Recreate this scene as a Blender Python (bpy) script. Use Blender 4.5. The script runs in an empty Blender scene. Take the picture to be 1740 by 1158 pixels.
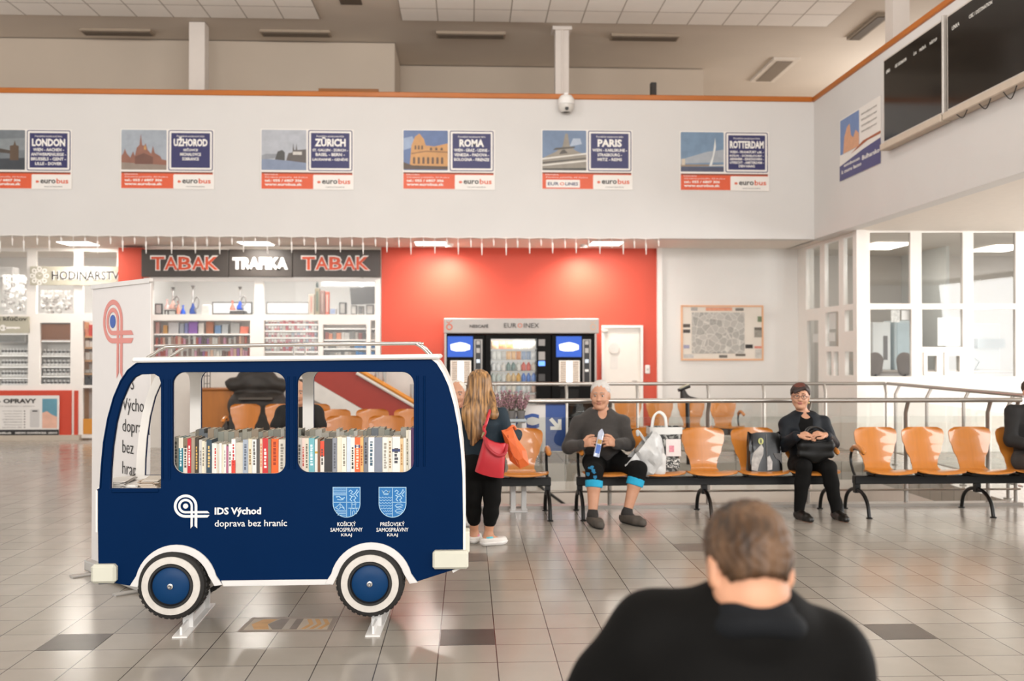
import bpy, math, random
import numpy as np
from mathutils import Vector, Matrix

# ------------------------------------------------------------------ camera
SC = bpy.context.scene
COL = SC.collection
FPX = 1692.0                       # focal length in pixels of the 1740 x 1158 frame (35 mm lens)
CAM_H = 1.56
YAW = math.atan(75 / FPX)
PITCH = math.atan(18 / FPX)
cam_data = bpy.data.cameras.new('camera')
cam_data.sensor_width = 36.0
cam_data.lens = FPX / 1740 * 36.0
cam_data.dof.use_dof = True
cam_data.dof.focus_distance = 5.9
cam_data.dof.aperture_fstop = 2.2
cam_data.clip_end = 200
cam = bpy.data.objects.new('camera', cam_data)
COL.objects.link(cam)
cam.location = (0, 0, CAM_H)
cam.rotation_euler = (math.pi / 2 + PITCH, 0, -YAW)
SC.camera = cam
CAM_M = Matrix.Translation(cam.location) @ cam.rotation_euler.to_matrix().to_4x4()

# ------------------------------------------------------------------ world, large lights, exposure
SC.view_settings.view_transform = 'Standard'
SC.view_settings.look = 'None'
SC.view_settings.gamma = 1.0
SC.view_settings.use_curve_mapping = False
SC.view_settings.exposure = 0.04
world = bpy.data.worlds.new('hall_daylight')
SC.world = world
world.use_nodes = True
world.node_tree.nodes['Background'].inputs[0].default_value = (1.0, 0.995, 0.985, 1)
world.node_tree.nodes['Background'].inputs[1].default_value = 1.15


def area_light(name, loc, target, sx, sy, power, col=(1, 0.95, 0.88), spread=None):
    l = bpy.data.lights.new(name, 'AREA')
    l.shape = 'RECTANGLE'
    l.size, l.size_y = sx, sy
    l.energy = power
    l.color = col
    if spread:
        l.spread = spread
    o = bpy.data.objects.new(name, l)
    COL.objects.link(o)
    o.location = loc
    d = Vector(target) - Vector(loc)
    o.rotation_euler = d.to_track_quat('-Z', 'Y').to_euler()
    return o


area_light('daylight_entrance', (-1.0, -5.5, 3.6), (1.0, 14, 3.5), 12, 5, 230, (1, 0.985, 0.97))
area_light('ceiling_fill', (1.0, -5.5, 5.2), (1.0, 10, 8.5), 14, 2, 1250, (1, 0.985, 0.97))  # added fill light aimed up to brighten the hall ceiling
area_light('daylight_right_windows', (13.0, 9.0, 2.0), (0, 10.5, 0.6), 9, 2.6, 800, (1, 0.99, 0.98))


# ------------------------------------------------------------------ pixel helpers (the frame is 1740 x 1158)
def ray(px, py):
    d = Vector(((px - 870) / FPX, (579 - py) / FPX, -1.0))
    return (CAM_M.to_3x3() @ d)


def at(px, py, Y):
    """world point on the plane y = Y that the photograph shows at px, py"""
    d = ray(px, py)
    t = Y / d.y
    return Vector((d.x * t, Y, CAM_H + d.z * t))


def atx(px, py, X):
    d = ray(px, py)
    t = X / d.x
    return Vector((X, d.y * t, CAM_H + d.z * t))


def atz(px, py, Z):
    d = ray(px, py)
    t = (Z - CAM_H) / d.z
    return Vector((d.x * t, d.y * t, Z))


def X_(px, Y): return at(px, 597, Y).x
def Z_(py, Y, px=870): return at(px, py, Y).z


# ------------------------------------------------------------------ materials
def lin(c):
    if isinstance(c, str):
        c = tuple(int(c[i:i + 2], 16) for i in (0, 2, 4))
    return tuple(((v / 255) / 12.92 if v / 255 <= 0.04045 else ((v / 255 + 0.055) / 1.055) ** 2.4) for v in c[:3]) + (1.0,)


_mats = {}


def M(col, rough=0.5, metal=0.0, var=0.06, scale=8.0, stretch=(1, 1, 1), emit=0.0, bump=0.0, spec=0.5, coat=0.0, sheen=0.0):
    """a procedural material: a base colour with noise mottling (var) stretched along an axis, optional bump"""
    col = tuple(int(col[i:i + 2], 16) for i in (0, 2, 4)) if isinstance(col, str) else tuple(col)
    key = (col, rough, metal, var, scale, stretch, emit, bump, spec, coat, sheen)
    if key in _mats:
        return _mats[key]
    m = bpy.data.materials.new('surface')
    m.use_nodes = True
    nt = m.node_tree
    b = nt.nodes['Principled BSDF']
    L = lin(col)
    b.inputs['Roughness'].default_value = rough
    b.inputs['Metallic'].default_value = metal
    b.inputs['Specular IOR Level'].default_value = spec
    b.inputs['Coat Weight'].default_value = coat
    b.inputs['Sheen Weight'].default_value = sheen
    tc = nt.nodes.new('ShaderNodeTexCoord')
    mp = nt.nodes.new('ShaderNodeMapping')
    mp.inputs['Scale'].default_value = stretch
    nz = nt.nodes.new('ShaderNodeTexNoise')
    nz.inputs['Scale'].default_value = scale
    nz.inputs['Detail'].default_value = 4
    nt.links.new(tc.outputs['Object'], mp.inputs['Vector'])
    nt.links.new(mp.outputs['Vector'], nz.inputs['Vector'])
    mx = nt.nodes.new('ShaderNodeMix')
    mx.data_type = 'RGBA'
    mx.inputs['A'].default_value = tuple(v * (1 - var * 1.6) for v in L[:3]) + (1,)
    mx.inputs['B'].default_value = tuple(min(1, v * (1 + var * 1.6)) for v in L[:3]) + (1,)
    nt.links.new(nz.outputs['Fac'], mx.inputs['Factor'])
    nt.links.new(mx.outputs['Result'], b.inputs['Base Color'])
    if emit > 0:
        nt.links.new(mx.outputs['Result'], b.inputs['Emission Color'])
        b.inputs['Emission Strength'].default_value = emit
    if bump > 0:
        bp = nt.nodes.new('ShaderNodeBump')
        bp.inputs['Strength'].default_value = bump
        bp.inputs['Distance'].default_value = 0.01
        nt.links.new(nz.outputs['Fac'], bp.inputs['Height'])
        nt.links.new(bp.outputs['Normal'], b.inputs['Normal'])
    _mats[key] = m
    return m


def glass_mat(name, tint=(0.97, 0.98, 0.98), gloss=0.10, rough=0.02):
    m = bpy.data.materials.new(name)
    m.use_nodes = True
    nt = m.node_tree
    nt.nodes.clear()
    out = nt.nodes.new('ShaderNodeOutputMaterial')
    tr = nt.nodes.new('ShaderNodeBsdfTransparent')
    tr.inputs[0].default_value = tint + (1,)
    gl = nt.nodes.new('ShaderNodeBsdfGlossy')
    gl.inputs['Roughness'].default_value = rough
    fr = nt.nodes.new('ShaderNodeLayerWeight')
    fr.inputs['Blend'].default_value = .5
    pw = nt.nodes.new('ShaderNodeMath')
    pw.operation = 'POWER'
    pw.inputs[1].default_value = 4.0
    mr = nt.nodes.new('ShaderNodeMapRange')
    mr.inputs['To Min'].default_value = gloss * .35
    mr.inputs['To Max'].default_value = min(1, .45 + gloss)
    mx = nt.nodes.new('ShaderNodeMixShader')
    nt.links.new(fr.outputs['Facing'], pw.inputs[0])
    nt.links.new(pw.outputs[0], mr.inputs['Value'])
    nt.links.new(mr.outputs[0], mx.inputs[0])
    nt.links.new(tr.outputs[0], mx.inputs[1])
    nt.links.new(gl.outputs[0], mx.inputs[2])
    nt.links.new(mx.outputs[0], out.inputs[0])
    return m


GLASS = glass_mat('clear_glass')
GLASS_RAIL = glass_mat('railing_glass', (0.95, 0.96, 0.95), 0.16)


def tile_mat(name, w, h, c1, c2, mortar, msize, rough, off=(0, 0), var=0.10, bump=0.15, bias=0.0):
    m = bpy.data.materials.new(name)
    m.use_nodes = True
    nt = m.node_tree
    b = nt.nodes['Principled BSDF']
    tc = nt.nodes.new('ShaderNodeTexCoord')
    mp = nt.nodes.new('ShaderNodeMapping')
    mp.inputs['Location'].default_value = (off[0], off[1], 0)
    br = nt.nodes.new('ShaderNodeTexBrick')
    br.offset = 0.0
    br.squash = 1.0
    br.inputs['Scale'].default_value = 1.0
    br.inputs['Brick Width'].default_value = w
    br.inputs['Row Height'].default_value = h
    br.inputs['Mortar Size'].default_value = msize
    br.inputs['Mortar Smooth'].default_value = 0.1
    br.inputs['Bias'].default_value = bias
    br.inputs['Color1'].default_value = lin(c1)
    br.inputs['Color2'].default_value = lin(c2)
    br.inputs['Mortar'].default_value = lin(mortar)
    nz = nt.nodes.new('ShaderNodeTexNoise')
    nz.inputs['Scale'].default_value = 5
    nz.inputs['Detail'].default_value = 6
    mr = nt.nodes.new('ShaderNodeMapRange')
    mr.inputs['To Min'].default_value = 1 - var
    mr.inputs['To Max'].default_value = 1 + var
    vm = nt.nodes.new('ShaderNodeVectorMath')
    vm.operation = 'SCALE'
    nt.links.new(tc.outputs['Object'], mp.inputs['Vector'])
    nt.links.new(mp.outputs['Vector'], br.inputs['Vector'])
    nt.links.new(tc.outputs['Object'], nz.inputs['Vector'])
    nt.links.new(nz.outputs['Fac'], mr.inputs['Value'])
    nt.links.new(br.outputs['Color'], vm.inputs[0])
    nt.links.new(mr.outputs[0], vm.inputs['Scale'])
    nt.links.new(vm.outputs[0], b.inputs['Base Color'])
    mr2 = nt.nodes.new('ShaderNodeMapRange')
    mr2.inputs['To Min'].default_value = rough * 0.75
    mr2.inputs['To Max'].default_value = rough * 1.3
    nt.links.new(nz.outputs['Fac'], mr2.inputs['Value'])
    nt.links.new(mr2.outputs[0], b.inputs['Roughness'])
    bp = nt.nodes.new('ShaderNodeBump')
    bp.inputs['Strength'].default_value = bump
    bp.inputs['Distance'].default_value = 0.003
    bp.invert = True
    nt.links.new(br.outputs['Fac'], bp.inputs['Height'])
    nt.links.new(bp.outputs['Normal'], b.inputs['Normal'])
    return m


# ------------------------------------------------------------------ objects
def tag(o, label=None, cat=None, group=None, kind=None):
    if label: o['label'] = label
    if cat: o['category'] = cat
    if group: o['group'] = group
    if kind: o['kind'] = kind
    return o


def thing(name, label, cat, loc=(0, 0, 0), rotz=0.0, group=None):
    o = bpy.data.objects.new(name, None)
    o.empty_display_size = 0.1
    COL.objects.link(o)
    o.location = loc
    o.rotation_euler = (0, 0, rotz)
    return tag(o, label, cat, group)


def link(name, me, mats, parent=None, local=False, recentre=True, smooth=None):
    """link a mesh given in world coordinates (local=True: in the parent's own coordinates)"""
    if mats is not None:
        for m in (mats if isinstance(mats, (list, tuple)) else [mats]):
            me.materials.append(m)
    if smooth is not None:
        me.polygons.foreach_set('use_smooth', [smooth] * len(me.polygons))
    o = bpy.data.objects.new(name, me)
    COL.objects.link(o)
    if parent is not None:
        o.parent = parent
        if not local:
            # a part of a part inherits the top thing's transform through its parent
            if parent.parent is None:
                top = Matrix.Translation(parent.location) @ parent.rotation_euler.to_matrix().to_4x4()
                o.matrix_parent_inverse = top.inverted()
    elif recentre and len(me.vertices):
        n = len(me.vertices)
        a = np.empty(n * 3, dtype=np.float32)
        me.vertices.foreach_get('co', a)
        a = a.reshape(-1, 3)
        lo, hi = a.min(0), a.max(0)
        base = Vector(((lo[0] + hi[0]) / 2, (lo[1] + hi[1]) / 2, lo[2]))
        me.transform(Matrix.Translation(-base))
        o.location = base
    return o


class MB:
    """collects shapes into one mesh"""

    def __init__(self):
        self.v, self.f, self.m = [], [], []

    def add(self, vs, fs, mi=0):
        n = len(self.v)
        self.v += [tuple(v) for v in vs]
        self.f += [tuple(i + n for i in f) for f in fs]
        self.m += [mi] * len(fs)
        return self

    def box(self, x0, x1, y0, y1, z0, z1, mi=0, mat=None, bev=0.0):
        if x0 > x1: x0, x1 = x1, x0
        if y0 > y1: y0, y1 = y1, y0
        if z0 > z1: z0, z1 = z1, z0
        if bev > 0:
            b = min(bev, (x1 - x0) * .45, (y1 - y0) * .45, (z1 - z0) * .45)
            vs, idx = [], {}
            for sx in (0, 1):
                for sy in (0, 1):
                    for sz in (0, 1):
                        X, Y, Z = (x0, x1)[sx], (y0, y1)[sy], (z0, z1)[sz]
                        ix, iy, iz = X + b * (1 - 2 * sx), Y + b * (1 - 2 * sy), Z + b * (1 - 2 * sz)
                        for a, p in (('x', (X, iy, iz)), ('y', (ix, Y, iz)), ('z', (ix, iy, Z))):
                            idx[(sx, sy, sz, a)] = len(vs)
                            vs.append(p)
            fs = []
            I = lambda *k: idx[k]
            for s in (0, 1):
                q = [I(s, 0, 0, 'x'), I(s, 1, 0, 'x'), I(s, 1, 1, 'x'), I(s, 0, 1, 'x')]; fs.append(q if s else q[::-1])
                q = [I(0, s, 0, 'y'), I(0, s, 1, 'y'), I(1, s, 1, 'y'), I(1, s, 0, 'y')]; fs.append(q if s else q[::-1])
                q = [I(0, 0, s, 'z'), I(1, 0, s, 'z'), I(1, 1, s, 'z'), I(0, 1, s, 'z')]; fs.append(q if s else q[::-1])
            for a in (0, 1):
                for c in (0, 1):
                    q = [I(a, c, 0, 'x'), I(a, c, 1, 'x'), I(a, c, 1, 'y'), I(a, c, 0, 'y')]; fs.append(q if (a ^ c) == 1 else q[::-1])
                    q = [I(a, 0, c, 'x'), I(a, 1, c, 'x'), I(a, 1, c, 'z'), I(a, 0, c, 'z')]; fs.append(q if (a ^ c) == 0 else q[::-1])
                    q = [I(0, a, c, 'y'), I(1, a, c, 'y'), I(1, a, c, 'z'), I(0, a, c, 'z')]; fs.append(q if (a ^ c) == 1 else q[::-1])
            for sx in (0, 1):
                for sy in (0, 1):
                    for sz in (0, 1):
                        q = [I(sx, sy, sz, 'x'), I(sx, sy, sz, 'y'), I(sx, sy, sz, 'z')]
                        fs.append(q if (sx + sy + sz) % 2 == 1 else q[::-1])
        else:
            vs = [(x, y, z) for x in (x0, x1) for y in (y0, y1) for z in (z0, z1)]
            fs = [(0, 1, 3, 2), (4, 6, 7, 5), (0, 4, 5, 1), (2, 3, 7, 6), (0, 2, 6, 4), (1, 5, 7, 3)]
        if mat is not None:
            vs = [mat @ Vector(v) for v in vs]
        return self.add(vs, fs, mi)

    def pbox(self, px0, py0, px1, py1, Y0, Y1, mi=0, bev=0.0):
        a, b = at(px0, py0, Y0), at(px1, py1, Y0)
        return self.box(a.x, b.x, Y0, Y1, b.z, a.z, mi, None, bev)

    def quad(self, a, b, c, d, mi=0):
        return self.add([a, b, c, d], [(0, 1, 2, 3)], mi)

    def tube(self, pts, r, seg=10, mi=0, closed=False, cap=True):
        pts = [Vector(p) for p in pts]
        rs = r if isinstance(r, (list, tuple)) else [r] * len(pts)
        n = len(pts)
        rings, ref = [], None
        for i, p in enumerate(pts):
            if closed:
                t = pts[(i + 1) % n] - pts[i - 1]
            else:
                t = pts[min(i + 1, n - 1)] - pts[max(i - 1, 0)]
            t.normalize()
            if ref is None:
                ref = Vector((0, 0, 1)) if abs(t.z) < .9 else Vector((1, 0, 0))
            u = (ref - t * ref.dot(t)).normalized()
            ref = u
            w = t.cross(u)
            rings.append([p + (u * math.cos(2 * math.pi * k / seg) + w * math.sin(2 * math.pi * k / seg)) * rs[i] for k in range(seg)])
        vs = [v for rg in rings for v in rg]
        fs = []
        for i in range(n if closed else n - 1):
            j = (i + 1) % n
            for k in range(seg):
                l = (k + 1) % seg
                fs.append((i * seg + k, i * seg + l, j * seg + l, j * seg + k))
        if cap and not closed:
            fs.append(tuple(reversed(range(seg))))
            fs.append(tuple((n - 1) * seg + k for k in range(seg)))
        return self.add(vs, fs, mi)

    def lathe(self, prof, c, seg=24, mi=0, axis='z', cap=True):
        """profile [(radius, height)] turned about an axis through c"""
        c = Vector(c)
        vs, fs = [], []
        for r, h in prof:
            for k in range(seg):
                a = 2 * math.pi * k / seg
                x, y = r * math.cos(a), r * math.sin(a)
                p = (x, y, h) if axis == 'z' else ((x, h, -y) if axis == 'y' else (h, x, y))
                vs.append(c + Vector(p))
        for i in range(len(prof) - 1):
            for k in range(seg):
                l = (k + 1) % seg
                fs.append((i * seg + k, i * seg + l, (i + 1) * seg + l, (i + 1) * seg + k))
        if cap:
            fs.append(tuple(reversed(range(seg))))
            fs.append(tuple((len(prof) - 1) * seg + k for k in range(seg)))
        return self.add(vs, fs, mi)

    def prism(self, poly, y0, y1, mi=0, mat=None):
        """poly [(x, z)] extruded from y0 to y1"""
        n = len(poly)
        vs = [(x, y0, z) for x, z in poly] + [(x, y1, z) for x, z in poly]
        if mat is not None:
            vs = [mat @ Vector(v) for v in vs]
        fs = [tuple(range(n)), tuple(reversed(range(n, 2 * n)))] + [(i, i + n, (i + 1) % n + n, (i + 1) % n) for i in range(n)]
        return self.add(vs, fs, mi)

    def grid(self, rows, mi=0, closed_u=False):
        """rows of points"""
        n = len(rows[0])
        vs = [p for r in rows for p in r]
        fs = []
        for i in range(len(rows) - 1):
            for k in range(n if closed_u else n - 1):
                l = (k + 1) % n
                fs.append((i * n + k, i * n + l, (i + 1) * n + l, (i + 1) * n + k))
        return self.add(vs, fs, mi)

    def mesh(self, name):
        me = bpy.data.meshes.new(name)
        me.from_pydata(self.v, [], self.f)
        me.polygons.foreach_set('material_index', self.m)
        me.update()
        return me

    def build(self, name, mats, parent=None, local=False, smooth=False, fixn=True, recentre=True):
        me = self.mesh(name)
        if fixn:
            import bmesh
            bm = bmesh.new()
            bm.from_mesh(me)
            bmesh.ops.recalc_face_normals(bm, faces=bm.faces)
            bm.to_mesh(me)
            bm.free()
        o = link(name, me, mats, parent, local, recentre)
        if smooth:
            for p in me.polygons:
                p.use_smooth = True
            auto_smooth(me)
        return o


def auto_smooth(me, ang=40):
    """mark edges sharper than ang so that smooth shading keeps them crisp"""
    import bmesh
    bm = bmesh.new()
    bm.from_mesh(me)
    lim = math.radians(ang)
    for e in bm.edges:
        if len(e.link_faces) == 2:
            e.smooth = e.calc_face_angle(0) < lim
    bm.to_mesh(me)
    bm.free()


FACE_MY = Matrix(((1, 0, 0, 0), (0, 0, -1, 0), (0, 1, 0, 0), (0, 0, 0, 1)))      # text plane facing -Y
FACE_MX = Matrix(((0, 0, -1, 0), (-1, 0, 0, 0), (0, 1, 0, 0), (0, 0, 0, 1)))     # text plane facing -X


def plate_mesh(loops, thick, bevel=0.0, mat=FACE_MY, origin=(0, 0, 0)):
    """2-D loops [(x, y)...] (the first is the outline, the others holes) as a plate; its front face is at origin, depth goes behind"""
    cu = bpy.data.curves.new('plate', 'CURVE')
    cu.dimensions = '2D'
    cu.fill_mode = 'BOTH'
    cu.extrude = max(thick / 2 - bevel, 0.00005)
    cu.bevel_depth = bevel
    cu.offset = -bevel
    cu.bevel_resolution = 1
    for lp in loops:
        s = cu.splines.new('POLY')
        s.points.add(len(lp) - 1)
        s.use_cyclic_u = True
        for p, (x, y) in zip(s.points, lp):
            p.co = (x, y, 0, 1)
    ob = bpy.data.objects.new('plate', cu)
    me = bpy.data.meshes.new_from_object(ob)
    bpy.data.objects.remove(ob)
    bpy.data.curves.remove(cu)
    me.transform(Matrix.Translation(Vector(origin)) @ mat @ Matrix.Translation((0, 0, -thick / 2)))
    return me


def plate(name, loops, thick, mats, parent=None, bevel=0.0, mat=FACE_MY, origin=(0, 0, 0), local=False):
    return link(name, plate_mesh(loops, thick, bevel, mat, origin), mats, parent, local)


def join_meshes(name, mes, mis=None):
    """several meshes as one (material index per source)"""
    mb = MB()
    for i, me in enumerate(mes):
        mb.add([v.co for v in me.vertices], [tuple(p.vertices) for p in me.polygons], mis[i] if mis else 0)
        bpy.data.meshes.remove(me)
    return mb


def text_mesh(body, size, width=None, bold=0.0, thick=0.002, align='LEFT', sx=1.0, spacing=1.0, line=1.0, height=None):
    """flat lettering in the XY plane; width scales it to an exact width, height scales capital height"""
    cu = bpy.data.curves.new('text', 'FONT')
    cu.body = body
    cu.size = size
    cu.extrude = thick / 2
    cu.resolution_u = 2
    cu.offset = bold
    cu.space_character = spacing
    cu.space_line = line
    cu.align_x = 'LEFT'
    ob = bpy.data.objects.new('text', cu)
    me = bpy.data.meshes.new_from_object(ob)
    bpy.data.objects.remove(ob)
    bpy.data.curves.remove(cu)
    a = np.empty(len(me.vertices) * 3, dtype=np.float32)
    me.vertices.foreach_get('co', a)
    a = a.reshape(-1, 3)
    lo, hi = a.min(0), a.max(0)
    kx = width / (hi[0] - lo[0]) if width else sx
    ky = height / (hi[1] - lo[1]) if height else 1.0
    x0 = {'LEFT': lo[0], 'CENTER': (lo[0] + hi[0]) / 2, 'RIGHT': hi[0]}[align]
    y0 = lo[1] if height else 0
    me.transform(Matrix.Diagonal((kx, ky, 1, 1)) @ Matrix.Translation((-x0, -y0, thick / 2)))
    return me


def text(name, body, origin, mats, parent=None, mat=FACE_MY, local=False, **k):
    me = text_mesh(body, **k)
    me.transform(Matrix.Translation(Vector(origin)) @ mat)
    return link(name, me, mats, parent, local)


def circle(cx, cy, r, n=32, a0=0, a1=360):
    full = abs(a1 - a0) >= 360
    m = n if full else n + 1
    return [(cx + r * math.cos(math.radians(a0 + (a1 - a0) * i / n)), cy + r * math.sin(math.radians(a0 + (a1 - a0) * i / n))) for i in range(m)]


def rrect(x0, y0, x1, y1, r, n=6):
    if x0 > x1: x0, x1 = x1, x0
    if y0 > y1: y0, y1 = y1, y0
    out = []
    for cx, cy, a in ((x1 - r, y1 - r, 0), (x0 + r, y1 - r, 90), (x0 + r, y0 + r, 180), (x1 - r, y0 + r, 270)):
        out += circle(cx, cy, r, n, a, a + 90)
    return out


def rect(x0, y0, x1, y1):
    return [(x0, y0), (x1, y0), (x1, y1), (x0, y1)]


def catmull(pts, n=8, closed=False):
    out = []
    m = len(pts)
    rng = range(m) if closed else range(m - 1)
    for i in rng:
        P = [Vector(pts[(i + k) % m]) if closed else Vector(pts[min(max(i + k, 0), m - 1)]) for k in (-1, 0, 1, 2)]
        for j in range(n):
            t = j / n
            out.append(0.5 * ((2 * P[1]) + (-P[0] + P[2]) * t + (2 * P[0] - 5 * P[1] + 4 * P[2] - P[3]) * t * t + (-P[0] + 3 * P[1] - 3 * P[2] + P[3]) * t ** 3))
    if not closed:
        out.append(Vector(pts[-1]))
    return out


def dup(root, loc, rotz=0.0, label=None, group=None):
    r = root.copy()
    COL.objects.link(r)
    r.location = loc
    r.rotation_euler = (0, 0, rotz)
    if label: r['label'] = label
    if group: r['group'] = group
    for ch in list(root.children):
        c = ch.copy()
        COL.objects.link(c)
        c.parent = r
        for g in list(ch.children):
            d = g.copy()
            COL.objects.link(d)
            d.parent = c
    return r


def struct(o):
    o['kind'] = 'structure'
    return o


# ------------------------------------------------------------------ smooth bodies: distance fields meshed by surface nets
class SDF:
    def __init__(self):
        self.p = []

    def cap(self, a, b, ra, rb=None, k=0.03, flat=None):
        self.p.append(('c', Vector(a), Vector(b), ra, ra if rb is None else rb, k, flat))
        return self

    def chain(self, pts, rs, k=0.02, flat=None):
        for i in range(len(pts) - 1):
            self.cap(pts[i], pts[i + 1], rs[i], rs[i + 1], k, flat)
        return self

    def ell(self, c, r, ax=None, k=0.02):
        self.p.append(('e', Vector(c), r, ax or (Vector((1, 0, 0)), Vector((0, 1, 0)), Vector((0, 0, 1))), k))
        return self

    def sub(self, c, r, ax=None, k=0.01):
        self.p.append(('s', Vector(c), r, ax or (Vector((1, 0, 0)), Vector((0, 1, 0)), Vector((0, 0, 1))), k))
        return self

    def cut(self, point, normal):
        """remove everything on the side the normal points to"""
        self.p.append(('k', Vector(point), Vector(normal).normalized()))
        return self

    def bounds(self):
        lo, hi = np.full(3, 1e9), np.full(3, -1e9)
        for q in self.p:
            if q[0] == 'c':
                r = max(q[3], q[4]) * (max(1, q[6][1]) if q[6] else 1)
                for e in (q[1], q[2]):
                    lo = np.minimum(lo, np.array(e) - r); hi = np.maximum(hi, np.array(e) + r)
            elif q[0] == 'e':
                r = max(q[2])
                lo = np.minimum(lo, np.array(q[1]) - r); hi = np.maximum(hi, np.array(q[1]) + r)
        return lo, hi

    def mesh(self, name, h=0.006, wrinkle=0.0, wfreq=30.0, seed=0, fuzz=0.0, ffreq=(150, 150, 30)):
        lo, hi = self.bounds()
        lo = lo - 3 * h - wrinkle - fuzz - 0.005
        n = np.ceil((hi - lo + 3 * h + wrinkle + fuzz + 0.005) / h).astype(int) + 1
        ax = [(lo[i] + h * np.arange(n[i])).astype(np.float32) for i in range(3)]
        F = np.full(n, 0.2, dtype=np.float32)
        for q in self.p:
            if q[0] == 'k':
                X, Y, Z = ax[0][:, None, None], ax[1][None, :, None], ax[2][None, None, :]
                d = (X - q[1].x) * q[2].x + (Y - q[1].y) * q[2].y + (Z - q[1].z) * q[2].z
                F = np.maximum(F, d)
                continue
            if q[0] == 'c':
                r = max(q[3], q[4]) * (max(1, q[6][1]) if q[6] else 1)
                bl = np.minimum(np.array(q[1]), np.array(q[2])) - r; bh = np.maximum(np.array(q[1]), np.array(q[2])) + r
                k = q[5]
            else:
                r = max(q[2]); bl = np.array(q[1]) - r; bh = np.array(q[1]) + r
                k = q[4]
            mrg = k + 0.03
            i0 = np.clip(np.floor((bl - mrg - lo) / h).astype(int), 0, n - 1)
            i1 = np.clip(np.ceil((bh + mrg - lo) / h).astype(int) + 1, 1, n)
            sl = tuple(slice(i0[i], i1[i]) for i in range(3))
            X, Y, Z = ax[0][sl[0]][:, None, None], ax[1][sl[1]][None, :, None], ax[2][sl[2]][None, None, :]
            if q[0] == 'c':
                a, b = q[1], q[2]
                px, py, pz = X - a.x, Y - a.y, Z - a.z
                bx, by, bz = b.x - a.x, b.y - a.y, b.z - a.z
                if q[6]:
                    nv, fl = Vector(q[6][0]).normalized(), q[6][1]
                    dn = (px * nv.x + py * nv.y + pz * nv.z) * (1 / fl - 1)
                    px, py, pz = px + dn * nv.x, py + dn * nv.y, pz + dn * nv.z
                    dn = (bx * nv.x + by * nv.y + bz * nv.z) * (1 / fl - 1)
                    bx, by, bz = bx + dn * nv.x, by + dn * nv.y, bz + dn * nv.z
                bb = bx * bx + by * by + bz * bz + 1e-12
                t = np.clip((px * bx + py * by + pz * bz) / bb, 0, 1)
                d = np.sqrt((px - bx * t) ** 2 + (py - by * t) ** 2 + (pz - bz * t) ** 2) - (q[3] + (q[4] - q[3]) * t)
            else:
                c, rr, A = q[1], q[2], q[3]
                px, py, pz = X - c.x, Y - c.y, Z - c.z
                u = [(px * A[i].x + py * A[i].y + pz * A[i].z) for i in range(3)]
                k0 = np.sqrt(sum((u[i] / rr[i]) ** 2 for i in range(3)))
                k1 = np.sqrt(sum((u[i] / rr[i] ** 2) ** 2 for i in range(3))) + 1e-9
                d = k0 * (k0 - 1) / k1
            G = F[sl]
            if q[0] == 's':
                d = -d
                hh = np.clip(0.5 - 0.5 * (G - d) / k, 0, 1)
                F[sl] = G + (d - G) * hh + k * hh * (1 - hh)
            else:
                hh = np.clip(0.5 + 0.5 * (d - G) / k, 0, 1)
                F[sl] = d + (G - d) * hh - k * hh * (1 - hh)
        if wrinkle > 0 or fuzz > 0:
            X, Y, Z = ax[0][:, None, None], ax[1][None, :, None], ax[2][None, None, :]
            s = seed * 1.7
            if wrinkle > 0:
                w1 = np.sin(X * wfreq * .8 + 3 * np.sin(Z * wfreq * .3 + s) + s) * np.sin(Z * wfreq + 2.2 * np.sin(Y * wfreq * .4 + X * wfreq * .35 + s))
                w2 = np.sin(Z * wfreq * 1.9 + 3.1 * np.sin(X * wfreq * .6 + s * 2) + Y * wfreq)
                F = F + (wrinkle * (.7 * w1 + .3 * w2)).astype(np.float32)
            if fuzz > 0:
                a, b, c = ffreq
                F = F + (fuzz * np.sin(X * a + 2 * np.sin(Z * c + s)) * np.sin(Y * b + 2 * np.sin(Z * c * 1.3 + s + 1))).astype(np.float32)
        return surface_net(F, lo, h, name)


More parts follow.
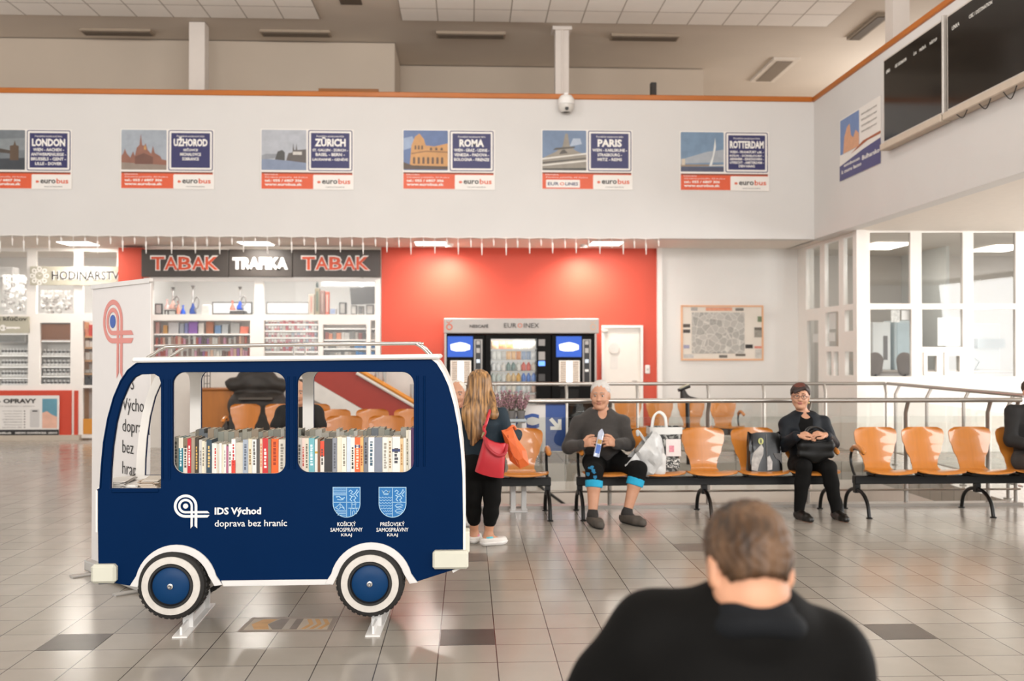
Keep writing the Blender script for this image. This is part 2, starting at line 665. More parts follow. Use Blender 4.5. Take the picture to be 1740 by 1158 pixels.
def surface_net(F, lo, h, name):
    S = F < 0
    n = np.array(F.shape)
    c = n - 1
    cnt = np.zeros(c, dtype=np.int8)
    for dx in (0, 1):
        for dy in (0, 1):
            for dz in (0, 1):
                cnt += S[dx:dx + c[0], dy:dy + c[1], dz:dz + c[2]]
    cells = np.argwhere((cnt > 0) & (cnt < 8))
    me = bpy.data.meshes.new(name)
    if len(cells) == 0:
        return me
    idx = np.full(c, -1, dtype=np.int32)
    idx[tuple(cells.T)] = np.arange(len(cells))
    acc = np.zeros((len(cells), 3)); num = np.zeros(len(cells))
    cor = [(x, y, z) for x in (0, 1) for y in (0, 1) for z in (0, 1)]
    val = {o: F[cells[:, 0] + o[0], cells[:, 1] + o[1], cells[:, 2] + o[2]] for o in cor}
    for o in cor:
        for a in range(3):
            if o[a] == 0:
                o2 = list(o); o2[a] = 1; o2 = tuple(o2)
                v0, v1 = val[o], val[o2]
                mk = (v0 < 0) != (v1 < 0)
                t = np.where(mk, v0 / np.where(mk, v0 - v1, 1), 0)
                p = np.array(o, float)[None, :].repeat(len(cells), 0)
                p[:, a] += t
                acc += p * mk[:, None]; num += mk
    P = lo + h * (cells + acc / num[:, None])
    quads = []
    for a in range(3):
        b, d = (a + 1) % 3, (a + 2) % 3
        s0 = [slice(None)] * 3; s1 = [slice(None)] * 3
        s0[a] = slice(0, n[a] - 1); s1[a] = slice(1, n[a])
        s0[b] = s1[b] = slice(1, n[b] - 1); s0[d] = s1[d] = slice(1, n[d] - 1)
        A, B = S[tuple(s0)], S[tuple(s1)]
        e = np.argwhere(A != B)
        if not len(e):
            continue
        inside = A[tuple(e.T)]
        e = e.copy(); e[:, b] += 1; e[:, d] += 1
        def cell(db, dd):
            q = e.copy(); q[:, b] -= db; q[:, d] -= dd
            return idx[tuple(q.T)]
        q = np.stack([cell(1, 1), cell(0, 1), cell(0, 0), cell(1, 0)], 1)
        q[~inside] = q[~inside][:, ::-1]
        quads.append(q)
    Q = np.concatenate(quads)
    me.vertices.add(len(P)); me.vertices.foreach_set('co', P.astype(np.float32).ravel())
    me.loops.add(len(Q) * 4); me.loops.foreach_set('vertex_index', Q.astype(np.int32).ravel())
    me.polygons.add(len(Q)); me.polygons.foreach_set('loop_start', (np.arange(len(Q)) * 4).astype(np.int32))
    me.update(calc_edges=True)
    me.validate()
    me.polygons.foreach_set('use_smooth', [True] * len(me.polygons))
    return me


def paint(me, regions):
    """material index by place: [(centre, radii, axes, index)] - marks that belong to the thing itself (lips, brows, prints)"""
    n = len(me.polygons)
    a = np.empty(n * 3, dtype=np.float32)
    me.polygons.foreach_get('center', a)
    a = a.reshape(-1, 3)
    mi = np.zeros(n, dtype=np.int32)
    me.polygons.foreach_get('material_index', mi)
    for c, r, ax, i in regions:
        d = a - np.array(c)
        k = sum(((d @ np.array(ax[j])) / r[j]) ** 2 for j in range(3))
        mi[k < 1] = i
    me.polygons.foreach_set('material_index', mi)

# ================================================================== THE SETTING
B_Y = 5.60                    # front side panel of the bus
WALL_Y = 17.84                # ground-floor back wall and shop fronts
PAR_Y = 16.19                 # gallery parapet with the posters
RW_X = 5.715                  # right parapet
KX, KY = 5.99, 15.02          # corner of the glazed booth
SOF_Z = 3.416
CEIL_Z = 7.09
HOLE = (-0.25, 5.62, 9.90, 13.80)

W_WALL = M('e8e4df', .75, var=.03, scale=1.5)
W_PAR = M('d6d2ce', .75, var=.03, scale=1.2)
W_GAL = M('c3b4a3', .8, var=.04, scale=1.0)
W_FRAME = M('efe9e2', .35, var=.02)
WOODTRIM = M('b4651c', .4, var=.12, scale=14, stretch=(.15, .15, 1))
RED_WALL = M('cc4e38', .55, var=.03, scale=2)
STEEL = M('b9b4ae', .28, metal=.9, var=.04, scale=30)
BLACK = M('1b1917', .4, var=.08)
WHITE = M('eeeae5', .5, var=.02)

# --- floor with the stair opening
fl = MB()
x0, x1, y0, y1 = HOLE
for bx in ((-16, 16, -7, y0), (-16, x0, y0, y1), (x1, 16, y0, y1), (-16, 16, y1, 24)):
    fl.box(bx[0], bx[1], bx[2], bx[3], -.25, 0)
pA = atz(757.6, 980, 0)
pB = atz(755, 1070.6, 0)
FLOORM = tile_mat('floor_tiles', .30, .30, 'a39c92', '9a9389', '332c27', .0028, .19, (-(pA.x % .3), -(pB.y % .3)), var=.07, bump=.10)
struct(fl.build('floor', FLOORM, recentre=False))
DARKTILE = M('524c47', .28, var=.15, scale=9)
for px, py in ((800, 1083), (145, 1090), (826, 945), (1150, 925), (1540, 1072), (330, 990)):
    p = atz(px, py, 0)
    gx = math.floor((p.x - pA.x) / .3) * .3 + pA.x
    gy = math.floor((p.y - pB.y) / .3) * .3 + pB.y
    mb = MB().box(gx + .003, gx + .297, gy + .003, gy + .297, -.01, .0012)
    struct(mb.build('floor_tile', M('756d66', .28, var=.15, scale=9) if py in (945, 925, 990) else DARKTILE))

# --- stair opening: side walls, lower floor, a dark-railed flight on the far side
WELL = M('d8cfc6', .45, var=.05, scale=3)
wl = MB()
wl.box(x0 - .1, x1 + .1, y1, y1 + .1, -3.2, -.25)
wl.box(x0 - .1, x1 + .1, y0 - .1, y0, -3.2, -.25)
wl.box(x0 - .1, x0, y0, y1, -3.2, -.25)
wl.box(x1, x1 + .1, y0, y1, -3.2, -.25)
wl.box(x0 - .1, x1 + .1, y0 - .1, y1 + .1, -3.3, -3.2)
struct(wl.build('wall_stairwell', WELL))

# --- parapet walls of the gallery and their wooden capping
pw = MB().box(-14, RW_X, PAR_Y, PAR_Y + .22, SOF_Z - .006, 5.70)
struct(pw.build('wall_back', W_PAR))
rw = MB().box(RW_X, RW_X + .22, 2.5, PAR_Y + .22, SOF_Z - .006, 5.70)
struct(rw.build('wall_right', W_PAR))
tr = MB().box(-14, RW_X - .03, PAR_Y - .03, PAR_Y + .25, 5.68, 5.765, bev=.012)
struct(tr.build('trim_1', WOODTRIM))
tr = MB().box(RW_X - .03, RW_X + .25, 2.5, PAR_Y + .25, 5.68, 5.765, bev=.012)
struct(tr.build('trim_2', WOODTRIM))

# --- soffit under the gallery (back strip and right strip)
SOFM = M('e6ddd3', .7, var=.03)
so = MB()
so.box(-14, RW_X + .1, PAR_Y + .06, WALL_Y + 2.6, SOF_Z, SOF_Z + .18)
so.box(RW_X + .06, 14, 2.5, WALL_Y + 2.6, SOF_Z, SOF_Z + .18)
struct(so.build('ceiling_soffit', SOFM))

# --- hall ceiling: plaster, with fields of square panels over the hall
struct(MB().box(-16, 16, -8, 26, CEIL_Z + .015, CEIL_Z + .2).build('ceiling', M('cfc3b5', .85, var=.04, scale=1)))
TILEC = tile_mat('ceiling_panels', .6, .6, 'f8f3ec', 'f4eee6', '8d8174', .008, .85, (0, 0), var=.03, bump=.1)
yb = atz(870, 37, CEIL_Z).y
xa = atz(545, 34, CEIL_Z).x
xb = atz(683, 34, CEIL_Z).x
xc = atz(1425, 44, CEIL_Z).x
for i, (a, b) in enumerate(((-13.8, xa), (xb, xc))):
    nx = round((b - a) / .6) * .6
    a2, b2 = (b - nx, b) if i == 0 else (a, a + nx)
    mb = MB().box(0, nx, -16.2, 0, 0, .02)
    o = struct(mb.build('ceiling_panel_field', TILEC, recentre=False))
    o.location = (a2, yb, CEIL_Z - .008)
p = atz(595, 1, CEIL_Z)
struct(MB().box(p.x - .17, p.x + .17, p.y - .2, p.y + .2, CEIL_Z + .001, CEIL_Z + .03).build('ceiling_recess', M('5a4c40', .9)))

# --- gallery rooms behind the parapet
gx1 = X_(670, 17.9)
gx2 = X_(1196, 19.3)
struct(MB().box(-14, gx1, 17.9, 18.1, SOF_Z + .18, CEIL_Z).build('wall_gallery_left', W_GAL))
struct(MB().box(gx1 - .2, gx2, 19.3, 19.5, SOF_Z + .18, CEIL_Z).build('wall_gallery_middle', W_GAL))
struct(MB().box(gx1 - .15, gx1, 18.1, 19.3, SOF_Z + .18, CEIL_Z).build('wall_gallery_return', W_GAL))
struct(MB().box(gx2 - .1, 14, 24.0, 24.2, SOF_Z + .18, CEIL_Z).build('wall_gallery_far', M('d6cabd', .8, var=.03)))
struct(MB().box(9.5, 9.7, 3, 24.0, SOF_Z + .18, CEIL_Z).build('wall_gallery_right', W_GAL))
struct(MB().box(-14, 9.6, PAR_Y + .22, 24.0, SOF_Z + .19, SOF_Z + .25).build('floor_gallery', M('9a8a78', .6)))
for px, wpx, Y in ((335, 26, 16.9), (955, 23, 16.9)):
    p = at(px, 100, Y)
    w = wpx * Y / FPX
    cb = MB().box(p.x - w / 2, p.x + w / 2, Y - .02, Y + .24, SOF_Z + .18, CEIL_Z)
    if px == 955:
        cb.box(p.x - .012, p.x + .012, Y - .05, Y, SOF_Z + .4, CEIL_Z - .05)
        cb.box(p.x - w / 2 - .05, p.x + w / 2 + .05, Y - .06, Y + .28, CEIL_Z - .05, CEIL_Z + .01)
    struct(cb.build('column', M('d9cfc6', .6, var=.02)))
p = atx(1520, 50, RW_X + .34)
struct(MB().box(RW_X + .26, RW_X + .5, p.y - .13, p.y + .13, SOF_Z + .18, CEIL_Z).build('column', M('d9cfc6', .6, var=.02)))

# --- ground-floor back wall
rx0, rx1 = X_(648, WALL_Y), X_(1117, WALL_Y)
dxa, dxb = X_(1022, WALL_Y), X_(1092, WALL_Y)
dz = Z_(553, WALL_Y)
rwb = MB().box(rx0, dxa, WALL_Y, WALL_Y + .2, 0, SOF_Z).box(dxb, rx1, WALL_Y, WALL_Y + .2, 0, SOF_Z).box(dxa, dxb, WALL_Y, WALL_Y + .2, dz, SOF_Z)
struct(rwb.build('wall_red', RED_WALL))
struct(MB().pbox(201, 421, 240, 760, WALL_Y - .1, WALL_Y + .3).build('wall_red_pillar', RED_WALL))
struct(MB().box(rx1, KX + .3, WALL_Y, WALL_Y + .2, 0, SOF_Z).build('wall_back_lower', W_WALL))
struct(MB().pbox(1117, 419, 1126, 760, WALL_Y - .08, WALL_Y + .1).build('trim_3', WHITE))

# white door with round porthole sign in the red wall
dr = thing('door_1', None, None, ((dxa + dxb) / 2, WALL_Y, 0))
struct(dr)
fr = .045
plate('door_frame', [[(dxa, 0), (dxb, 0), (dxb, dz), (dxa, dz)], [(dxa + fr, 0.01), (dxb - fr, 0.01), (dxb - fr, dz - fr), (dxa + fr, dz - fr)]], .14, WHITE, dr, origin=(0, WALL_Y - .05, 0))
MB().box(dxa + fr, dxb - fr, WALL_Y + .0, WALL_Y + .05, 0.01, dz - fr).build('door_leaf', M('eae3da', .5, var=.02), dr)
c = at(1043, 592, WALL_Y)
MB().lathe([(.095, 0), (.095, .02), (.07, .025), (.07, .012), (.0, .012)], (c.x, WALL_Y - .025, c.z), 32, axis='y').build('round_vent', M('dcd6cf', .35), dr, smooth=True)
plate('door_notice', [rrect(c.x - .07, c.z - .38, c.x + .07, c.z - .14, .02)], .006, M('dfd9d2', .6), dr, origin=(0, WALL_Y - .006, 0))
MB().tube([(dxb - .12, WALL_Y, 1.02), (dxb - .12, WALL_Y - .06, 1.02), (dxb - .2, WALL_Y - .06, 1.02)], .01).build('door_handle', STEEL, dr, smooth=True)
MB().box(dxa + .0, dxa + .12, WALL_Y - .06, WALL_Y, dz - .13, dz - .08, bev=.01).build('door_closer', M('cfc8c0', .4), dr)

# --- partitions behind the shop fronts
shop_x0 = X_(0, WALL_Y) - 1.2
sx_a, sx_b = X_(240, WALL_Y), X_(646, WALL_Y)
SHOPW = M('efece8', .6, var=.02)
sp = MB()
sp.box(shop_x0, rx0, WALL_Y + 2.3, WALL_Y + 2.4, 0, SOF_Z)
sp.box(sx_a - .2, sx_a - .1, WALL_Y + .3, WALL_Y + 2.3, 0, SOF_Z)
sp.box(rx0 - .02, rx0 + .08, WALL_Y + .2, WALL_Y + 2.3, 0, SOF_Z)
sp.box(shop_x0 - .1, shop_x0, WALL_Y, WALL_Y + 2.4, 0, SOF_Z)
struct(sp.build('wall_shop_partition', SHOPW))


def glazed(name, holes, outer, Y, depth, mats, mat=FACE_MY, origin=None, thick=.07, glass=True, mul=None):
    """a framed window: white frame plate with pane openings, one glass child per pane"""
    o = thing(name, None, None, (0, 0, 0))
    struct(o)
    org = origin or (0, Y, 0)
    plate('window_frame', [outer] + holes, thick, mats, o, mat=mat, origin=org, bevel=.006)
    if glass:
        nrm = mat.to_3x3() @ Vector((0, 0, 1))
        for h in holes:
            g = plate('glass_pane', [h], .006, GLASS, o, mat=mat, origin=tuple(Vector(org) - nrm * (thick * .5)))
            struct(g)
    return o


def prect(a, Y):
    p, q = at(a[0], a[1], Y), at(a[2], a[3], Y)
    return rect(p.x, q.z, q.x, p.z)


# --- window_1: watch shop front (left)
holes = [prect(r, WALL_Y) for r in ((-60, 427, 45, 535), (62, 427, 125, 533), (141, 427, 198, 533), (-60, 548, 47, 655), (68, 549, 119, 653), (141, 546, 172, 655), (141, 660, 168, 736))]
o = glazed('window_1', holes, prect((-90, 421, 201, 745), WALL_Y), WALL_Y, .07, W_FRAME)
# red spandrel under the watch-shop windows
plate('spandrel_panel', [prect((-90, 664, 122, 741), WALL_Y)], .03, M('c8432a', .45, var=.03), o, origin=(0, WALL_Y - .03, 0))
plate('spandrel_panel', [prect((127, 664, 133, 741), WALL_Y)], .03, M('c8432a', .45, var=.03), o, origin=(0, WALL_Y - .03, 0))
plate('spandrel_panel', [prect((142, 712, 168, 738), WALL_Y)], .02, M('d08a2e', .5, var=.05), o, origin=(0, WALL_Y - .02, 0))
struct(MB().pbox(-90, 741, 134, 752, WALL_Y - .12, WALL_Y).build('baseboard_left', M('bfb2a2', .5)))

# --- window_2: tobacco shop front
holes = [prect(r, WALL_Y) for r in ((260, 478, 432, 535), (448, 478, 637, 535), (260, 545, 424, 735), (449, 545, 540, 735), (549, 552, 622, 735), (630, 545, 637, 735))]
o = glazed('window_2', holes, prect((240, 472, 646, 745), WALL_Y), WALL_Y, .07, W_FRAME)

# --- window_3 / window_4: glazed booth on the right
holes = [prect(r, KY) for r in ((1478, 395, 1547, 516), (1566, 395, 1636, 516), (1654, 395, 1726, 516), (1745, 395, 1815, 516),
                                (1479, 526, 1549, 640), (1567, 526, 1636, 590), (1654, 526, 1726, 640), (1745, 526, 1815, 640), (1573, 603, 1592, 634), (1610, 603, 1631, 634))]
outer = rect(KX, 0, 12.5, SOF_Z)
o = glazed('window_3', holes, outer, KY, .08, W_FRAME)
for a in ((1569, 599, 1601, 638), (1604, 599, 1636, 638)):
    b = prect(a, KY)
    inner = prect((a[0] + 6 if a[0] < 1600 else 1611, 605, 1591 if a[0] < 1600 else 1630, 632), KY)
    plate('hatch_sash', [b, inner], .03, W_FRAME, o, origin=(0, KY - .02, 0))


def prectx(a, X):
    p, q = atx(a[0], a[1], X), atx(a[2], a[3], X)
    return rect(-p.y, q.z, -q.y, p.z)


zt, zm, zl = atx(1445, 402, KX).z, atx(1445, 517, KX).z, atx(1445, 527, KX).z
def yk(px): return atx(px, 500, KX).y
holes = []
for a, b in ((1369, 1393), (1401, 1425), (1433, 1457)):
    holes.append(rect(-yk(a), zm, -yk(b), zt))
holes.append(rect(-yk(1371), .35, -yk(1390), atx(1380, 545, KX).z))
holes.append(rect(-yk(1402), atx(1413, 589, KX).z, -yk(1424), zl))
holes.append(rect(-yk(1435), atx(1445, 563, KX).z, -yk(1457), zl))
holes.append(rect(-yk(1435), atx(1445, 638, KX).z, -yk(1457), atx(1445, 598, KX).z))
holes.append(rect(-yk(1404), atx(1413, 638, KX).z, -yk(1412), atx(1413, 598, KX).z))
holes.append(rect(-yk(1416), atx(1413, 638, KX).z, -yk(1424), atx(1413, 598, KX).z))
o = glazed('window_4', holes, rect(-WALL_Y + .0, 0, -KY, SOF_Z), None, .08, W_FRAME, mat=FACE_MX, origin=(KX, 0, 0))
struct(MB().box(KX - .05, KX + .1, KY - .05, KY + .1, 0, SOF_Z).build('trim_4', W_FRAME))
# inside of the booth
BOOTH = M('cfc8c0', .6, var=.03)
bm_ = MB().box(KX + .1, 12.5, WALL_Y + 1.2, WALL_Y + 1.3, 0, SOF_Z).box(12.5, 12.6, KY, WALL_Y + 1.3, 0, SOF_Z)
struct(bm_.build('wall_booth', BOOTH))
bc = at(1600, 597, 17.2)
struct(MB().box(X_(1600, 17.4), X_(1600, 17.4) + .06, KY + 2.2, WALL_Y + 1.2, 0, SOF_Z).build('wall_booth_partition', M('dde0dd', .4, var=.03)))

# --- lamps that the place has, with added fill lights among them
SOFL = M('fff6ea', .5, var=0, emit=7.0)
for i, px in enumerate((133, 435, 732, 1030)):
    p = atz(px, 413, SOF_Z)
    t = thing('ceiling_light', 'recessed square ceiling light above the ' + ('watch shop front', 'tobacco sign', 'left half of the red wall', 'right half of the red wall')[i], 'ceiling light', (p.x, p.y, SOF_Z), group='soffit ceiling lights')
    MB().box(p.x - .29, p.x + .29, p.y - .29, p.y + .29, SOF_Z - .012, SOF_Z - .002).build('light_frame', M('d8d2ca', .4), t)
    MB().box(p.x - .26, p.x + .26, p.y - .26, p.y + .26, SOF_Z - .018, SOF_Z - .010).build('diffuser', SOFL, t)
    area_light('soffit_lamp', (p.x, p.y, SOF_Z - .03), (p.x, p.y, 0), .5, .5, 22, (1, .95, .89))


def spot(name, loc, target, power, ang=100, col=(1, .86, .70), blend=.8, r=.04):
    l = bpy.data.lights.new(name, 'SPOT')
    l.energy = power
    l.color = col
    l.spot_size = math.radians(ang)
    l.spot_blend = blend
    l.shadow_soft_size = r
    o = bpy.data.objects.new(name, l)
    COL.objects.link(o)
    o.location = loc
    o.rotation_euler = (Vector(target) - Vector(loc)).to_track_quat('-Z', 'Y').to_euler()
    return o


for i, px in enumerate((765, 985)):
    p = at(px, 470, WALL_Y)
    t = thing('downlight', 'small round downlight washing the ' + ('left' if i == 0 else 'right') + ' side of the red wall', 'downlight', (p.x, WALL_Y - .58, SOF_Z), group='red wall downlights')
    MB().lathe([(.07, 0), (.07, -.05), (.055, -.05), (.05, -.02), (0, -.02)], (p.x, WALL_Y - .58, SOF_Z), 20).build('lamp_housing', WHITE, t, smooth=True)
    spot('wall_wash', (p.x, WALL_Y - .62, SOF_Z - .06), (p.x, WALL_Y + .05, 1.8), 120, 125, (1, .88, .76), 1.0)

for cx, cy, w, pw_ in (((sx_a + sx_b) / 2, WALL_Y + 1.2, 3.6, 24), (X_(90, WALL_Y), WALL_Y + 1.2, 2.4, 13)):
    area_light('shop_tube_light', (cx, cy, SOF_Z - .08), (cx, cy, 0), w, .8, pw_, (1, .97, .93))
for i, (px, py) in enumerate(((1500, 417), (1700, 421), (1395, 470))):
    p = atz(px, py, SOF_Z)
    if i == 2: continue
    t = thing('ceiling_light', 'bright rectangular ceiling panel inside the glazed booth, ' + ('nearer its corner post' if i == 0 else 'nearer the right edge of the photo'), 'ceiling light', (p.x, p.y, SOF_Z), group='booth ceiling lights')
    MB().box(p.x - .3, p.x + .3, p.y - .45, p.y + .45, SOF_Z - .03, SOF_Z - .005).build('diffuser', SOFL, t)
area_light('booth_fill', (12.4, 16.5, 1.4), (6, 16.6, 1.2), 2, 1.4, 38, (.95, .98, 1))  # added low fill inside the booth, no window in that side wall
area_light('gallery_far_light', (7.2, 21.5, CEIL_Z - .2), (7.2, 21.5, 0), 2, 1.5, 130, (1, .97, .93))
area_light('gallery_fill_right', (9.3, 18.6, 5.7), (0, 18.0, 6.2), 3.5, 2.2, 150, (1, .97, .94))  # added fill that brightens the gallery, no window built here
area_light('gallery_fill_left', (-13.5, 17.3, 5.7), (0, 17.2, 6.3), 1.4, 2.2, 60, (1, .95, .9))  # weaker added fill from the other end of the gallery
for cx, w in (((sx_a + sx_b) / 2, 3.6), (X_(90, WALL_Y), 2.3)):
    area_light('display_fill', (cx, WALL_Y + .12, 3.0), (cx, WALL_Y + .5, 1.3), w, .06, 30, (1, .97, .94))  # added fill behind the panes that brightens the shelves
# --- point lights added above the view to brighten ceiling and walls
for x, y in ((-7, 7), (-1.5, 7), (3.5, 7), (-7, 12.2), (-1.5, 12.2), (3.2, 12.2), (.8, 10)):
    l = bpy.data.lights.new('hall_fill_point', 'POINT')
    l.energy = (85 if y > 10 else 62) if -5 < x < 0 else 45
    l.color = (1, .975, .945)
    l.shadow_soft_size = .3
    o = bpy.data.objects.new('hall_fill_point', l)
    COL.objects.link(o)
    o.location = (x, y, 6.15)

# ================================================================== SIGNS, POSTERS, SCREENS
NAVY = M('2c2a5c', .45, var=.04)
ORANGE_P = M('d8572f', .45, var=.05)
PAPER = M('e9e3dc', .5, var=.02)
INK = M('2a2725', .6, var=.02)
LETTER_W = M('f2ede6', .5, var=.01)


def tw(name, body, px, py, Y, mats, parent, width_px=None, cap_px=None, align='CENTER', bold=0.0, off=.012, thick=.003, **k):
    """lettering facing the hall: px, py = baseline anchor; width_px / cap_px = size in the frame"""
    s = Y / FPX
    o = at(px, py, Y)
    kw = dict(size=.1, align=align, bold=bold, thick=thick)
    if width_px: kw['width'] = width_px * s
    if cap_px: kw['height'] = cap_px * s
    kw.update(k)
    return text(name, body, (o.x, Y - off, o.z), mats, parent, **kw)


def photo_part(root, x0, z0, x1, z1, Y, layers):
    """a printed picture: flat shapes stacked a hair apart, in 0..1 coordinates of the picture"""
    W, H = x1 - x0, z1 - z0
    mb = join_meshes('p', [plate_mesh([rrect(x0, z0, x1, z1, .018)], .004, origin=(0, Y - .006, 0))], [0])
    cols = [layers[0]]
    for i, (col, pts) in enumerate(layers[1:]):
        if col not in cols: cols.append(col)
        me = plate_mesh([[(x0 + max(.0, min(1, a)) * W, z0 + max(.0, min(1, b)) * H) for a, b in pts]], .0004, origin=(0, Y - .0064 - i * .0005, 0))
        mb.add([v.co for v in me.vertices], [tuple(p.vertices) for p in me.polygons], cols.index(col))
        bpy.data.meshes.remove(me)
    return mb.build('photo_print', [M(c, .4, var=.14, scale=9) for c in cols], root, fixn=False)


def arch(x, w, z0, z1):
    return [(x - w / 2, z0), (x + w / 2, z0)] + [(x + w / 2 * math.cos(a), z1 + w * .6 * math.sin(a)) for a in (0, .6, 1.2, 1.57, 1.95, 2.55, 3.14)]


pics = {
    'LONDON': ['6f7478', ('83888a', [(0, .45), (1, .5), (1, .8), (0, .75)]), ('3c3f44', [(0, 0), (1, 0), (1, .3), (0, .26)]), ('4a4038', [(0, .52), (.35, .44), (.7, .4), (.7, .48), (.3, .56), (0, .68)]),
               ('5b4838', [(.66, .24), (.86, .24), (.86, .6), (.8, .62), (.77, .74), (.74, .62), (.66, .6)]), ('5b4838', [(0, .24), (.1, .24), (.1, .74), (0, .74)])],
    'UŽHOROD': ['9aa0a8', ('8d7d70', [(0, 0), (1, 0), (1, .14), (0, .2)]), ('8a5a48', [(.0, .2), (0, .34), (.04, .4), (.08, .52), (.12, .4), (.2, .3), (.26, .46), (.3, .34), (.34, .55), (.4, .62), (.43, .9), (.46, .62), (.5, .6), (.54, .66), (.58, .5), (.66, .4), (.7, .6), (.74, .42), (.86, .34), (.9, .26), (1, .24), (1, .12), (0, .18)]),
                ('b98a52', [(.5, .5), (.55, .5), (.55, .56), (.52, .62), (.5, .56)]), ('6d4638', [(.3, .14), (.7, .14), (.7, .32), (.5, .42), (.3, .32)])],
    'ZÜRICH': ['aeb0b6', ('7f8aa0', [(0, 0), (1, 0), (1, .2), (0, .28)]), ('8d8f94', [(0, .26), (.4, .3), (.4, .4), (.1, .4), (0, .36)]), ('4c4a48', [(.3, .26), (.52, .24), (.52, .44), (.46, .5), (.36, .46)]),
               ('5c5450', [(.55, .24), (1, .18), (1, .52), (.8, .5), (.78, .66), (.76, .5), (.73, .5), (.71, .68), (.69, .44), (.6, .42)]), ('c8c2ba', [(.7, .38), (.9, .38), (.9, .46), (.7, .46)])],
    'ROMA': ['566a94', ('8b9ab4', [(0, .5), (.3, .6), (.2, .85), (0, .8)]), ('c08a4c', [(.14, .08), (.18, .62), (.26, .84), (.36, .92), (.46, .78), (.5, .62), (.7, .6), (1, .68), (1, .06)]),
             ('8a5d30', [(.18, .4), (.5, .46), (1, .44), (1, .47), (.5, .49), (.18, .43)]), ('4a3424', [(0, .02), (1, .02), (1, .1), (.2, .12), (0, .2)])] +
            [('5a3c22', arch(.24 + i * .105, .05, .16, .3)) for i in range(7)] + [('5a3c22', arch(.27 + i * .075, .035, .52, .6)) for i in range(3)] + [('5a3c22', arch(.62 + i * .12, .05, .5, .54)) for i in range(3)],
    'PARIS': ['6a7d98', ('a9b3c2', [(.62, .6), (.9, .66), (.86, .8), (.7, .8)]), ('8e8578', [(.0, 0), (1, 0), (1, .38), (.75, .5), (.62, .62), (.58, .92), (.52, .92), (.46, .6), (.3, .46), (0, .3)]),
              ('4c463e', [(.24, .5), (.74, .56), (.74, .6), (.3, .56)]), ('d8d2c8', [(0, .26), (1, .4), (1, .44), (0, .3)]), ('d8d2c8', [(0, .1), (1, .22), (1, .26), (0, .14)]), ('4c463e', [(0, .16), (1, .29), (1, .32), (0, .2)]),
              ('4c463e', [(.38, .4), (.58, .43), (.5, .52), (.44, .5)]), ('3c3730', [(0, 0), (1, 0), (1, .06), (0, .04)])],
    'ROTTERDAM': ['7088a0', ('a0a4aa', [(0, .2), (1, .24), (1, .56), (.6, .5), (0, .3)]), ('474a60', [(0, 0), (1, 0), (1, .12), (0, .12)]), ('8c7a68', [(0, .12), (1, .14), (1, .18), (0, .18)]),
                  ('d8d8d4', [(.66, .14), (.72, .14), (.82, .62), (.8, .86), (.77, .62), (.74, .4)]), ('c8b8a4', [(.02, .16), (.1, .16), (.1, .32), (.02, .32)]), ('d8d8d4', [(.66, .14), (1, .15), (1, .17), (.66, .16)])],
}
lists = {
    'LONDON': ['WIEN - AACHEN -', 'ANTWERPEN/LIEGE -', 'BRUSSELS - GENT -', 'LILLE - DOVER'],
    'UŽHOROD': ['SEČOVCE', 'MICHALOVCE', 'SOBRANCE'],
    'ZÜRICH': ['ST. GALLEN - ZÜRICH -', 'BASEL - BERN -', 'LAUSANNE - GENÉVE'],
    'ROMA': ['WIEN - GRAZ - UDINE -', 'VENEZIA - PADOVA -', 'BOLOGNA - FIRENZE'],
    'PARIS': ['WIEN - KARLSRUHE -', 'STRASBOURG -', 'METZ - REIMS'],
    'ROTTERDAM': ['WIEN - FRANKFURT a.M. -', 'KÖLN - DÜSSELDORF -', 'ARNHEM - EINDHOVEN -', 'UTRECHT - AMSTERDAM -', 'DEN HAAG'],
}
plabel = {
    'LONDON': 'travel poster reading LONDON with a grey bridge picture, cut by the left frame edge',
    'UŽHOROD': 'travel poster reading UŽHOROD with a picture of a reddish domed church',
    'ZÜRICH': 'travel poster reading ZÜRICH with a pale riverside town picture',
    'ROMA': 'travel poster reading ROMA with a picture of a golden arched ruin',
    'PARIS': 'travel poster reading PARIS with a picture of a steel lattice tower',
    'ROTTERDAM': 'travel poster reading ROTTERDAM with a picture of a white bridge pylon',
}
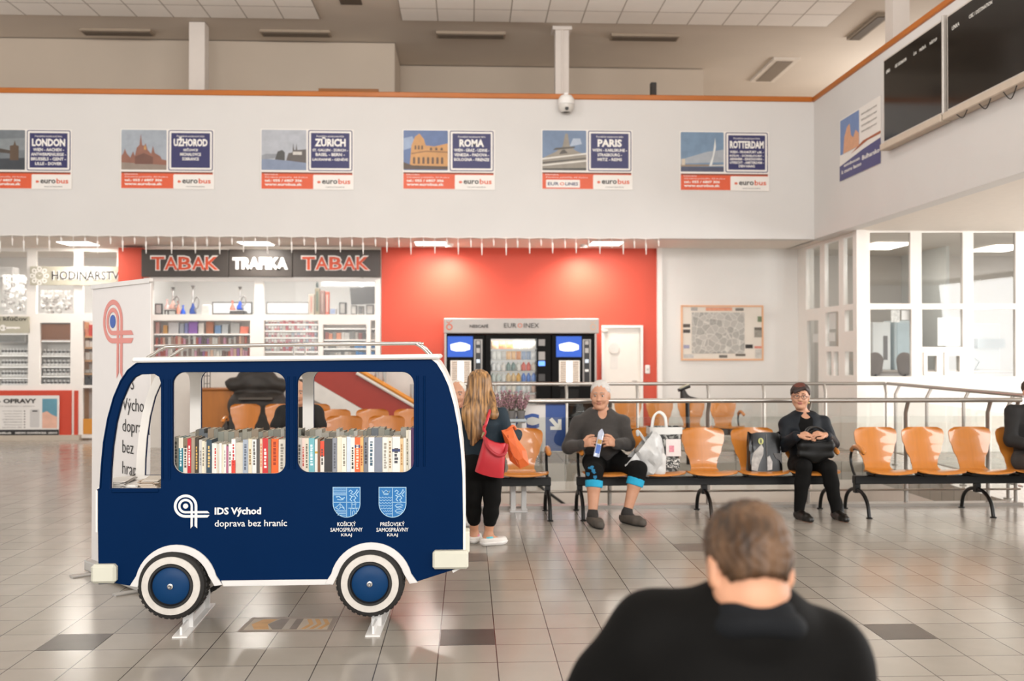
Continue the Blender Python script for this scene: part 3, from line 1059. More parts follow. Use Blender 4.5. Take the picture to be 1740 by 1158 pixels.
for city, px0, px1, py0, py1 in (('LONDON', -34, 122, 219, 322), ('UŽHOROD', 205, 364, 219, 322), ('ZÜRICH', 443, 601, 219, 323), ('ROMA', 684, 841, 220, 323), ('PARIS', 920, 1075, 220, 323), ('ROTTERDAM', 1155, 1307, 223, 325)):
    Y = PAR_Y - .006
    a, b = at(px0, py0, Y), at(px1, py1, Y)
    x0, x1, z1, z0 = a.x, b.x, a.z, b.z
    W, H = x1 - x0, z1 - z0
    t = thing('travel_poster', plabel[city], 'poster', ((x0 + x1) / 2, Y, z0), group='travel posters on the gallery parapet')
    plate('poster_sheet', [rect(x0, z0, x1, z1)], .005, PAPER, t, origin=(0, Y - .002, 0))
    photo_part(t, x0 + .01 * W, z0 + .32 * H, x0 + .49 * W, z0 + .985 * H, Y, pics[city])
    bx0, bx1, bz0, bz1 = x0 + .51 * W, x0 + .985 * W, z0 + .31 * H, z0 + .985 * H
    me = [plate_mesh([rrect(bx0, bz0, bx1, bz1, .03)], .004, origin=(0, Y - .006, 0)), plate_mesh([rrect(bx0 + .014, bz0 + .014, bx1 - .014, bz1 - .014, .02)], .001, origin=(0, Y - .007, 0)),
          plate_mesh([rect(bx0 + .045, bz0 + .045, bx1 - .045, bz1 - .045)], .001, origin=(0, Y - .008, 0))]
    join_meshes('x', me, [0, 1, 0]).build('name_panel', [NAVY, PAPER], t, fixn=False)
    cx, bw, bh = (bx0 + bx1) / 2, bx1 - bx0, bz1 - bz0
    text('city_lettering', city, (cx, Y - .0095, bz0 + bh * .60), LETTER_W, t, size=.1, align='CENTER', width=bw * {'PARIS': .56, 'ROMA': .56, 'ROTTERDAM': .8, 'ZÜRICH': .7}.get(city, .76), height=bh * (.23 if city in ('UŽHOROD', 'ZÜRICH') else .19), bold=.004, thick=.001)
    ms, z = [], bz0 + bh * .48
    n = len(lists[city])
    st = .115 if n < 5 else .088
    for ln in lists[city]:
        m_ = text_mesh(ln, .1, width=bw * min(.8, .047 * len(ln)), height=bh * (.075 if n < 5 else .062), bold=.0025, thick=.001, align='CENTER')
        m_.transform(Matrix.Translation((cx, Y - .0095, z)) @ FACE_MY)
        ms.append(m_); z -= bh * st
    m_ = text_mesh('Pravidelná autobusová linka', .1, width=bw * .62, height=bh * .045, thick=.001, align='CENTER')
    m_.transform(Matrix.Translation((cx, Y - .0095, bz0 + bh * .83)) @ FACE_MY); ms.append(m_)
    join_meshes('x', ms).build('route_lettering', LETTER_W, t, fixn=False)
    # orange strip with contact lines, white corner with the bus line's word mark
    sz1 = z0 + .28 * H
    me = [plate_mesh([rect(x0 + .01 * W, z0 + .01 * H, x0 + .985 * W, sz1)], .003, origin=(0, Y - .0055, 0)), plate_mesh([rect(x0 + .01 * W, sz1 - .02 * H, x0 + .985 * W, sz1 + .005 * H)], .001, origin=(0, Y - .0065, 0)),
          plate_mesh([rrect(x0 + .565 * W, z0 + .0 * H, x0 + 1.0 * W, sz1 - .035 * H, .02)], .001, origin=(0, Y - .007, 0))]
    join_meshes('x', me, [0, 1, 2]).build('contact_strip', [ORANGE_P, M('7a3a22', .5), PAPER], t, fixn=False)
    ms = []
    for ln, zz, hh, ww, bo in (('Informácie', .235, .022, .14, 0), ('Združená pokladňa, AS Košice', .185, .028, .46, 0), ('tel.: 055 / 6807 306', .125, .042, .40, .003), ('www.eurobus.sk', .06, .046, .40, .003)):
        m_ = text_mesh(ln, .1, width=ww * W, height=hh * H, bold=bo, thick=.001)
        m_.transform(Matrix.Translation((x0 + .045 * W, Y - .0085, z0 + zz * H)) @ FACE_MY); ms.append(m_)
    if city == 'PARIS':
        ms = ms[:2]
    join_meshes('x', ms).build('contact_lettering', LETTER_W, t, fixn=False)
    if city == 'PARIS':
        plate('sticker', [rrect(x0 + .05 * W, z0 + .03 * H, x0 + .42 * W, z0 + .16 * H, .01)], .001, PAPER, t, origin=(0, Y - .008, 0))
        for bd, xx, ww, mm in (('EUR', .07, .12, NAVY), ('O', .20, .05, ORANGE_P), ('LINES', .26, .14, NAVY)):
            text('sticker_lettering', bd, (x0 + xx * W, Y - .0095, z0 + .065 * H), mm, t, size=.1, width=ww * W, height=.055 * H, bold=.002, thick=.001)
    lg = [plate_mesh([circle(x0 + .625 * W, z0 + .125 * H, .022), circle(x0 + .625 * W, z0 + .125 * H, .014)], .001, origin=(0, Y - .009, 0)), plate_mesh([rect(x0 + .61 * W, z0 + .115 * H, x0 + .645 * W, z0 + .135 * H)], .001, origin=(0, Y - .0095, 0))]
    join_meshes('x', lg, [0, 0]).build('emblem', ORANGE_P, t, fixn=False)
    text('brand_lettering', 'euro', (x0 + .66 * W, Y - .009, z0 + .095 * H), INK, t, size=.1, width=.165 * W, height=.065 * H, bold=.002, thick=.001)
    text('brand_lettering', 'bus', (x0 + .835 * W, Y - .009, z0 + .095 * H), ORANGE_P, t, size=.1, width=.13 * W, height=.085 * H, bold=.002, thick=.001)
    text('brand_small_print', 'cestovná kancelária', (x0 + .70 * W, Y - .009, z0 + .035 * H), INK, t, size=.1, width=.2 * W, height=.02 * H, thick=.001)

# --- poster on the right parapet (beside the screens)
X = RW_X - .006
a, b = atx(1427, 205, X), atx(1497, 282, X)
c = atx(1427, 309, X)
ya, yb2 = a.y, b.y
zt2, zb2 = a.z, c.z
t = thing('travel_poster', 'beach holiday poster on the right parapet beside the dark screens', 'poster', (X, (ya + yb2) / 2, zb2))
U = lambda s: -ya + s * (ya - yb2)
V = lambda s: zb2 + s * (zt2 - zb2)
sh = lambda x0, z0, x1, z1: rect(U(x0), V(z0), U(x1), V(z1))
plate('poster_sheet', [sh(0, 0, 1, 1)], .005, PAPER, t, mat=FACE_MX, origin=(X - .002, 0, 0))
me = [plate_mesh([sh(.02, .42, .5, .98)], .002, mat=FACE_MX, origin=(X - .006, 0, 0)),
      plate_mesh([[(U(u), V(v)) for u, v in ((.1, .42), (.13, .68), (.2, .82), (.27, .85), (.3, .66), (.36, .6), (.42, .7), (.5, .62), (.5, .42))]], .001, mat=FACE_MX, origin=(X - .0075, 0, 0))]
join_meshes('x', me, [0, 1]).build('photo_print', [M('6a84b4', .4, var=.08), M('d8a07c', .5, var=.12, scale=9)], t, fixn=False)
me = [plate_mesh([[(U(u), V(v)) for u, v in ((0, 0), (1, 0), (1, .38), (.6, .34), (0, .24))]], .002, mat=FACE_MX, origin=(X - .006, 0, 0)),
      plate_mesh([[(U(u), V(v)) for u, v in ((.3, .36), (.7, .44), (1, .44), (1, .48), (.6, .47))]], .002, mat=FACE_MX, origin=(X - .006, 0, 0))]
join_meshes('x', me, [0, 1]).build('printed_band', [M('4a4878', .45, var=.06), M('a85a34', .5)], t, fixn=False)
ms = []
for bd, u, v, w, hh in (('autobusom', .12, .2, .4, .05), ('k moru lacno', .06, .1, .5, .06), ('Bulharsko', .58, .17, .4, .07)):
    m_ = text_mesh(bd, .1, width=w * (ya - yb2), height=hh * (zt2 - zb2), bold=.002, thick=.001)
    m_.transform(Matrix.Translation((X - .008, -U(u), V(v))) @ FACE_MX); ms.append(m_)
join_meshes('x', ms).build('lettering', LETTER_W, t, fixn=False)
ms = []
for i in range(4):
    m_ = text_mesh('Letné pobyty pri mori', .1, width=.36 * (ya - yb2), height=.045 * (zt2 - zb2), thick=.001)
    m_.transform(Matrix.Translation((X - .008, -U(.56), V(.86 - i * .09))) @ FACE_MX); ms.append(m_)
join_meshes('x', ms).build('small_lettering', M('8a847e', .6), t, fixn=False)

# --- two big dark departure screens on the right parapet
s0, s1 = atx(1501, 143, X - .1), atx(1603, 85, X - .1)
sz0, sz1 = 4.36, 5.50
y_a, y_b, y_c = s0.y, s1.y, atx(1609, 90, X - .1).y
SCR = M('0e0c0b', .12, var=.1, scale=2)
for i, (ya_, yb_) in enumerate(((y_a, y_b), (y_c, y_c - 2.45))):
    t = thing('departure_screen', ('dark departure screen beside the beach poster on the right parapet', 'dark departure screen cut by the right edge of the photo')[i], 'screen', (X - .05, (ya_ + yb_) / 2, sz0), group='departure screens')
    MB().box(X - .10, X - .005, yb_, ya_, sz0, sz1, bev=.01).build('casing', M('c9c0b6', .5), t)
    plate('display', [rect(-ya_ + .03, sz0 + .03, -yb_ - .03, sz1 - .03)], .01, SCR, t, mat=FACE_MX, origin=(X - .103, 0, 0))
    ms = []
    W = ya_ - yb_
    for bd, u, w in (('LINKA', .04, .07), ('CIEĽ / DESTINATION', .2, .2), ('ČAS', .52, .05), ('MEŠKÁ', .62, .1), ('NÁSTUP', .78, .11)):
        m_ = text_mesh(bd, .1, width=w * W, height=.045, thick=.001)
        m_.transform(Matrix.Translation((X - .106, ya_ - .04 - u * W, sz1 - .22)) @ FACE_MX); ms.append(m_)
    join_meshes('x', ms).build('column_headings', M('d8d2c8', .5, emit=.3), t, fixn=False)
    MB().box(X - .14, X - .005, yb_, ya_ + .04, sz0 - .09, sz0, bev=.01).build('cable_ledge', M('c8b8a6', .6), t)
    if i == 1:
        for k in range(3):
            yk0 = ya_ - .25 - k * .5
            MB().tube(catmull([(X - .12, yk0, sz0 - .08), (X - .1, yk0 - .12, sz0 - .15 - .02 * k), (X - .12, yk0 - .28, sz0 - .07)]), .006, 6).build('cable', BLACK, t, smooth=True)
t = tag(MB().box(X - .13, X - .005, y_b - .005, y_b - .045, sz0 - .02, sz1 + .02, bev=.008).build('aluminium_strip', M('cfcac4', .3, metal=.6)), 'upright aluminium strip between the two departure screens', 'strip')

# --- dome camera under the gallery capping
c = at(962, 170, PAR_Y - .15)
t = thing('dome_camera', 'white dome security camera hanging in front of the gallery parapet', 'camera', (c.x, PAR_Y - .15, 5.4))
MB().box(c.x - .03, c.x + .03, PAR_Y - .15, PAR_Y + .02, 5.70, 5.75).build('bracket', WHITE, t)
MB().lathe([(.03, 5.72), (.09, 5.70), (.13, 5.64), (.13, 5.56), (.11, 5.54)], (c.x, PAR_Y - .15, 0), 24).build('housing', WHITE, t, smooth=True)
MB().lathe([(.10, 5.55), (.098, 5.50), (.075, 5.45), (.04, 5.42), (0, 5.415)], (c.x, PAR_Y - .15, 0), 24).build('dome', M('4a423c', .1, var=.2), t, smooth=True)
MB().lathe([(.13, 5.545), (.125, 5.50), (.10, 5.455), (.07, 5.43)], (c.x, PAR_Y - .15, 0), 24, cap=False).build('dome_shroud', M('d8d2ca', .3), t, smooth=True)
# only the rear half of the shroud remains so that the lens shows: the lens
MB().lathe([(.03, 0), (.03, .02), (0, .02)], (c.x, PAR_Y - .27, 5.47), 16, axis='y').build('lens', BLACK, t, smooth=True)

# --- air vents in the gallery ceiling
for i, (px, py) in enumerate(((200, 54), (503, 56), (800, 59), (1095, 63))):
    p = atz(px, py, CEIL_Z)
    t = thing('air_vent', ('slotted air vent in the gallery ceiling left of the left column', 'slotted air vent in the gallery ceiling right of the left column', 'slotted air vent in the gallery ceiling left of the dome camera', 'slotted air vent in the gallery ceiling right of the dome camera')[i], 'vent', (p.x, p.y, CEIL_Z - .03), group='slotted vents of the gallery ceiling')
    MB().box(p.x - .6, p.x + .6, p.y - .14, p.y + .14, CEIL_Z - .03, CEIL_Z + .02).build('vent_frame', M('a3927f', .7), t)
    v = MB()
    for k in range(5):
        v.box(p.x - .57, p.x + .57, p.y - .11 + k * .046, p.y - .09 + k * .046, CEIL_Z - .045, CEIL_Z - .028)
    v.build('louvre', M('6d5f50', .7), t)
p = atz(1475, 45, CEIL_Z)
t = thing('air_vent', 'slotted air vent in the ceiling above the right parapet', 'vent', (p.x, p.y, CEIL_Z - .03))
MB().box(p.x - .12, p.x + .12, p.y - .65, p.y + .65, CEIL_Z - .035, CEIL_Z + .02).build('vent_frame', M('8d7f6e', .7), t)
MB().box(p.x - .08, p.x + .08, p.y - .6, p.y + .6, CEIL_Z - .045, CEIL_Z - .03).build('louvre', M('5d5144', .7), t)
p = atz(1315, 119, CEIL_Z)
t = thing('air_vent', 'long air vent in the far gallery ceiling near the right corner', 'vent', (p.x, p.y, CEIL_Z - .03))
MB().box(p.x - .25, p.x + .25, p.y - .8, p.y + .8, CEIL_Z - .03, CEIL_Z + .02).build('vent_frame', M('d8cdc0', .6), t)
MB().box(p.x - .15, p.x + .15, p.y - .7, p.y + .7, CEIL_Z - .04, CEIL_Z - .025).build('louvre', M('85786a', .7), t)
p = at(1390, 160, 22.0)

# --- things standing on the gallery parapet
tag(MB().pbox(541, 150, 643, 163, PAR_Y + .28, PAR_Y + .34).build('wooden_board', M('8a5418', .5, var=.15, scale=12, stretch=(.2, 1, 1))), 'brown wooden board standing behind the gallery capping', 'board')
p = at(1110, 150, PAR_Y + .5)
t = thing('loudspeaker', 'narrow dark loudspeaker standing behind the gallery capping', 'loudspeaker', (p.x, PAR_Y + .5, SOF_Z + .25))
MB().box(p.x - .05, p.x + .05, PAR_Y + .45, PAR_Y + .56, SOF_Z + .25, Z_(138, PAR_Y + .5), bev=.01).build('cabinet', BLACK, t)
MB().box(p.x - .035, p.x + .035, PAR_Y + .44, PAR_Y + .46, 5.4, Z_(142, PAR_Y + .5)).build('grille', M('3a3531', .8, var=.2, scale=60), t)

# --- icicle lights along the soffit edge
t = thing('icicle_lights', 'string of white icicle lights hanging along the soffit edge above the shops', 'fairy lights', (0, PAR_Y + .1, 3.3))
xs0, xs1 = X_(0, PAR_Y) - .2, X_(1118, PAR_Y)
ICY = M('f4f0ea', .35, var=.02)
n = 56
pts = []
for i in range(n + 1):
    x = xs0 + (xs1 - xs0) * i / n
    pts.append((x, PAR_Y - .02, SOF_Z - .005 - (.012 if i % 2 else 0)))
MB().tube(pts, .006, 6).build('cable', ICY, t, smooth=True)
rnd = random.Random(5)
for i in range(n + 1):
    x = xs0 + (xs1 - xs0) * i / n + rnd.uniform(-.01, .01)
    L = (.15, .27)[i % 2] + rnd.uniform(-.015, .03)
    MB().tube([(x, PAR_Y - .02, SOF_Z - .0), (x, PAR_Y - .02, SOF_Z - L * .35), (x + .003, PAR_Y - .02, SOF_Z - L * .36), (x + .005, PAR_Y - .02, SOF_Z - L)], [.004, .004, .014, .005], 6).build('icicle', ICY, t, smooth=True)

# --- tobacco shop fascia
Y = WALL_Y - .14
t = thing('shop_sign', 'long dark fascia sign reading TABAK TRAFIKA TABAK over the tobacco shop', 'sign', (X_(443, Y), Y, Z_(472, Y)))
SIGN = M('453e39', .45, var=.06, scale=3)
for a, b in ((240, 387.5), (388.5, 496.5), (497.5, 646)):
    MB().pbox(a, 424, b, 471, Y, Y + .13, bev=.008).build('sign_panel', SIGN, t)
LT = M('d5532f', .45, var=.03)
for px in (314.5, 570.5):
    for j, ch in enumerate('TABAK'):
        cxp = px + (-46, -23.5, 0, 23, 46)[j]
        tw('letter_outline', ch, cxp, 460.2, Y, LETTER_W, t, width_px=25.5, cap_px=25.5, off=.008, thick=.006, bold=.006)
        tw('letter', ch, cxp, 459, Y, LT, t, width_px=21.5, cap_px=22, off=.014, thick=.006, bold=.002)
tw('lettering', 'TRAFIKA', 442.5, 458.3, Y, LETTER_W, t, width_px=93, cap_px=20.5, off=.012, thick=.008, bold=.006)

# --- watch shop fascia
Y = WALL_Y - .06
t = thing('shop_sign', 'pale olive sign reading HODINÁRSTVO with a white clock emblem', 'sign', (X_(125, Y), Y, Z_(485, Y)))
plate('sign_panel', [prect((51, 453, 204, 485), Y)], .04, M('b9b3a0', .5, var=.03), t, origin=(0, Y, 0))
tw('letter_halo', 'HODINÁRSTVO', 88, 476.5, Y, LETTER_W, t, width_px=126, cap_px=19.5, align='LEFT', off=.004, thick=.002, bold=.007)
tw('lettering', 'HODINÁRSTVO', 88.5, 475.5, Y, INK, t, width_px=124, cap_px=18, align='LEFT', off=.008, thick=.002, bold=.001)
c = at(67, 469, Y)
em = [plate_mesh([circle(c.x, c.z, .085), circle(c.x, c.z, .07)], .003, origin=(0, Y - .004, 0))]
for k in range(8):
    a = k * math.pi / 4
    em.append(plate_mesh([circle(c.x + .125 * math.cos(a), c.z + .125 * math.sin(a), .042, 14), circle(c.x + .125 * math.cos(a), c.z + .125 * math.sin(a), .02, 14)], .003, origin=(0, Y - .005, 0)))
em.append(plate_mesh([[(c.x - .008, c.z), (c.x, c.z - .01), (c.x + .05, c.z + .03)]], .003, origin=(0, Y - .006, 0)))
em.append(plate_mesh([[(c.x - .01, c.z), (c.x + .005, c.z - .008), (c.x - .035, c.z + .05)]], .003, origin=(0, Y - .006, 0)))
join_meshes('x', em).build('clock_emblem', LETTER_W, t, fixn=False)

t = thing('shop_sign', 'pale olive key cutting sign with a white key drawing', 'sign', (X_(20, Y), Y, Z_(566, Y)))
plate('sign_panel', [prect((-50, 538, 49, 566), Y)], .03, M('b9b3a0', .5, var=.03), t, origin=(0, Y, 0))
tw('lettering', 'výroba kľúčov', 46, 547.5, Y, INK, t, width_px=80, cap_px=9.5, align='RIGHT', bold=.001)
c = at(5, 557.5, Y)
key = [plate_mesh([circle(c.x, c.z, .055), circle(c.x - .02, c.z, .02)], .003, origin=(0, Y - .004, 0)),
       plate_mesh([[(c.x + .04, c.z + .02), (c.x + .28, c.z + .018), (c.x + .3, c.z), (c.x + .28, c.z - .015), (c.x + .25, c.z - .01), (c.x + .22, c.z - .022), (c.x + .18, c.z - .01), (c.x + .04, c.z - .02)]], .003, origin=(0, Y - .004, 0))]
join_meshes('x', key).build('key_emblem', LETTER_W, t, fixn=False)

Y = WALL_Y - .07
t = thing('repair_banner', 'white phone repair banner reading SERVIS OPRAVY on the red spandrel', 'banner', (X_(30, Y), Y, Z_(741, Y)))
plate('banner_sheet', [prect((-90, 673, 100, 741), Y)], .02, M('e6e1dc', .5, var=.02), t, origin=(0, Y, 0))
tw('lettering', 'SERVIS - OPRAVY', 62, 685.5, Y, INK, t, width_px=106, cap_px=7.5, align='RIGHT', bold=.003)
tw('small_lettering', 'mobilných telefónov a tabletov', 60, 692, Y, M('a8a29c', .6), t, width_px=76, cap_px=2.6, align='RIGHT')
ms = []
for k in range(7):
    q = at(38, 700 + k * 4.6, Y)
    m_ = text_mesh(('výmena displeja', 'výmena batérie', 'oprava konektora', 'odblokovanie', 'aktualizácia', 'čistenie', 'záchrana dát')[k], .1, width=.34 - .02 * (k % 3), height=.02, thick=.001, align='RIGHT')
    m_.transform(Matrix.Translation((q.x, Y - .006, q.z)) @ FACE_MY); ms.append(m_)
    ms.append(plate_mesh([circle(q.x + .04, q.z + .01, .012, 10)], .001, origin=(0, Y - .006, 0)))
join_meshes('x', ms).build('service_list', M('6d6762', .6), t, fixn=False)
plate('phone_picture', [prect((72, 678, 97, 728), Y)], .002, M('5f8fa0', .35, var=.3, scale=3), t, origin=(0, Y - .003, 0))
a = at(72, 702, Y); b = at(97, 728, Y)
plate('phone_screen_shore', [[(a.x, b.z), (b.x, b.z), (b.x, a.z - .07), (a.x + .16, a.z - .03), (a.x + .08, a.z + .03), (a.x, a.z)]], .001, M('e0b09a', .4, var=.1), t, origin=(0, Y - .0055, 0))
plate('phone_back_picture', [rrect(*[v for p in (at(51, 727, Y), at(67, 696, Y)) for v in (p.x, p.z)], .02)], .002, M('c9c5c2', .4, var=.05), t, origin=(0, Y - .003, 0))
plate('phone_camera_picture', [prect((55, 698, 64, 700), Y)], .001, INK, t, origin=(0, Y - .0055, 0))
plate('footer_band', [prect((-90, 731, 100, 740), Y)], .002, INK, t, origin=(0, Y - .003, 0))
ms = []
for bd, px, w in (('servismobilik.sk', 20, 46), ('SAMSUNG', 35, 17), ('HUAWEI', 55, 17), ('NOKIA', 72, 14), ('LENOVO', 90, 15)):
    m_ = text_mesh(bd, .1, width=w * Y / FPX, height=.03, thick=.001, bold=.003, align='RIGHT' if px == 20 else 'CENTER')
    q = at(px, 737.5, Y)
    m_.transform(Matrix.Translation((q.x, Y - .0065, q.z)) @ FACE_MY); ms.append(m_)
join_meshes('x', ms).build('footer_lettering', LETTER_W, t, fixn=False)

# --- street map board on the white wall
Y = WALL_Y - .01
a, b = at(1157, 519, Y), at(1297, 613, Y)
t = thing('map_board', 'framed street map with orange border on the white wall', 'map', ((a.x + b.x) / 2, Y, b.z))
x0, x1, z0, z1 = a.x, b.x, b.z, a.z
plate('board_frame', [rect(x0, z0, x1, z1), rect(x0 + .03, z0 + .03, x1 - .03, z1 - .03)], .03, M('e8b48c', .45, var=.04), t, origin=(0, Y - .02, 0))
plate('map_sheet', [rect(x0 + .02, z0 + .02, x1 - .02, z1 - .02)], .01, M('e6dccf', .5, var=.05, scale=4), t, origin=(0, Y - .005, 0))


def voronoi_mat(name, base, line, scale, width):
    m = bpy.data.materials.new(name)
    m.use_nodes = True
    nt = m.node_tree
    b_ = nt.nodes['Principled BSDF']
    b_.inputs['Roughness'].default_value = .5
    tc = nt.nodes.new('ShaderNodeTexCoord')
    v1 = nt.nodes.new('ShaderNodeTexVoronoi'); v1.feature = 'DISTANCE_TO_EDGE'; v1.inputs['Scale'].default_value = scale
    v2 = nt.nodes.new('ShaderNodeTexVoronoi'); v2.inputs['Scale'].default_value = scale
    nz = nt.nodes.new('ShaderNodeTexNoise'); nz.inputs['Scale'].default_value = scale * 4
    mr = nt.nodes.new('ShaderNodeMapRange'); mr.inputs['From Max'].default_value = width
    mx = nt.nodes.new('ShaderNodeMix'); mx.data_type = 'RGBA'
    hs = nt.nodes.new('ShaderNodeMix'); hs.data_type = 'RGBA'
    hs.inputs['A'].default_value = lin(base)
    hs.inputs['B'].default_value = tuple(v * .45 for v in lin(base)[:3]) + (1,)
    mt = nt.nodes.new('ShaderNodeMath'); mt.operation = 'MULTIPLY'
    sp_ = nt.nodes.new('ShaderNodeSeparateColor')
    nt.links.new(tc.outputs['Object'], v1.inputs['Vector']); nt.links.new(tc.outputs['Object'], v2.inputs['Vector']); nt.links.new(tc.outputs['Object'], nz.inputs['Vector'])
    nt.links.new(v2.outputs['Color'], sp_.inputs[0])
    nt.links.new(sp_.outputs[0], mt.inputs[0]); nt.links.new(nz.outputs['Fac'], mt.inputs[1])
    nt.links.new(mt.outputs[0], hs.inputs['Factor'])
    nt.links.new(v1.outputs['Distance'], mr.inputs['Value'])
    nt.links.new(mr.outputs[0], mx.inputs['Factor'])
    mx.inputs['A'].default_value = lin(line)
    nt.links.new(hs.outputs['Result'], mx.inputs['B'])
    nt.links.new(mx.outputs['Result'], b_.inputs['Base Color'])
    return m


W, H = x1 - x0, z1 - z0
plate('street_plan', [rect(x0 + .13 * W, z0 + .13 * H, x0 + .77 * W, z0 + .87 * H)], .002, voronoi_mat('street_plan', 'c2bdb5', 'dcd7ce', 9, .07), t, origin=(0, Y - .012, 0))
rnd = random.Random(3)
ads = [(.025, .60, .11, .66, '5a5048'), (.025, .50, .11, .56, '4a423c'), (.03, .22, .1, .28, '9a98b0'), (.66, .08, .78, .0 + .12, '6b6258'), (.78, .22, .87, .29, '2f2a26'), (.89, .42, .985, .55, '9d978c'), (.89, .55, .985, .6, '6a6258'), (.89, .22, .985, .26, 'd88a78'),
       (.9, .04, .98, .2, 'c9c4bc'), (.3, .9, .62, .96, 'e4a080'), (.66, .9, .76, .95, '7c756c'), (.46, .05, .56, .1, '7a746c'), (.93, .70, .985, .8, '7e8a6c'), (.12, .9, .2, .96, 'b0aaa2'), (.03, .05, .15, .11, 'c8c4c0')]
me, mi = [], []
cols = []
for u0, v0, u1, v1, c_ in ads:
    me.append(plate_mesh([rect(x0 + u0 * W, z0 + v0 * H, x0 + u1 * W, z0 + v1 * H)], .002, origin=(0, Y - .012, 0)))
    mi.append(len(cols)); cols.append(M(c_, .5, var=.2, scale=14))
join_meshes('x', me, mi).build('advert_border', cols, t, fixn=False)

# small white alarm box on the red wall
c = at(1100, 628, WALL_Y)
t = thing('alarm_button', 'small white oval alarm button on the red wall beside the door', 'alarm button', (c.x, WALL_Y, c.z - .08))
MB().box(c.x - .045, c.x + .045, WALL_Y - .03, WALL_Y, c.z - .08, c.z + .08, bev=.02).build('housing', WHITE, t)
MB().lathe([(.022, 0), (.022, -.012), (0, -.014)], (c.x, WALL_Y - .03, c.z), 16, axis='y').build('button', M('cfc8c0', .3), t, smooth=True)

# ================================================================== RAILINGS, BENCHES, VENDING MACHINES
def rail_run(t, p0, p1, ztop, posts, glass=True, r=.024, bend=0.0, side=(0, 1, 0)):
    """top rail, posts bent towards the rail, lower bar and glass panes along p0-p1"""
    p0, p1 = Vector(p0), Vector(p1)
    d = (p1 - p0).normalized()
    sv = Vector(side)
    MB().tube([p0 + Vector((0, 0, ztop)), p1 + Vector((0, 0, ztop))], r, 14).build('top_rail', STEEL, t, smooth=True)
    MB().tube([p0 + Vector((0, 0, .16)) + sv * .03, p1 + Vector((0, 0, .16)) + sv * .03], .011, 8).build('lower_bar', STEEL, t, smooth=True)
    PST = M('a09a93', .35, metal=.8, var=.05)
    L = (p1 - p0).length
    for s in posts:
        q = p0 + d * s
        u = q + sv * .06
        po = MB()
        po.tube([u + Vector((0, 0, 0)), u + Vector((0, 0, ztop - .13)), q + Vector((0, 0, ztop - .01))], .021, 10)
        po.lathe([(.05, 0), (.05, .012), (.024, .014)], (u.x, u.y, 0), 16)
        po.build('post', PST, t, smooth=True)
    if glass:
        ed = sorted(posts)
        for a, b in zip(ed[:-1], ed[1:]):
            if b - a < .2: continue
            qa, qb = p0 + d * (a + .04) + sv * .05, p0 + d * (b - .04) + sv * .05
            th = sv * .008
            vs = []
            for z in (.17, .90):
                for q in (qa, qb, qb + th, qa + th):
                    vs.append((q.x, q.y, z))
            MB().add(vs, [(0, 1, 2, 3), (4, 5, 6, 7), (0, 1, 5, 4), (1, 2, 6, 5), (2, 3, 7, 6), (3, 0, 4, 7)]).build('glass_panel', GLASS_RAIL, t)


RY = 9.85
rx_a, rx_b = HOLE[0], 5.60
t = thing('stair_railing', 'steel and glass railing along the near side of the stair opening, behind the benches', 'railing', ((rx_a + rx_b) / 2, RY, 0))
MB().box(rx_a, rx_b, RY - .03, RY + .12, 0, .03).build('floor_edging', M('a39c94', .35, metal=.5), t)
posts = [X_(px, RY) - rx_a for px in (760, 870, 1037, 1205, 1376, 1543, 1683)] + [rx_b - rx_a - .03]
rail_run(t, (rx_a, RY, 0), (rx_b, RY, 0), 1.065, posts)
RY2 = 13.9
cxr = X_(1507, RY2)
t = thing('stair_railing', 'steel railing along the far side of the stair opening', 'railing', ((rx_a + cxr) / 2, RY2, 0))
posts = [X_(px, RY2) - rx_a for px in (780, 842, 962, 1082, 1202, 1296, 1400, 1503)]
rail_run(t, (rx_a, RY2, 0), (cxr - .03, RY2, 0), 1.10, posts, side=(0, -1, 0), glass=True)
t = thing('stair_railing', 'steel railing along the right side of the stair opening, running toward the booth', 'railing', (cxr, 12, 0))
ps = [.45, 1.5, 2.55, 3.6]
rail_run(t, (cxr, RY2 - .02, 0), (cxr - .2, RY + .2, 0), 1.10, ps, side=(-1, 0, 0))
# dark handrails of the flight that goes down inside the opening
t = thing('handrail', 'dark handrail sloping down inside the stair opening behind the benches', 'handrail', (1.6, HOLE[3] - .1, -.5))
a, b = at(880, 800, HOLE[3] - .12), at(990, 880, HOLE[3] - .12)
MB().tube([(a.x, a.y, a.z), (b.x, b.y, b.z)], .02, 8).build('rail', BLACK, t, smooth=True)
MB().tube([(a.x + .5, a.y + .1, a.z - .36), (a.x + .5, a.y + .02, a.z - .36)], .012, 8).build('wall_bracket', BLACK, t, smooth=True)
t = thing('handrail', 'dark handrail sloping down at the right end of the stair opening', 'handrail', (5, HOLE[3] - .1, -.5))
a, b = at(1610, 822, 11.5), at(1760, 872, 11.5)
MB().tube([(a.x, a.y, a.z), (b.x, b.y, b.z)], .025, 8).build('rail', BLACK, t, smooth=True)
MB().tube([(b.x - .3, b.y, b.z + .1), (b.x - .3, b.y, b.z - .5)], .015, 8).build('support', BLACK, t, smooth=True)

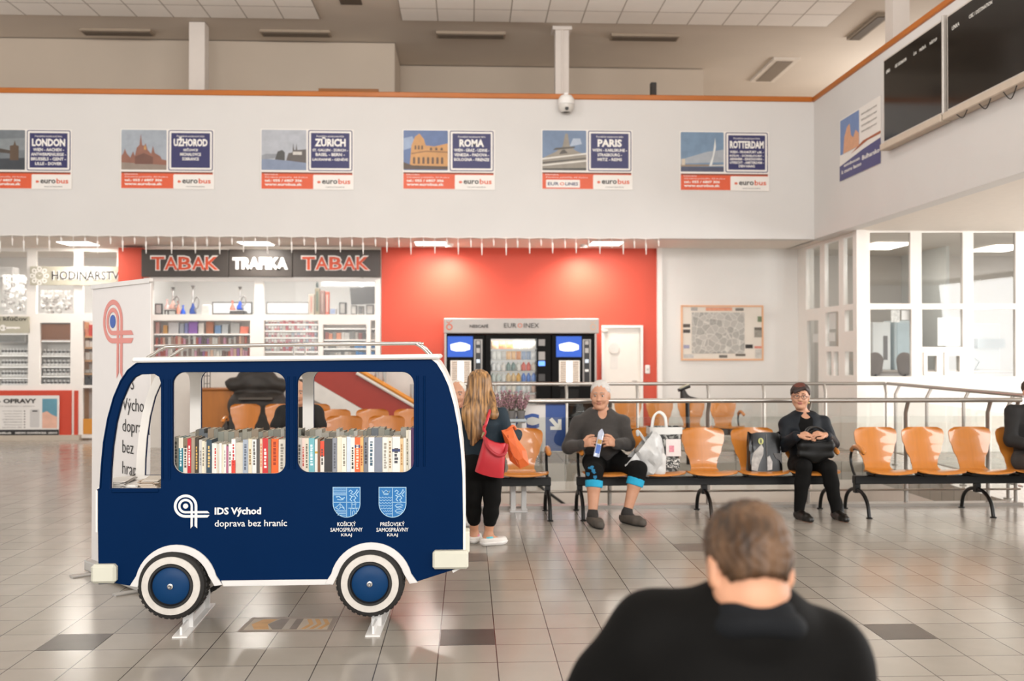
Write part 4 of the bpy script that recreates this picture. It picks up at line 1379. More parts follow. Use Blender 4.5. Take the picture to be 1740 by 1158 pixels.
# WC sign on the railing
Y = RY + .10
t = thing('wc_sign', 'white and blue sign with the letters WC and an arrow on the stair railing', 'sign', (X_(910, Y), Y, .55))
a, b, c = at(812, 688, Y), at(927, 767, Y), at(961, 767, Y)
plate('white_panel', [rect(a.x, b.z, b.x, a.z)], .012, M('ded9d4', .4, var=.02), t, origin=(0, Y, 0))
plate('blue_panel', [rect(b.x, b.z, c.x, a.z)], .012, M('20478f', .4, var=.03), t, origin=(0, Y, 0))
tw('lettering', 'WC', 916, 729, Y, M('1f4a94', .4), t, width_px=78, cap_px=26, align='RIGHT', bold=.004, off=.003, thick=.002)
ar = [(933, 714), (938, 710), (948, 721), (948, 713), (954, 713), (954, 731), (935, 731), (935, 725), (943, 725)]
pts = [at(x, y, Y) for x, y in ar]
plate('arrow', [[(p.x, p.z) for p in pts]], .002, LETTER_W, t, origin=(0, Y - .003, 0))

# ------------------------------------------------------------------ benches
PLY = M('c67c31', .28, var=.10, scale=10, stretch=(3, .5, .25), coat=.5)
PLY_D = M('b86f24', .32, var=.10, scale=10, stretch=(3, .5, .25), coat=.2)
IRON = M('0d0c0b', .4, var=.1, spec=.35)


def shell_mesh(cx):
    prof = [(-.25, .405), (-.235, .418), (-.16, .428), (-.05, .418), (.05, .405), (.11, .405), (.15, .425), (.175, .465), (.19, .52), (.205, .58), (.222, .65), (.238, .72), (.252, .775), (.258, .80), (.262, .815)]
    prof = [(p.x, p.y) for p in catmull([(a, b, 0) for a, b in prof], 3)]
    n = len(prof)
    s = [0]
    for i in range(1, n):
        s.append(s[-1] + math.hypot(prof[i][0] - prof[i - 1][0], prof[i][1] - prof[i - 1][1]))
    T = s[-1]
    kw = [(0, .16), (.02, .21), (.07, .236), (.2, .238), (.38, .178), (.46, .138), (.53, .124), (.60, .134), (.74, .178), (.86, .206), (.94, .21), (.975, .195), (1, .15)]
    def w(u):
        for (a, wa), (b, wb) in zip(kw[:-1], kw[1:]):
            if u <= b:
                f = (u - a) / (b - a); f = f * f * (3 - 2 * f) if .08 < u < .94 else f
                return wa + (wb - wa) * f
        return kw[-1][1]
    m = 13
    top, bot = [], []
    for i in range(n):
        u = s[i] / T
        hw = w(u)
        y, z = prof[i]
        ta = Vector((prof[min(i + 1, n - 1)][0] - prof[max(i - 1, 0)][0], prof[min(i + 1, n - 1)][1] - prof[max(i - 1, 0)][1])).normalized()
        nrm = (-ta.y, ta.x)
        rt, rb = [], []
        bk = max(0, (u - .5) / .5)
        for k in range(m):
            v = -1 + 2 * k / (m - 1)
            conc = .045 * bk * v * v + (.012 * v * v if u < .4 else 0)
            yy, zz = y - conc * (1 if u > .45 else 0), z + (conc if u < .4 else 0)
            rt.append((cx + v * hw, yy + nrm[0] * .006, zz + nrm[1] * .006))
            rb.append((cx + v * hw, yy - nrm[0] * .006, zz - nrm[1] * .006))
        top.append(rt); bot.append(rb)
    mb = MB()
    loop = [a + b[::-1] for a, b in zip(top, bot)]
    mb.grid(loop, closed_u=True)
    q = len(loop[0])
    mb.add(loop[0], [tuple(range(q))]); mb.add(loop[-1], [tuple(reversed(range(q)))])
    return mb


def make_bench(label, seats, legs, arms, group=None, mat=PLY, pitch=.485):
    """a beam seat in its own coordinates: first seat at x = 0"""
    t = thing('beam_bench', label, 'bench', (0, 0, 0), group=group)
    xl, xr = min(legs + arms) - .03, max(legs + arms) + .03
    MB().box(xl, xr, .03, .11, .285, .365, bev=.006).build('beam', IRON, t, local=True)
    for i in range(seats):
        sh = shell_mesh(i * pitch).build('seat_shell', mat, t, local=True, smooth=True)
        MB().box(i * pitch - .12, i * pitch + .12, -.06, .14, .362, .40, bev=.01).build('seat_bracket', IRON, sh, local=True)
    for x in legs:
        lg = MB()
        lg.box(x - .025, x + .025, .04, .10, .20, .30)
        pts = [(x, .07 + .29 * math.cos(a), .02 + .215 * math.sin(a) ** .8) for a in [math.pi * k / 16 for k in range(1, 16)]]
        pts = [(x, .07 + .30, .012)] + pts + [(x, .07 - .30, .012)]
        lg.tube(pts, .018, 10)
        l = lg.build('leg', IRON, t, local=True, smooth=True)
        for yy in (.37, -.23):
            MB().lathe([(.03, 0), (.03, .008), (.014, .016)], (x, yy, 0), 14).build('foot_pad', IRON, l, local=True, smooth=True)
    for x in arms:
        pts = catmull([(x, .07, .33), (x, .16, .40), (x, .215, .50), (x, .19, .585), (x, .11, .62), (x, .0, .615), (x, -.10, .59)], 5)
        ar = MB().tube(pts, .014, 8).build('armrest', IRON, t, local=True, smooth=True)
        MB().tube(catmull([(x, .20, .592), (x, .11, .638), (x, .0, .633), (x, -.12, .60)], 5), [.012] + [.024] * 14 + [.012], 10).build('arm_pad', PLY, ar, local=True, smooth=True)
    return t


BY = 9.35
def place(b, X, Y, rz=0):
    b.location = (X, Y, 0); b.rotation_euler = (0, 0, rz)


b1 = make_bench('orange beam bench half hidden behind the bus, with the woman carrying bags before it', 4, [-.24, 1.70], [-.24, 1.70], 'orange beam benches before the railing')
place(b1, .51 - 3 * .485, BY)
b2 = make_bench('orange beam bench carrying the seated man, the shopping bags and the woman in glasses', 5, [-.24, .95, 2.18], [-.24, 2.18], 'orange beam benches before the railing')
place(b2, 1.30, BY)
b3 = make_bench('orange beam bench with three free seats at the right edge of the photo', 5, [-.24, .94, 2.12], [-.24, 2.12], 'orange beam benches before the railing', pitch=.47)
place(b3, 3.97, BY)
b4 = make_bench('orange beam bench behind the stair opening, below the street map', 4, [-.24, 1.7], [-.24, 1.7], 'orange beam benches in the rear hall')
place(b4, X_(1067, 15.1), 14.9)
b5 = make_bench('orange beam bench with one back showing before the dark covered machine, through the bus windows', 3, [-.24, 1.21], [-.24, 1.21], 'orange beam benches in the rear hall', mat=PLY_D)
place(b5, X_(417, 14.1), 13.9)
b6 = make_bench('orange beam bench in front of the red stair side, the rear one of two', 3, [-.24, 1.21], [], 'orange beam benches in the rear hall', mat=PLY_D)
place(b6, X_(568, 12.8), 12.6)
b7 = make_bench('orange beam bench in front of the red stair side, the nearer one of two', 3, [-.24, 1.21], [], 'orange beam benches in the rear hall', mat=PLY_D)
place(b7, X_(585, 11.5), 11.3)

# ------------------------------------------------------------------ what stands behind the bus
LOWW = M('d6cfc6', .6, var=.03)
t = tag(MB().box(X_(250, 16.3), X_(735, 16.3), 16.3, 16.4, 0, Z_(619, 16.3)).build('low_partition', LOWW), 'low white partition behind the orange chairs, seen through the bus windows', 'partition')
Y = 15.9
st = thing('staircase', 'dark red sloping staircase side with pale skirting, seen through the right bus window', 'stair', (X_(600, Y), Y, 0))
def pol(pts, Y): return [(lambda p: (p.x, p.z))(at(a, b, Y)) for a, b in pts]
plate('side_panel', [pol([(505, 622), (600, 622), (612, 634), (712, 690), (712, 745), (650, 715), (520, 640), (505, 630)], Y)], .12, M('9a2d1c', .5, var=.05), st, origin=(0, Y, 0))
plate('skirting', [pol([(505, 634), (525, 643), (650, 716), (712, 748), (712, 765), (640, 735), (505, 665)], Y)], .14, M('d8d2ca', .5), st, origin=(0, Y - .01, 0))
hr = at(612, 630, Y - .06), at(715, 690, Y - .06)
MB().tube([hr[0], hr[1]], .035, 10).build('handrail', M('d88a28', .35, var=.08), st, smooth=True)
hr = at(606, 634, Y - .05), at(713, 696, Y - .05)
MB().tube([hr[0], hr[1]], .03, 8).build('capping', M('ddd6cc', .5), st, smooth=True)
for px, py in ((640, 645), (653, 652), (700, 680)):
    p = at(px, py, Y + .02)
    MB().tube([(p.x, p.y, p.z - .1), (p.x, p.y, min(p.z + .25, 1.40))], .03, 8).build('baluster', STEEL, st, smooth=True)
# dark covered machine
Y = 15.3
s = SDF()
c = at(435, 700, Y)
s.chain([at(412, 690, Y), at(466, 690, Y)], [.22, .22], .1).chain([at(408, 735, Y), at(470, 735, Y)], [.28, .28], .1)
s.chain([at(395, 652, Y), at(478, 654, Y)], [.10, .10], .08).chain([at(415, 640, Y), at(458, 640, Y)], [.09, .09], .08).cap(at(385, 650, Y), at(395, 656, Y), .02, .06, .04)
m_ = s.mesh('cover', .02, wrinkle=.012, wfreq=14)
t = thing('covered_machine', 'large machine under a dark brown cover behind the orange chairs, through the left bus window', 'covered machine', (c.x, Y, 0))
link('cover', m_, M('2b2520', .6, var=.2), t)
MB().pbox(398, 740, 475, 800, Y - .2, Y + .2, bev=.03).build('base', BLACK, t)
MB().pbox(405, 676, 462, 680, Y - .30, Y - .2, bev=.005).build('seam', M('4a423a', .5), t)
# wooden counter beside it, with a wire rack
Y = 15.6
t = thing('wooden_counter', 'orange brown wooden counter beside the dark covered machine', 'counter', (X_(362, Y), Y, 0))
a, b = at(330, 664, Y), at(392, 664, Y)
MB().box(a.x, b.x, Y, Y + .5, 0, a.z, bev=.01).build('body', M('b06a22', .4, var=.12, scale=6, stretch=(3, 1, .4)), t)
MB().box(a.x - .02, b.x + .02, Y - .03, Y + .52, a.z, a.z + .03, bev=.008).build('top', M('9c5a1a', .4, var=.12, scale=6), t)
t = thing('wire_rack', 'thin black wire rack standing on the wooden counter', 'rack', (X_(352, Y), Y + .2, a.z + .03))
for px in (347, 352, 357):
    p = at(px, 640, Y + .2)
    MB().tube([(p.x, p.y, a.z + .03), (p.x, p.y, 1.40)], .006, 6).build('wire', IRON, t)
for z in (a.z + .1, a.z + .22):
    p, q = at(347, 640, Y + .2), at(357, 640, Y + .2)
    MB().tube([(p.x, p.y, z), (q.x, q.y, z)], .005, 6).build('cross_wire', IRON, t)

# black angled device on the far side of the stair opening
Y = 13.6
t = thing('angled_device', 'black angled device with a pale top behind the railing, below the street map', 'device', (X_(1175, Y), Y, .9))
s = SDF().chain([at(1163, 676, Y), at(1160, 664, Y)], [.06, .035], .03).chain([at(1168, 678, Y), at(1196, 682, Y)], [.045, .02], .03)
link('body', s.mesh('b', .01), M('26211d', .45, var=.1), t)
a, b = at(1152, 664, Y - .03), at(1172, 656, Y - .03)
MB().tube([a, b], [.022, .03], 10).build('head', M('1d1a18', .3), t, smooth=True)
MB().tube([a + Vector((.02, -.01, .03)), b + Vector((-.01, -.01, .02))], .014, 8).build('pale_top', M('b9b29a', .4), t, smooth=True)
p = at(1170, 690, Y)
MB().tube([at(1168, 678, Y), (p.x, Y, 0)], .03, 8).build('stem', IRON, t, smooth=True)

# ------------------------------------------------------------------ vending machines under one canopy
VY = 17.15
VBODY = M('0c0a09', .5, var=.1, spec=.12)
VGREY = M('a8a19b', .35, metal=.3, var=.04)
t = thing('vending_canopy', 'grey lettered canopy spanning the three vending machines', 'canopy', (X_(886, VY), VY, 0))
MB().pbox(754, 541, 1018, 567, VY - .05, WALL_Y, bev=.012).build('header', M('b3aca6', .45, metal=.2, var=.03), t)
MB().pbox(755, 567, 758.5, 760, VY - .03, WALL_Y).build('side_panel', VGREY, t)
MB().pbox(1010.5, 567, 1014, 760, VY - .03, WALL_Y).build('side_panel', VGREY, t)
Yh = VY - .05
for bd, px, w, cap, mm in (('NESCAFÉ', 814, 32, 6.5, M('4a4440', .5)), ('EUR', 867, 21, 8, INK), ('O', 883.5, 8, 8, M('d86a44', .5)), ('INEX', 903, 26, 8, INK)):
    tw('lettering', bd, px, 557.5, Yh, mm, t, width_px=w, cap_px=cap, bold=.003 if bd == 'NESCAFÉ' else .0)
for px, mm in ((763.5, M('d8603c', .5)), (1008, M('c9a890', .5))):
    c = at(px, 556, Yh)
    em = [plate_mesh([circle(c.x, c.z, .055), circle(c.x, c.z, .035)], .003, origin=(0, Yh - .004, 0)), plate_mesh([[(c.x - .05, c.z + .10), (c.x - .01, c.z + .075), (c.x + .05, c.z + .12), (c.x + .05, c.z + .105), (c.x - .01, c.z + .06), (c.x - .05, c.z + .085)]], .003, origin=(0, Yh - .004, 0))]
    join_meshes('x', em).build('emblem', mm, t, fixn=False)


def screen_mat():
    m = bpy.data.materials.new('lit_screen')
    m.use_nodes = True
    nt = m.node_tree
    b_ = nt.nodes['Principled BSDF']
    tc = nt.nodes.new('ShaderNodeTexCoord')
    gr = nt.nodes.new('ShaderNodeTexGradient'); gr.gradient_type = 'SPHERICAL'
    mp = nt.nodes.new('ShaderNodeMapping')
    mp.inputs['Location'].default_value = (-.5 * 2, 0, -.5 * 2.0)
    mp.inputs['Scale'].default_value = (2, 0, 2.0)
    cr = nt.nodes.new('ShaderNodeValToRGB')
    e = cr.color_ramp.elements
    e[0].position = .0; e[0].color = lin('1f4fae')
    e[1].position = .42; e[1].color = lin('2a68c8')
    nt.links.new(tc.outputs['Generated'], mp.inputs[0]); nt.links.new(mp.outputs[0], gr.inputs[0]); nt.links.new(gr.outputs['Fac'], cr.inputs[0])
    nt.links.new(cr.outputs[0], b_.inputs['Emission Color']); nt.links.new(cr.outputs[0], b_.inputs['Base Color'])
    b_.inputs['Emission Strength'].default_value = .7
    return m


SCRB = screen_mat()
GLOW_W = M('f4f6ff', .5, var=0, emit=1.3)


def coffee_machine(px0, px1, label, dx):
    t = thing('coffee_machine', label, 'coffee machine', (X_((px0 + px1) / 2, VY), VY, 0), group='coffee vending machines')
    MB().pbox(px0, 569, px1, 752, VY, WALL_Y - .05, bev=.01).build('cabinet', VBODY, t)
    plate('advert_screen', [prect((px0 + 2 + dx, 572, px0 + 45 + dx, 607), VY)], .02, SCRB, t, origin=(0, VY - .015, 0))
    q = [at(a, b, VY) for a, b in ((px0 + 7 + dx, 586), (px0 + 14 + dx, 584), (px0 + 24 + dx, 582), (px0 + 33 + dx, 584), (px0 + 40 + dx, 587), (px0 + 40 + dx, 594), (px0 + 30 + dx, 597), (px0 + 16 + dx, 597), (px0 + 8 + dx, 595))]
    plate('screen_logo', [[(p.x, p.z) for p in q]], .002, GLOW_W, t, origin=(0, VY - .018, 0))
    plate('selection_panel', [prect((px0 + 7 + dx, 613, px0 + 42 + dx, 656), VY)], .02, M('e6ddd2', .4, var=.03, emit=.35), t, origin=(0, VY - .012, 0))
    bt, bl = MB(), MB()
    for k in range(12):
        for s in (0, 1):
            c = at(px0 + (21.5 if s == 0 else 27) + dx, 616 + k * 3.3, VY)
            bt.box(c.x - .018, c.x + .018, VY - .03, VY - .012, c.z - .012, c.z + .012)
            c = at(px0 + (14 if s == 0 else 35) + dx, 616 + k * 3.3, VY)
            bl.box(c.x - .05, c.x + .05, VY - .016, VY - .011, c.z - .011, c.z + .011)
    bt.build('selection_buttons', GLOW_W, t)
    bl.build('drink_labels', M('b09a84', .5, var=.35, scale=40), t)
    plate('payment_strip', [prect((px0 + 47 + dx, 577, px0 + 61 + dx, 656), VY)], .012, M('8a847f', .3, metal=.6), t, origin=(0, VY - .008, 0))
    plate('strip_face', [prect((px0 + 49.5 + dx, 579, px0 + 58.5 + dx, 655), VY)], .012, M('171514', .3), t, origin=(0, VY - .012, 0))
    for y0, y1, mm in ((580, 586, '9c9690'), (592, 600, 'a8a29c'), (611, 617, 'd5e2f0'), (628, 632, 'e8e4df')):
        plate('payment_slot', [prect((px0 + 51 + dx, y0, px0 + 57 + dx, y1), VY)], .02, M(mm, .3, metal=.3), t, origin=(0, VY - .016, 0))
    plate('serving_hatch', [prect((px0 + 9 + dx, 662, px0 + 40 + dx, 690), VY)], .02, M('0f0e0d', .15), t, origin=(0, VY - .012, 0))
    return t


coffee_machine(758.5, 824, 'dark coffee machine with a blue lit screen, left one, behind the long-haired woman', 0)
coffee_machine(937, 1010, 'dark coffee machine with a blue lit screen, right one, behind the seated man', 6)
# snack machine
t = thing('snack_machine', 'black snack machine with a bright glass front between the two coffee machines', 'snack machine', (X_(880, VY), VY, 0))
a, b = at(825, 569, VY), at(936, 752, VY)
gx0, gx1, gz0, gz1 = X_(834, VY), X_(912, VY), Z_(690, VY), Z_(576, VY)
body = MB().box(a.x, gx0, VY, WALL_Y - .05, 0, a.z).box(gx1, b.x, VY, WALL_Y - .05, 0, a.z).box(gx0, gx1, VY, WALL_Y - .05, gz1, a.z).box(gx0, gx1, VY, WALL_Y - .05, 0, gz0).box(gx0, gx1, VY + .48, WALL_Y - .05, gz0, gz1)
body.build('cabinet', VBODY, t)
MB().box(gx0, gx1, VY + .46, VY + .475, gz0, gz1).build('lit_back', M('fff8ee', .5, var=0, emit=.42), t)
SHELFM = M('8f8a85', .3, metal=.5)
shelf_z = []
for k in range(6):
    z = Z_(593 + k * 18.6, VY)
    shelf_z.append(z)
    MB().box(gx0, gx1, VY + .06, VY + .45, z - .012, z).build('tray', SHELFM, t)
plate('front_glass', [rect(gx0, gz0, gx1, gz1)], .01, GLASS, t, origin=(0, VY + .002, 0))
for y0, y1, mm, em in ((577, 588, '8f8a86', 0), (598, 612, 'a39d98', 0), (614, 622, '5b8df0', 1.5), (636, 648, '3a3633', 0)):
    plate('payment_slot', [prect((915, y0, 926, y1), VY)], .02, M(mm, .3, emit=em), t, origin=(0, VY - .016, 0))
plate('delivery_flap', [prect((842, 700, 905, 722), VY)], .02, M('3a3633', .25), t, origin=(0, VY - .012, 0))
area_light('snack_machine_tube', ((gx0 + gx1) / 2, VY + .03, gz1 - .01), ((gx0 + gx1) / 2, VY + .25, gz0), gx1 - gx0 - .05, .04, 4, (1, .97, .92))
rnd = random.Random(11)
row_cols = [['e8b98a', 'd98b5e', 'e8a05e', 'efe6da', 'e6dfd2', 'd9d2ca'], ['e6e0d8', 'c9c4bc', 'e3b27a', 'd4884a', '8f9fb8', 'efe9e0'], ['f0ece6', 'dcd6ce', '7c8f8a', 'e6e0d8', 'd86a5a', 'e3d2c0'],
            ['cfd6cf', 'dfe3dc', 'e3c49a', 'eab36a', '6f8fd0', '7fa0dc'], ['e8e4dc', 'c9ccd0', 'e0d8cc', 'b8c4cc', 'efe9e0', 'd8b8a8'], ['f0e8e0', 'e6c8b8', 'e8b888', 'efe9e0', 'd8d0c8', 'e0c8c0']]
CN = {0: 'top', 1: 'second', 2: 'third', 3: 'fourth', 4: 'fifth', 5: 'bottom'}
for k in range(6):
    n = 6 if k == 0 else 9
    zc = shelf_z[k]
    hh = (593 - 576 if k == 0 else 18.6) * VY / FPX * .78
    for i in range(n):
        cx = gx0 + (gx1 - gx0) * (i + .5) / n
        w = (gx1 - gx0) / n * .47
        col = row_cols[k][min(5, int(i / n * 6))]
        y = VY + .09
        mb = MB()
        if k in (2, 3, 4) :        # bottles
            mb.lathe([(w * .9, 0), (w * .98, .01), (w * .98, hh * .66), (w * .6, hh * .8), (w * .4, hh * .95), (w * .42, hh)], (cx, y + w, zc), 10)
            nm, cat = 'drink_bottle', 'bottle'
        else:                       # pillow packs
            rows = []
            for zz, ww, dd in ((0, 1, .05), (.06, 1, .3), (.3, .94, 1), (.7, .94, 1), (.94, 1, .3), (1, 1, .05)):
                rows.append([(cx + math.cos(a_) * w * ww, y + .04 + math.sin(a_) * .03 * dd, zc + hh * zz) for a_ in [2 * math.pi * q / 10 for q in range(10)]])
            mb.grid(rows, closed_u=True)
            nm, cat = 'snack_pack', 'snack'
        o = mb.build(nm, M(col, .4, var=.22, scale=25), smooth=True)
        tag(o, f'{("bottle" if cat == "bottle" else "snack pack")} on the {CN[k]} tray of the snack machine, {("first","second","third","fourth","fifth","sixth","seventh","eighth","ninth")[i]} from left', cat, f'goods on the {CN[k]} tray of the snack machine')

# ================================================================== THE BLUE BUS BOOKCASE
Y0, Y1 = B_Y, 6.18            # front and far side panels
BLUE = M('001f45', .5, var=.05, scale=2.5, spec=.05)
BLUE_D = M('063f7d', .4, var=.04)
CREAM = M('dcd8c8', .45, var=.03)
INW = M('e4e0da', .5, var=.03)
def B(px, py): p = at(px, py, Y0); return (p.x, p.z)
wl_c, wr_c, wr_r = (293.5, 994), (629.5, 990), 57.0
out = [(167, 994), (166, 905), (166, 834), (171, 830), (173, 795), (177, 752), (184, 712), (194, 676), (206, 648), (218, 630), (232, 619), (248, 614)]
out += [(500, 611.5), (732, 610), (742, 618), (752, 634), (762, 656), (771, 688), (778, 724), (783, 765), (786, 812), (787, 880), (787, 962), (768, 970), (706, 990)]
def arc_px(cx, cy, r, a0, a1, n=18):
    return [(cx + r * math.cos(math.radians(a0 + (a1 - a0) * i / n)), cy - r * math.sin(math.radians(a0 + (a1 - a0) * i / n))) for i in range(n + 1)]
arch_r = [(700, 990)] + arc_px(631, 992, 62, 20, 160) + [(560, 992)]
arch_l = [(373, 994)] + arc_px(300, 996, 62, 20, 160) + [(226, 996)]
body_out = out + arch_r + [(545, 992), (390, 994)] + arch_l + [(218, 996), (195, 992)]
win1 = [(187, 831), (188, 800), (191, 760), (197, 720), (206, 684), (219, 654), (228, 642), (238, 637), (262, 636), (270, 641), (273, 652), (273, 831)]
def wr(x0, y0, x1, y1, r=20):
    return [(a, b) for a, b in rrect(x0, y0, x1, y1, r)]
win2 = wr(293, 633, 485, 806, 20)
win3 = wr(505, 632.5, 703, 804, 20)
bus = thing('bus_bookcase', 'blue wooden bus-shaped bookcase with white trim standing on the tiled floor', 'bookcase', (X_(470, Y0), (Y0 + Y1) / 2, 0))
loopsF = [[B(*p) for p in L] for L in (body_out, win1, win2, win3)]
plate('side_panel', loopsF, .035, BLUE, bus, bevel=.004, origin=(0, Y0, 0))
plate('side_panel', loopsF, .03, BLUE, bus, bevel=.003, origin=(0, Y1 + .012, 0))
plate('inner_lining', loopsF, .012, INW, bus, origin=(0, Y1, 0))
plate('inner_lining', loopsF, .006, INW, bus, origin=(0, Y0 + .035, 0))
# ribs pressed into the posts between the windows
for pxs, y0, y1 in (((276, 288), 645, 815), ((490, 501), 640, 797), ((709, 721), 639, 793)):
    for px in pxs:
        a, b = B(px, y0), B(px, y1)
        MB().tube([(a[0], Y0 - .001, a[1]), (b[0], Y0 - .001, b[1])], .006, 8).build('rib', BLUE, bus, smooth=True)
# lower moulding under the windows
a, b = B(190, 834), B(270, 834)
MB().box(a[0], b[0], Y0 - .008, Y0 + .01, a[1] - .012, a[1] + .006, bev=.004).build('sill_moulding', BLUE, bus)
# white edge strips: roof edge, rear curve, nose curve
def strip(name, pts, w, Ya, Yb, mm, th=.012):
    """a band that follows an outline between two depths"""
    P = [Vector((p[0], 0, p[1])) for p in (B(*q) for q in pts)]
    rows = []
    for i, p in enumerate(P):
        t_ = (P[min(i + 1, len(P) - 1)] - P[max(i - 1, 0)]).normalized()
        n_ = Vector((t_.z, 0, -t_.x)) * -1
        q = p + n_ * th
        rows.append([(p.x, Ya, p.z), (q.x, Ya, q.z), (q.x, Yb, q.z), (p.x, Yb, p.z)])
    return MB().grid(rows, closed_u=True).build(name, mm, bus, smooth=True)
nose = out[2:12]
rear = out[13:22]
strip('nose_sheet', nose[:5], 0, Y0 + .03, Y1, INW) if False else None
strip('nose_edge', nose, 0, Y0 - .004, Y0 + .045, BLUE, .006)
strip('rear_sheet', [(732, 610)] + out[14:24], 0, Y0 - .002, Y1 + .04, INW, .014)
strip('nose_lip', out[1:4], 0, Y0 - .002, Y1 + .04, INW, .01)
# roof sheet
rf = MB()
a, b = B(226, 613), B(747, 607)
rf.box(a[0], b[0], Y0 - .03, Y1 + .08, 0, .028, bev=.01)
m_ = rf.mesh('roof')
dz_ = b[1] - a[1]
for v in m_.vertices:
    f = (v.co.x - a[0]) / (b[0] - a[0])
    v.co.z += a[1] - .012 + dz_ * f
link('roof', m_, INW, bus)
ztop = lambda px: (a[1] + dz_ * ((B(px, 600)[0] - a[0]) / (b[0] - a[0])) + .014)
# chrome roof rack: two rails joined by short posts
CHROME = M('b9b4ae', .18, metal=1.0, var=.03)
rk = thing('roof_rack', None, None) if False else None
for Yr, xs in ((Y0 + .10, (240, 262, 286, 700, 716, 724)), (Y1 - .08, (240, 262, 286, 700, 716, 724))):
    pr = []
    for px, dzr in ((240, .0), (252, .022), (266, .05), (290, .062), (450, .065), (690, .066), (706, .06), (716, .04), (724, .015), (728, .0)):
        pr.append((B(px, 600)[0], Yr, ztop(px) + dzr))
    MB().tube(catmull(pr, 5), .0095, 10).build('rack_rail', CHROME, bus, smooth=True)
    for px in (494,):
        MB().tube([(B(px, 600)[0], Yr, ztop(px)), (B(px, 600)[0], Yr, ztop(px) + .064)], .006, 8).build('rack_post', CHROME, bus, smooth=True)
# wheel arch trims and skirt
ARCHW = M('d9d6d3', .45, var=.03)
for cx, cy, pts in ((300, 996, None), (631, 992, None)):
    o_ = arc_px(cx, cy, 70, 14, 166) + [(cx - 79, cy - 0), (cx - 65, cy + 2)] + list(reversed(arc_px(cx, cy, 57.5, 18, 162))) + [(cx + 65, cy), (cx + 79, cy - 2)]
    plate('arch_trim', [[B(*p) for p in o_]], .05, ARCHW, bus, bevel=.003, origin=(0, Y0 - .012, 0))
plate('skirt_trim', [[B(*p) for p in ((376, 987), (563, 985), (560, 994), (380, 997))]], .05, ARCHW, bus, bevel=.003, origin=(0, Y0 - .008, 0))
# bumpers
BUMP = M('cfcdbd', .5, var=.04)
def pb(px0, py0, px1, py1, ya, yb, bev=.012):
    p, q = at(px0, py0, ya), at(px1, py1, ya)
    return MB().box(p.x, q.x, ya, yb, q.z, p.z, bev=bev)
pb(153, 961, 196, 993, Y0 - .04, Y1 + .08, .015).build('bumper', BUMP, bus)
pb(735, 938, 796, 968, Y0 - .05, Y1 + .08, .012).build('bumper', BUMP, bus)
pb(788, 904, 798, 940, Y0 + .0, Y0 + .12, .006).build('bumper_upright', BUMP, bus)
# interior: floor board, window shelf, middle divider and cross struts
xa_, xb_ = B(172, 800)[0], B(785, 800)[0]
zs = B(300, 812)[1]
MB().box(B(280, 0)[0], B(720, 0)[0], Y0 + .042, Y1 - .002, zs - .02, zs).build('book_shelf', INW, bus)
zl2 = B(200, 838)[1]
MB().box(B(176, 0)[0], B(280, 0)[0], Y0 + .042, Y1 - .002, zl2 - .02, zl2).build('leaflet_shelf', INW, bus)
MB().box(B(280, 0)[0] - .008, B(280, 0)[0] + .008, Y0 + .042, Y1 - .002, zl2, zs).build('divider', INW, bus)
MB().box(B(180, 0)[0], B(780, 0)[0], Y0 + .042, Y1 - .002, B(0, 940)[1], B(0, 932)[1]).build('floor_board', INW, bus)
MB().box(B(720, 0)[0], B(730, 0)[0], Y0 + .042, Y1 - .002, zs, B(0, 625)[1]).build('end_board', INW, bus)
# wheels: tyre, whitewall ring, blue disc, hub nut
TYRE = M('1d1a18', .75, var=.15, scale=40, bump=.3)
for (cx, cy), lab in ((wl_c, 'nose'), (wr_c, 'rear')):
    c = Vector((B(cx, cy)[0], 0, B(cx, cy)[1]))
    R = 56.5 * Y0 / FPX
    yw = Y0 - .035
    for Yw in (yw, Y1 - .06):
        w = MB().lathe([(R * .60, .0), (R * .66, -.006), (R * .95, .008), (R * 1.0, .03), (R * 1.0, .09), (R * .95, .115), (R * .6, .12)], (c.x, Yw, c.z), 48, axis='y')
        for k in range(36):
            a_ = 2 * math.pi * k / 36
            m4 = Matrix.Translation((c.x, Yw + .06, c.z)) @ Matrix.Rotation(a_, 4, 'Y')
            w.box(R * .985, R * 1.018, -.035, .04, -.010, .010, mat=m4)
        tb = w.build('tyre', TYRE, bus, smooth=True)
        MB().lathe([(R * .64, 0), (R * .66, -.006), (R * .85, -.003), (R * .855, .004), (R * .64, .004)], (c.x, Yw - .001, c.z), 48, axis='y', cap=False).build('whitewall_ring', M('cdc7bf', .6, var=.10, scale=30, bump=.2), tb, smooth=True)
        MB().lathe([(R * .645, .02), (R * .64, -.012), (R * .58, -.012), (R * .54, .0)], (c.x, Yw, c.z), 48, axis='y', cap=False).build('rim', M('171615', .3), tb, smooth=True)
        MB().lathe([(R * .56, .004), (R * .5, -.006), (R * .2, -.01), (0, -.011)], (c.x, Yw, c.z), 48, axis='y').build('hub_disc', M('053560', .45, var=.05, spec=.2), tb, smooth=True)
        MB().lathe([(.016, 0), (.016, -.006), (.009, -.008), (.009, -.022), (.006, -.026), (0, -.026)], (c.x, Yw - .010, c.z), 12, axis='y').build('hub_nut', STEEL, tb, smooth=True)
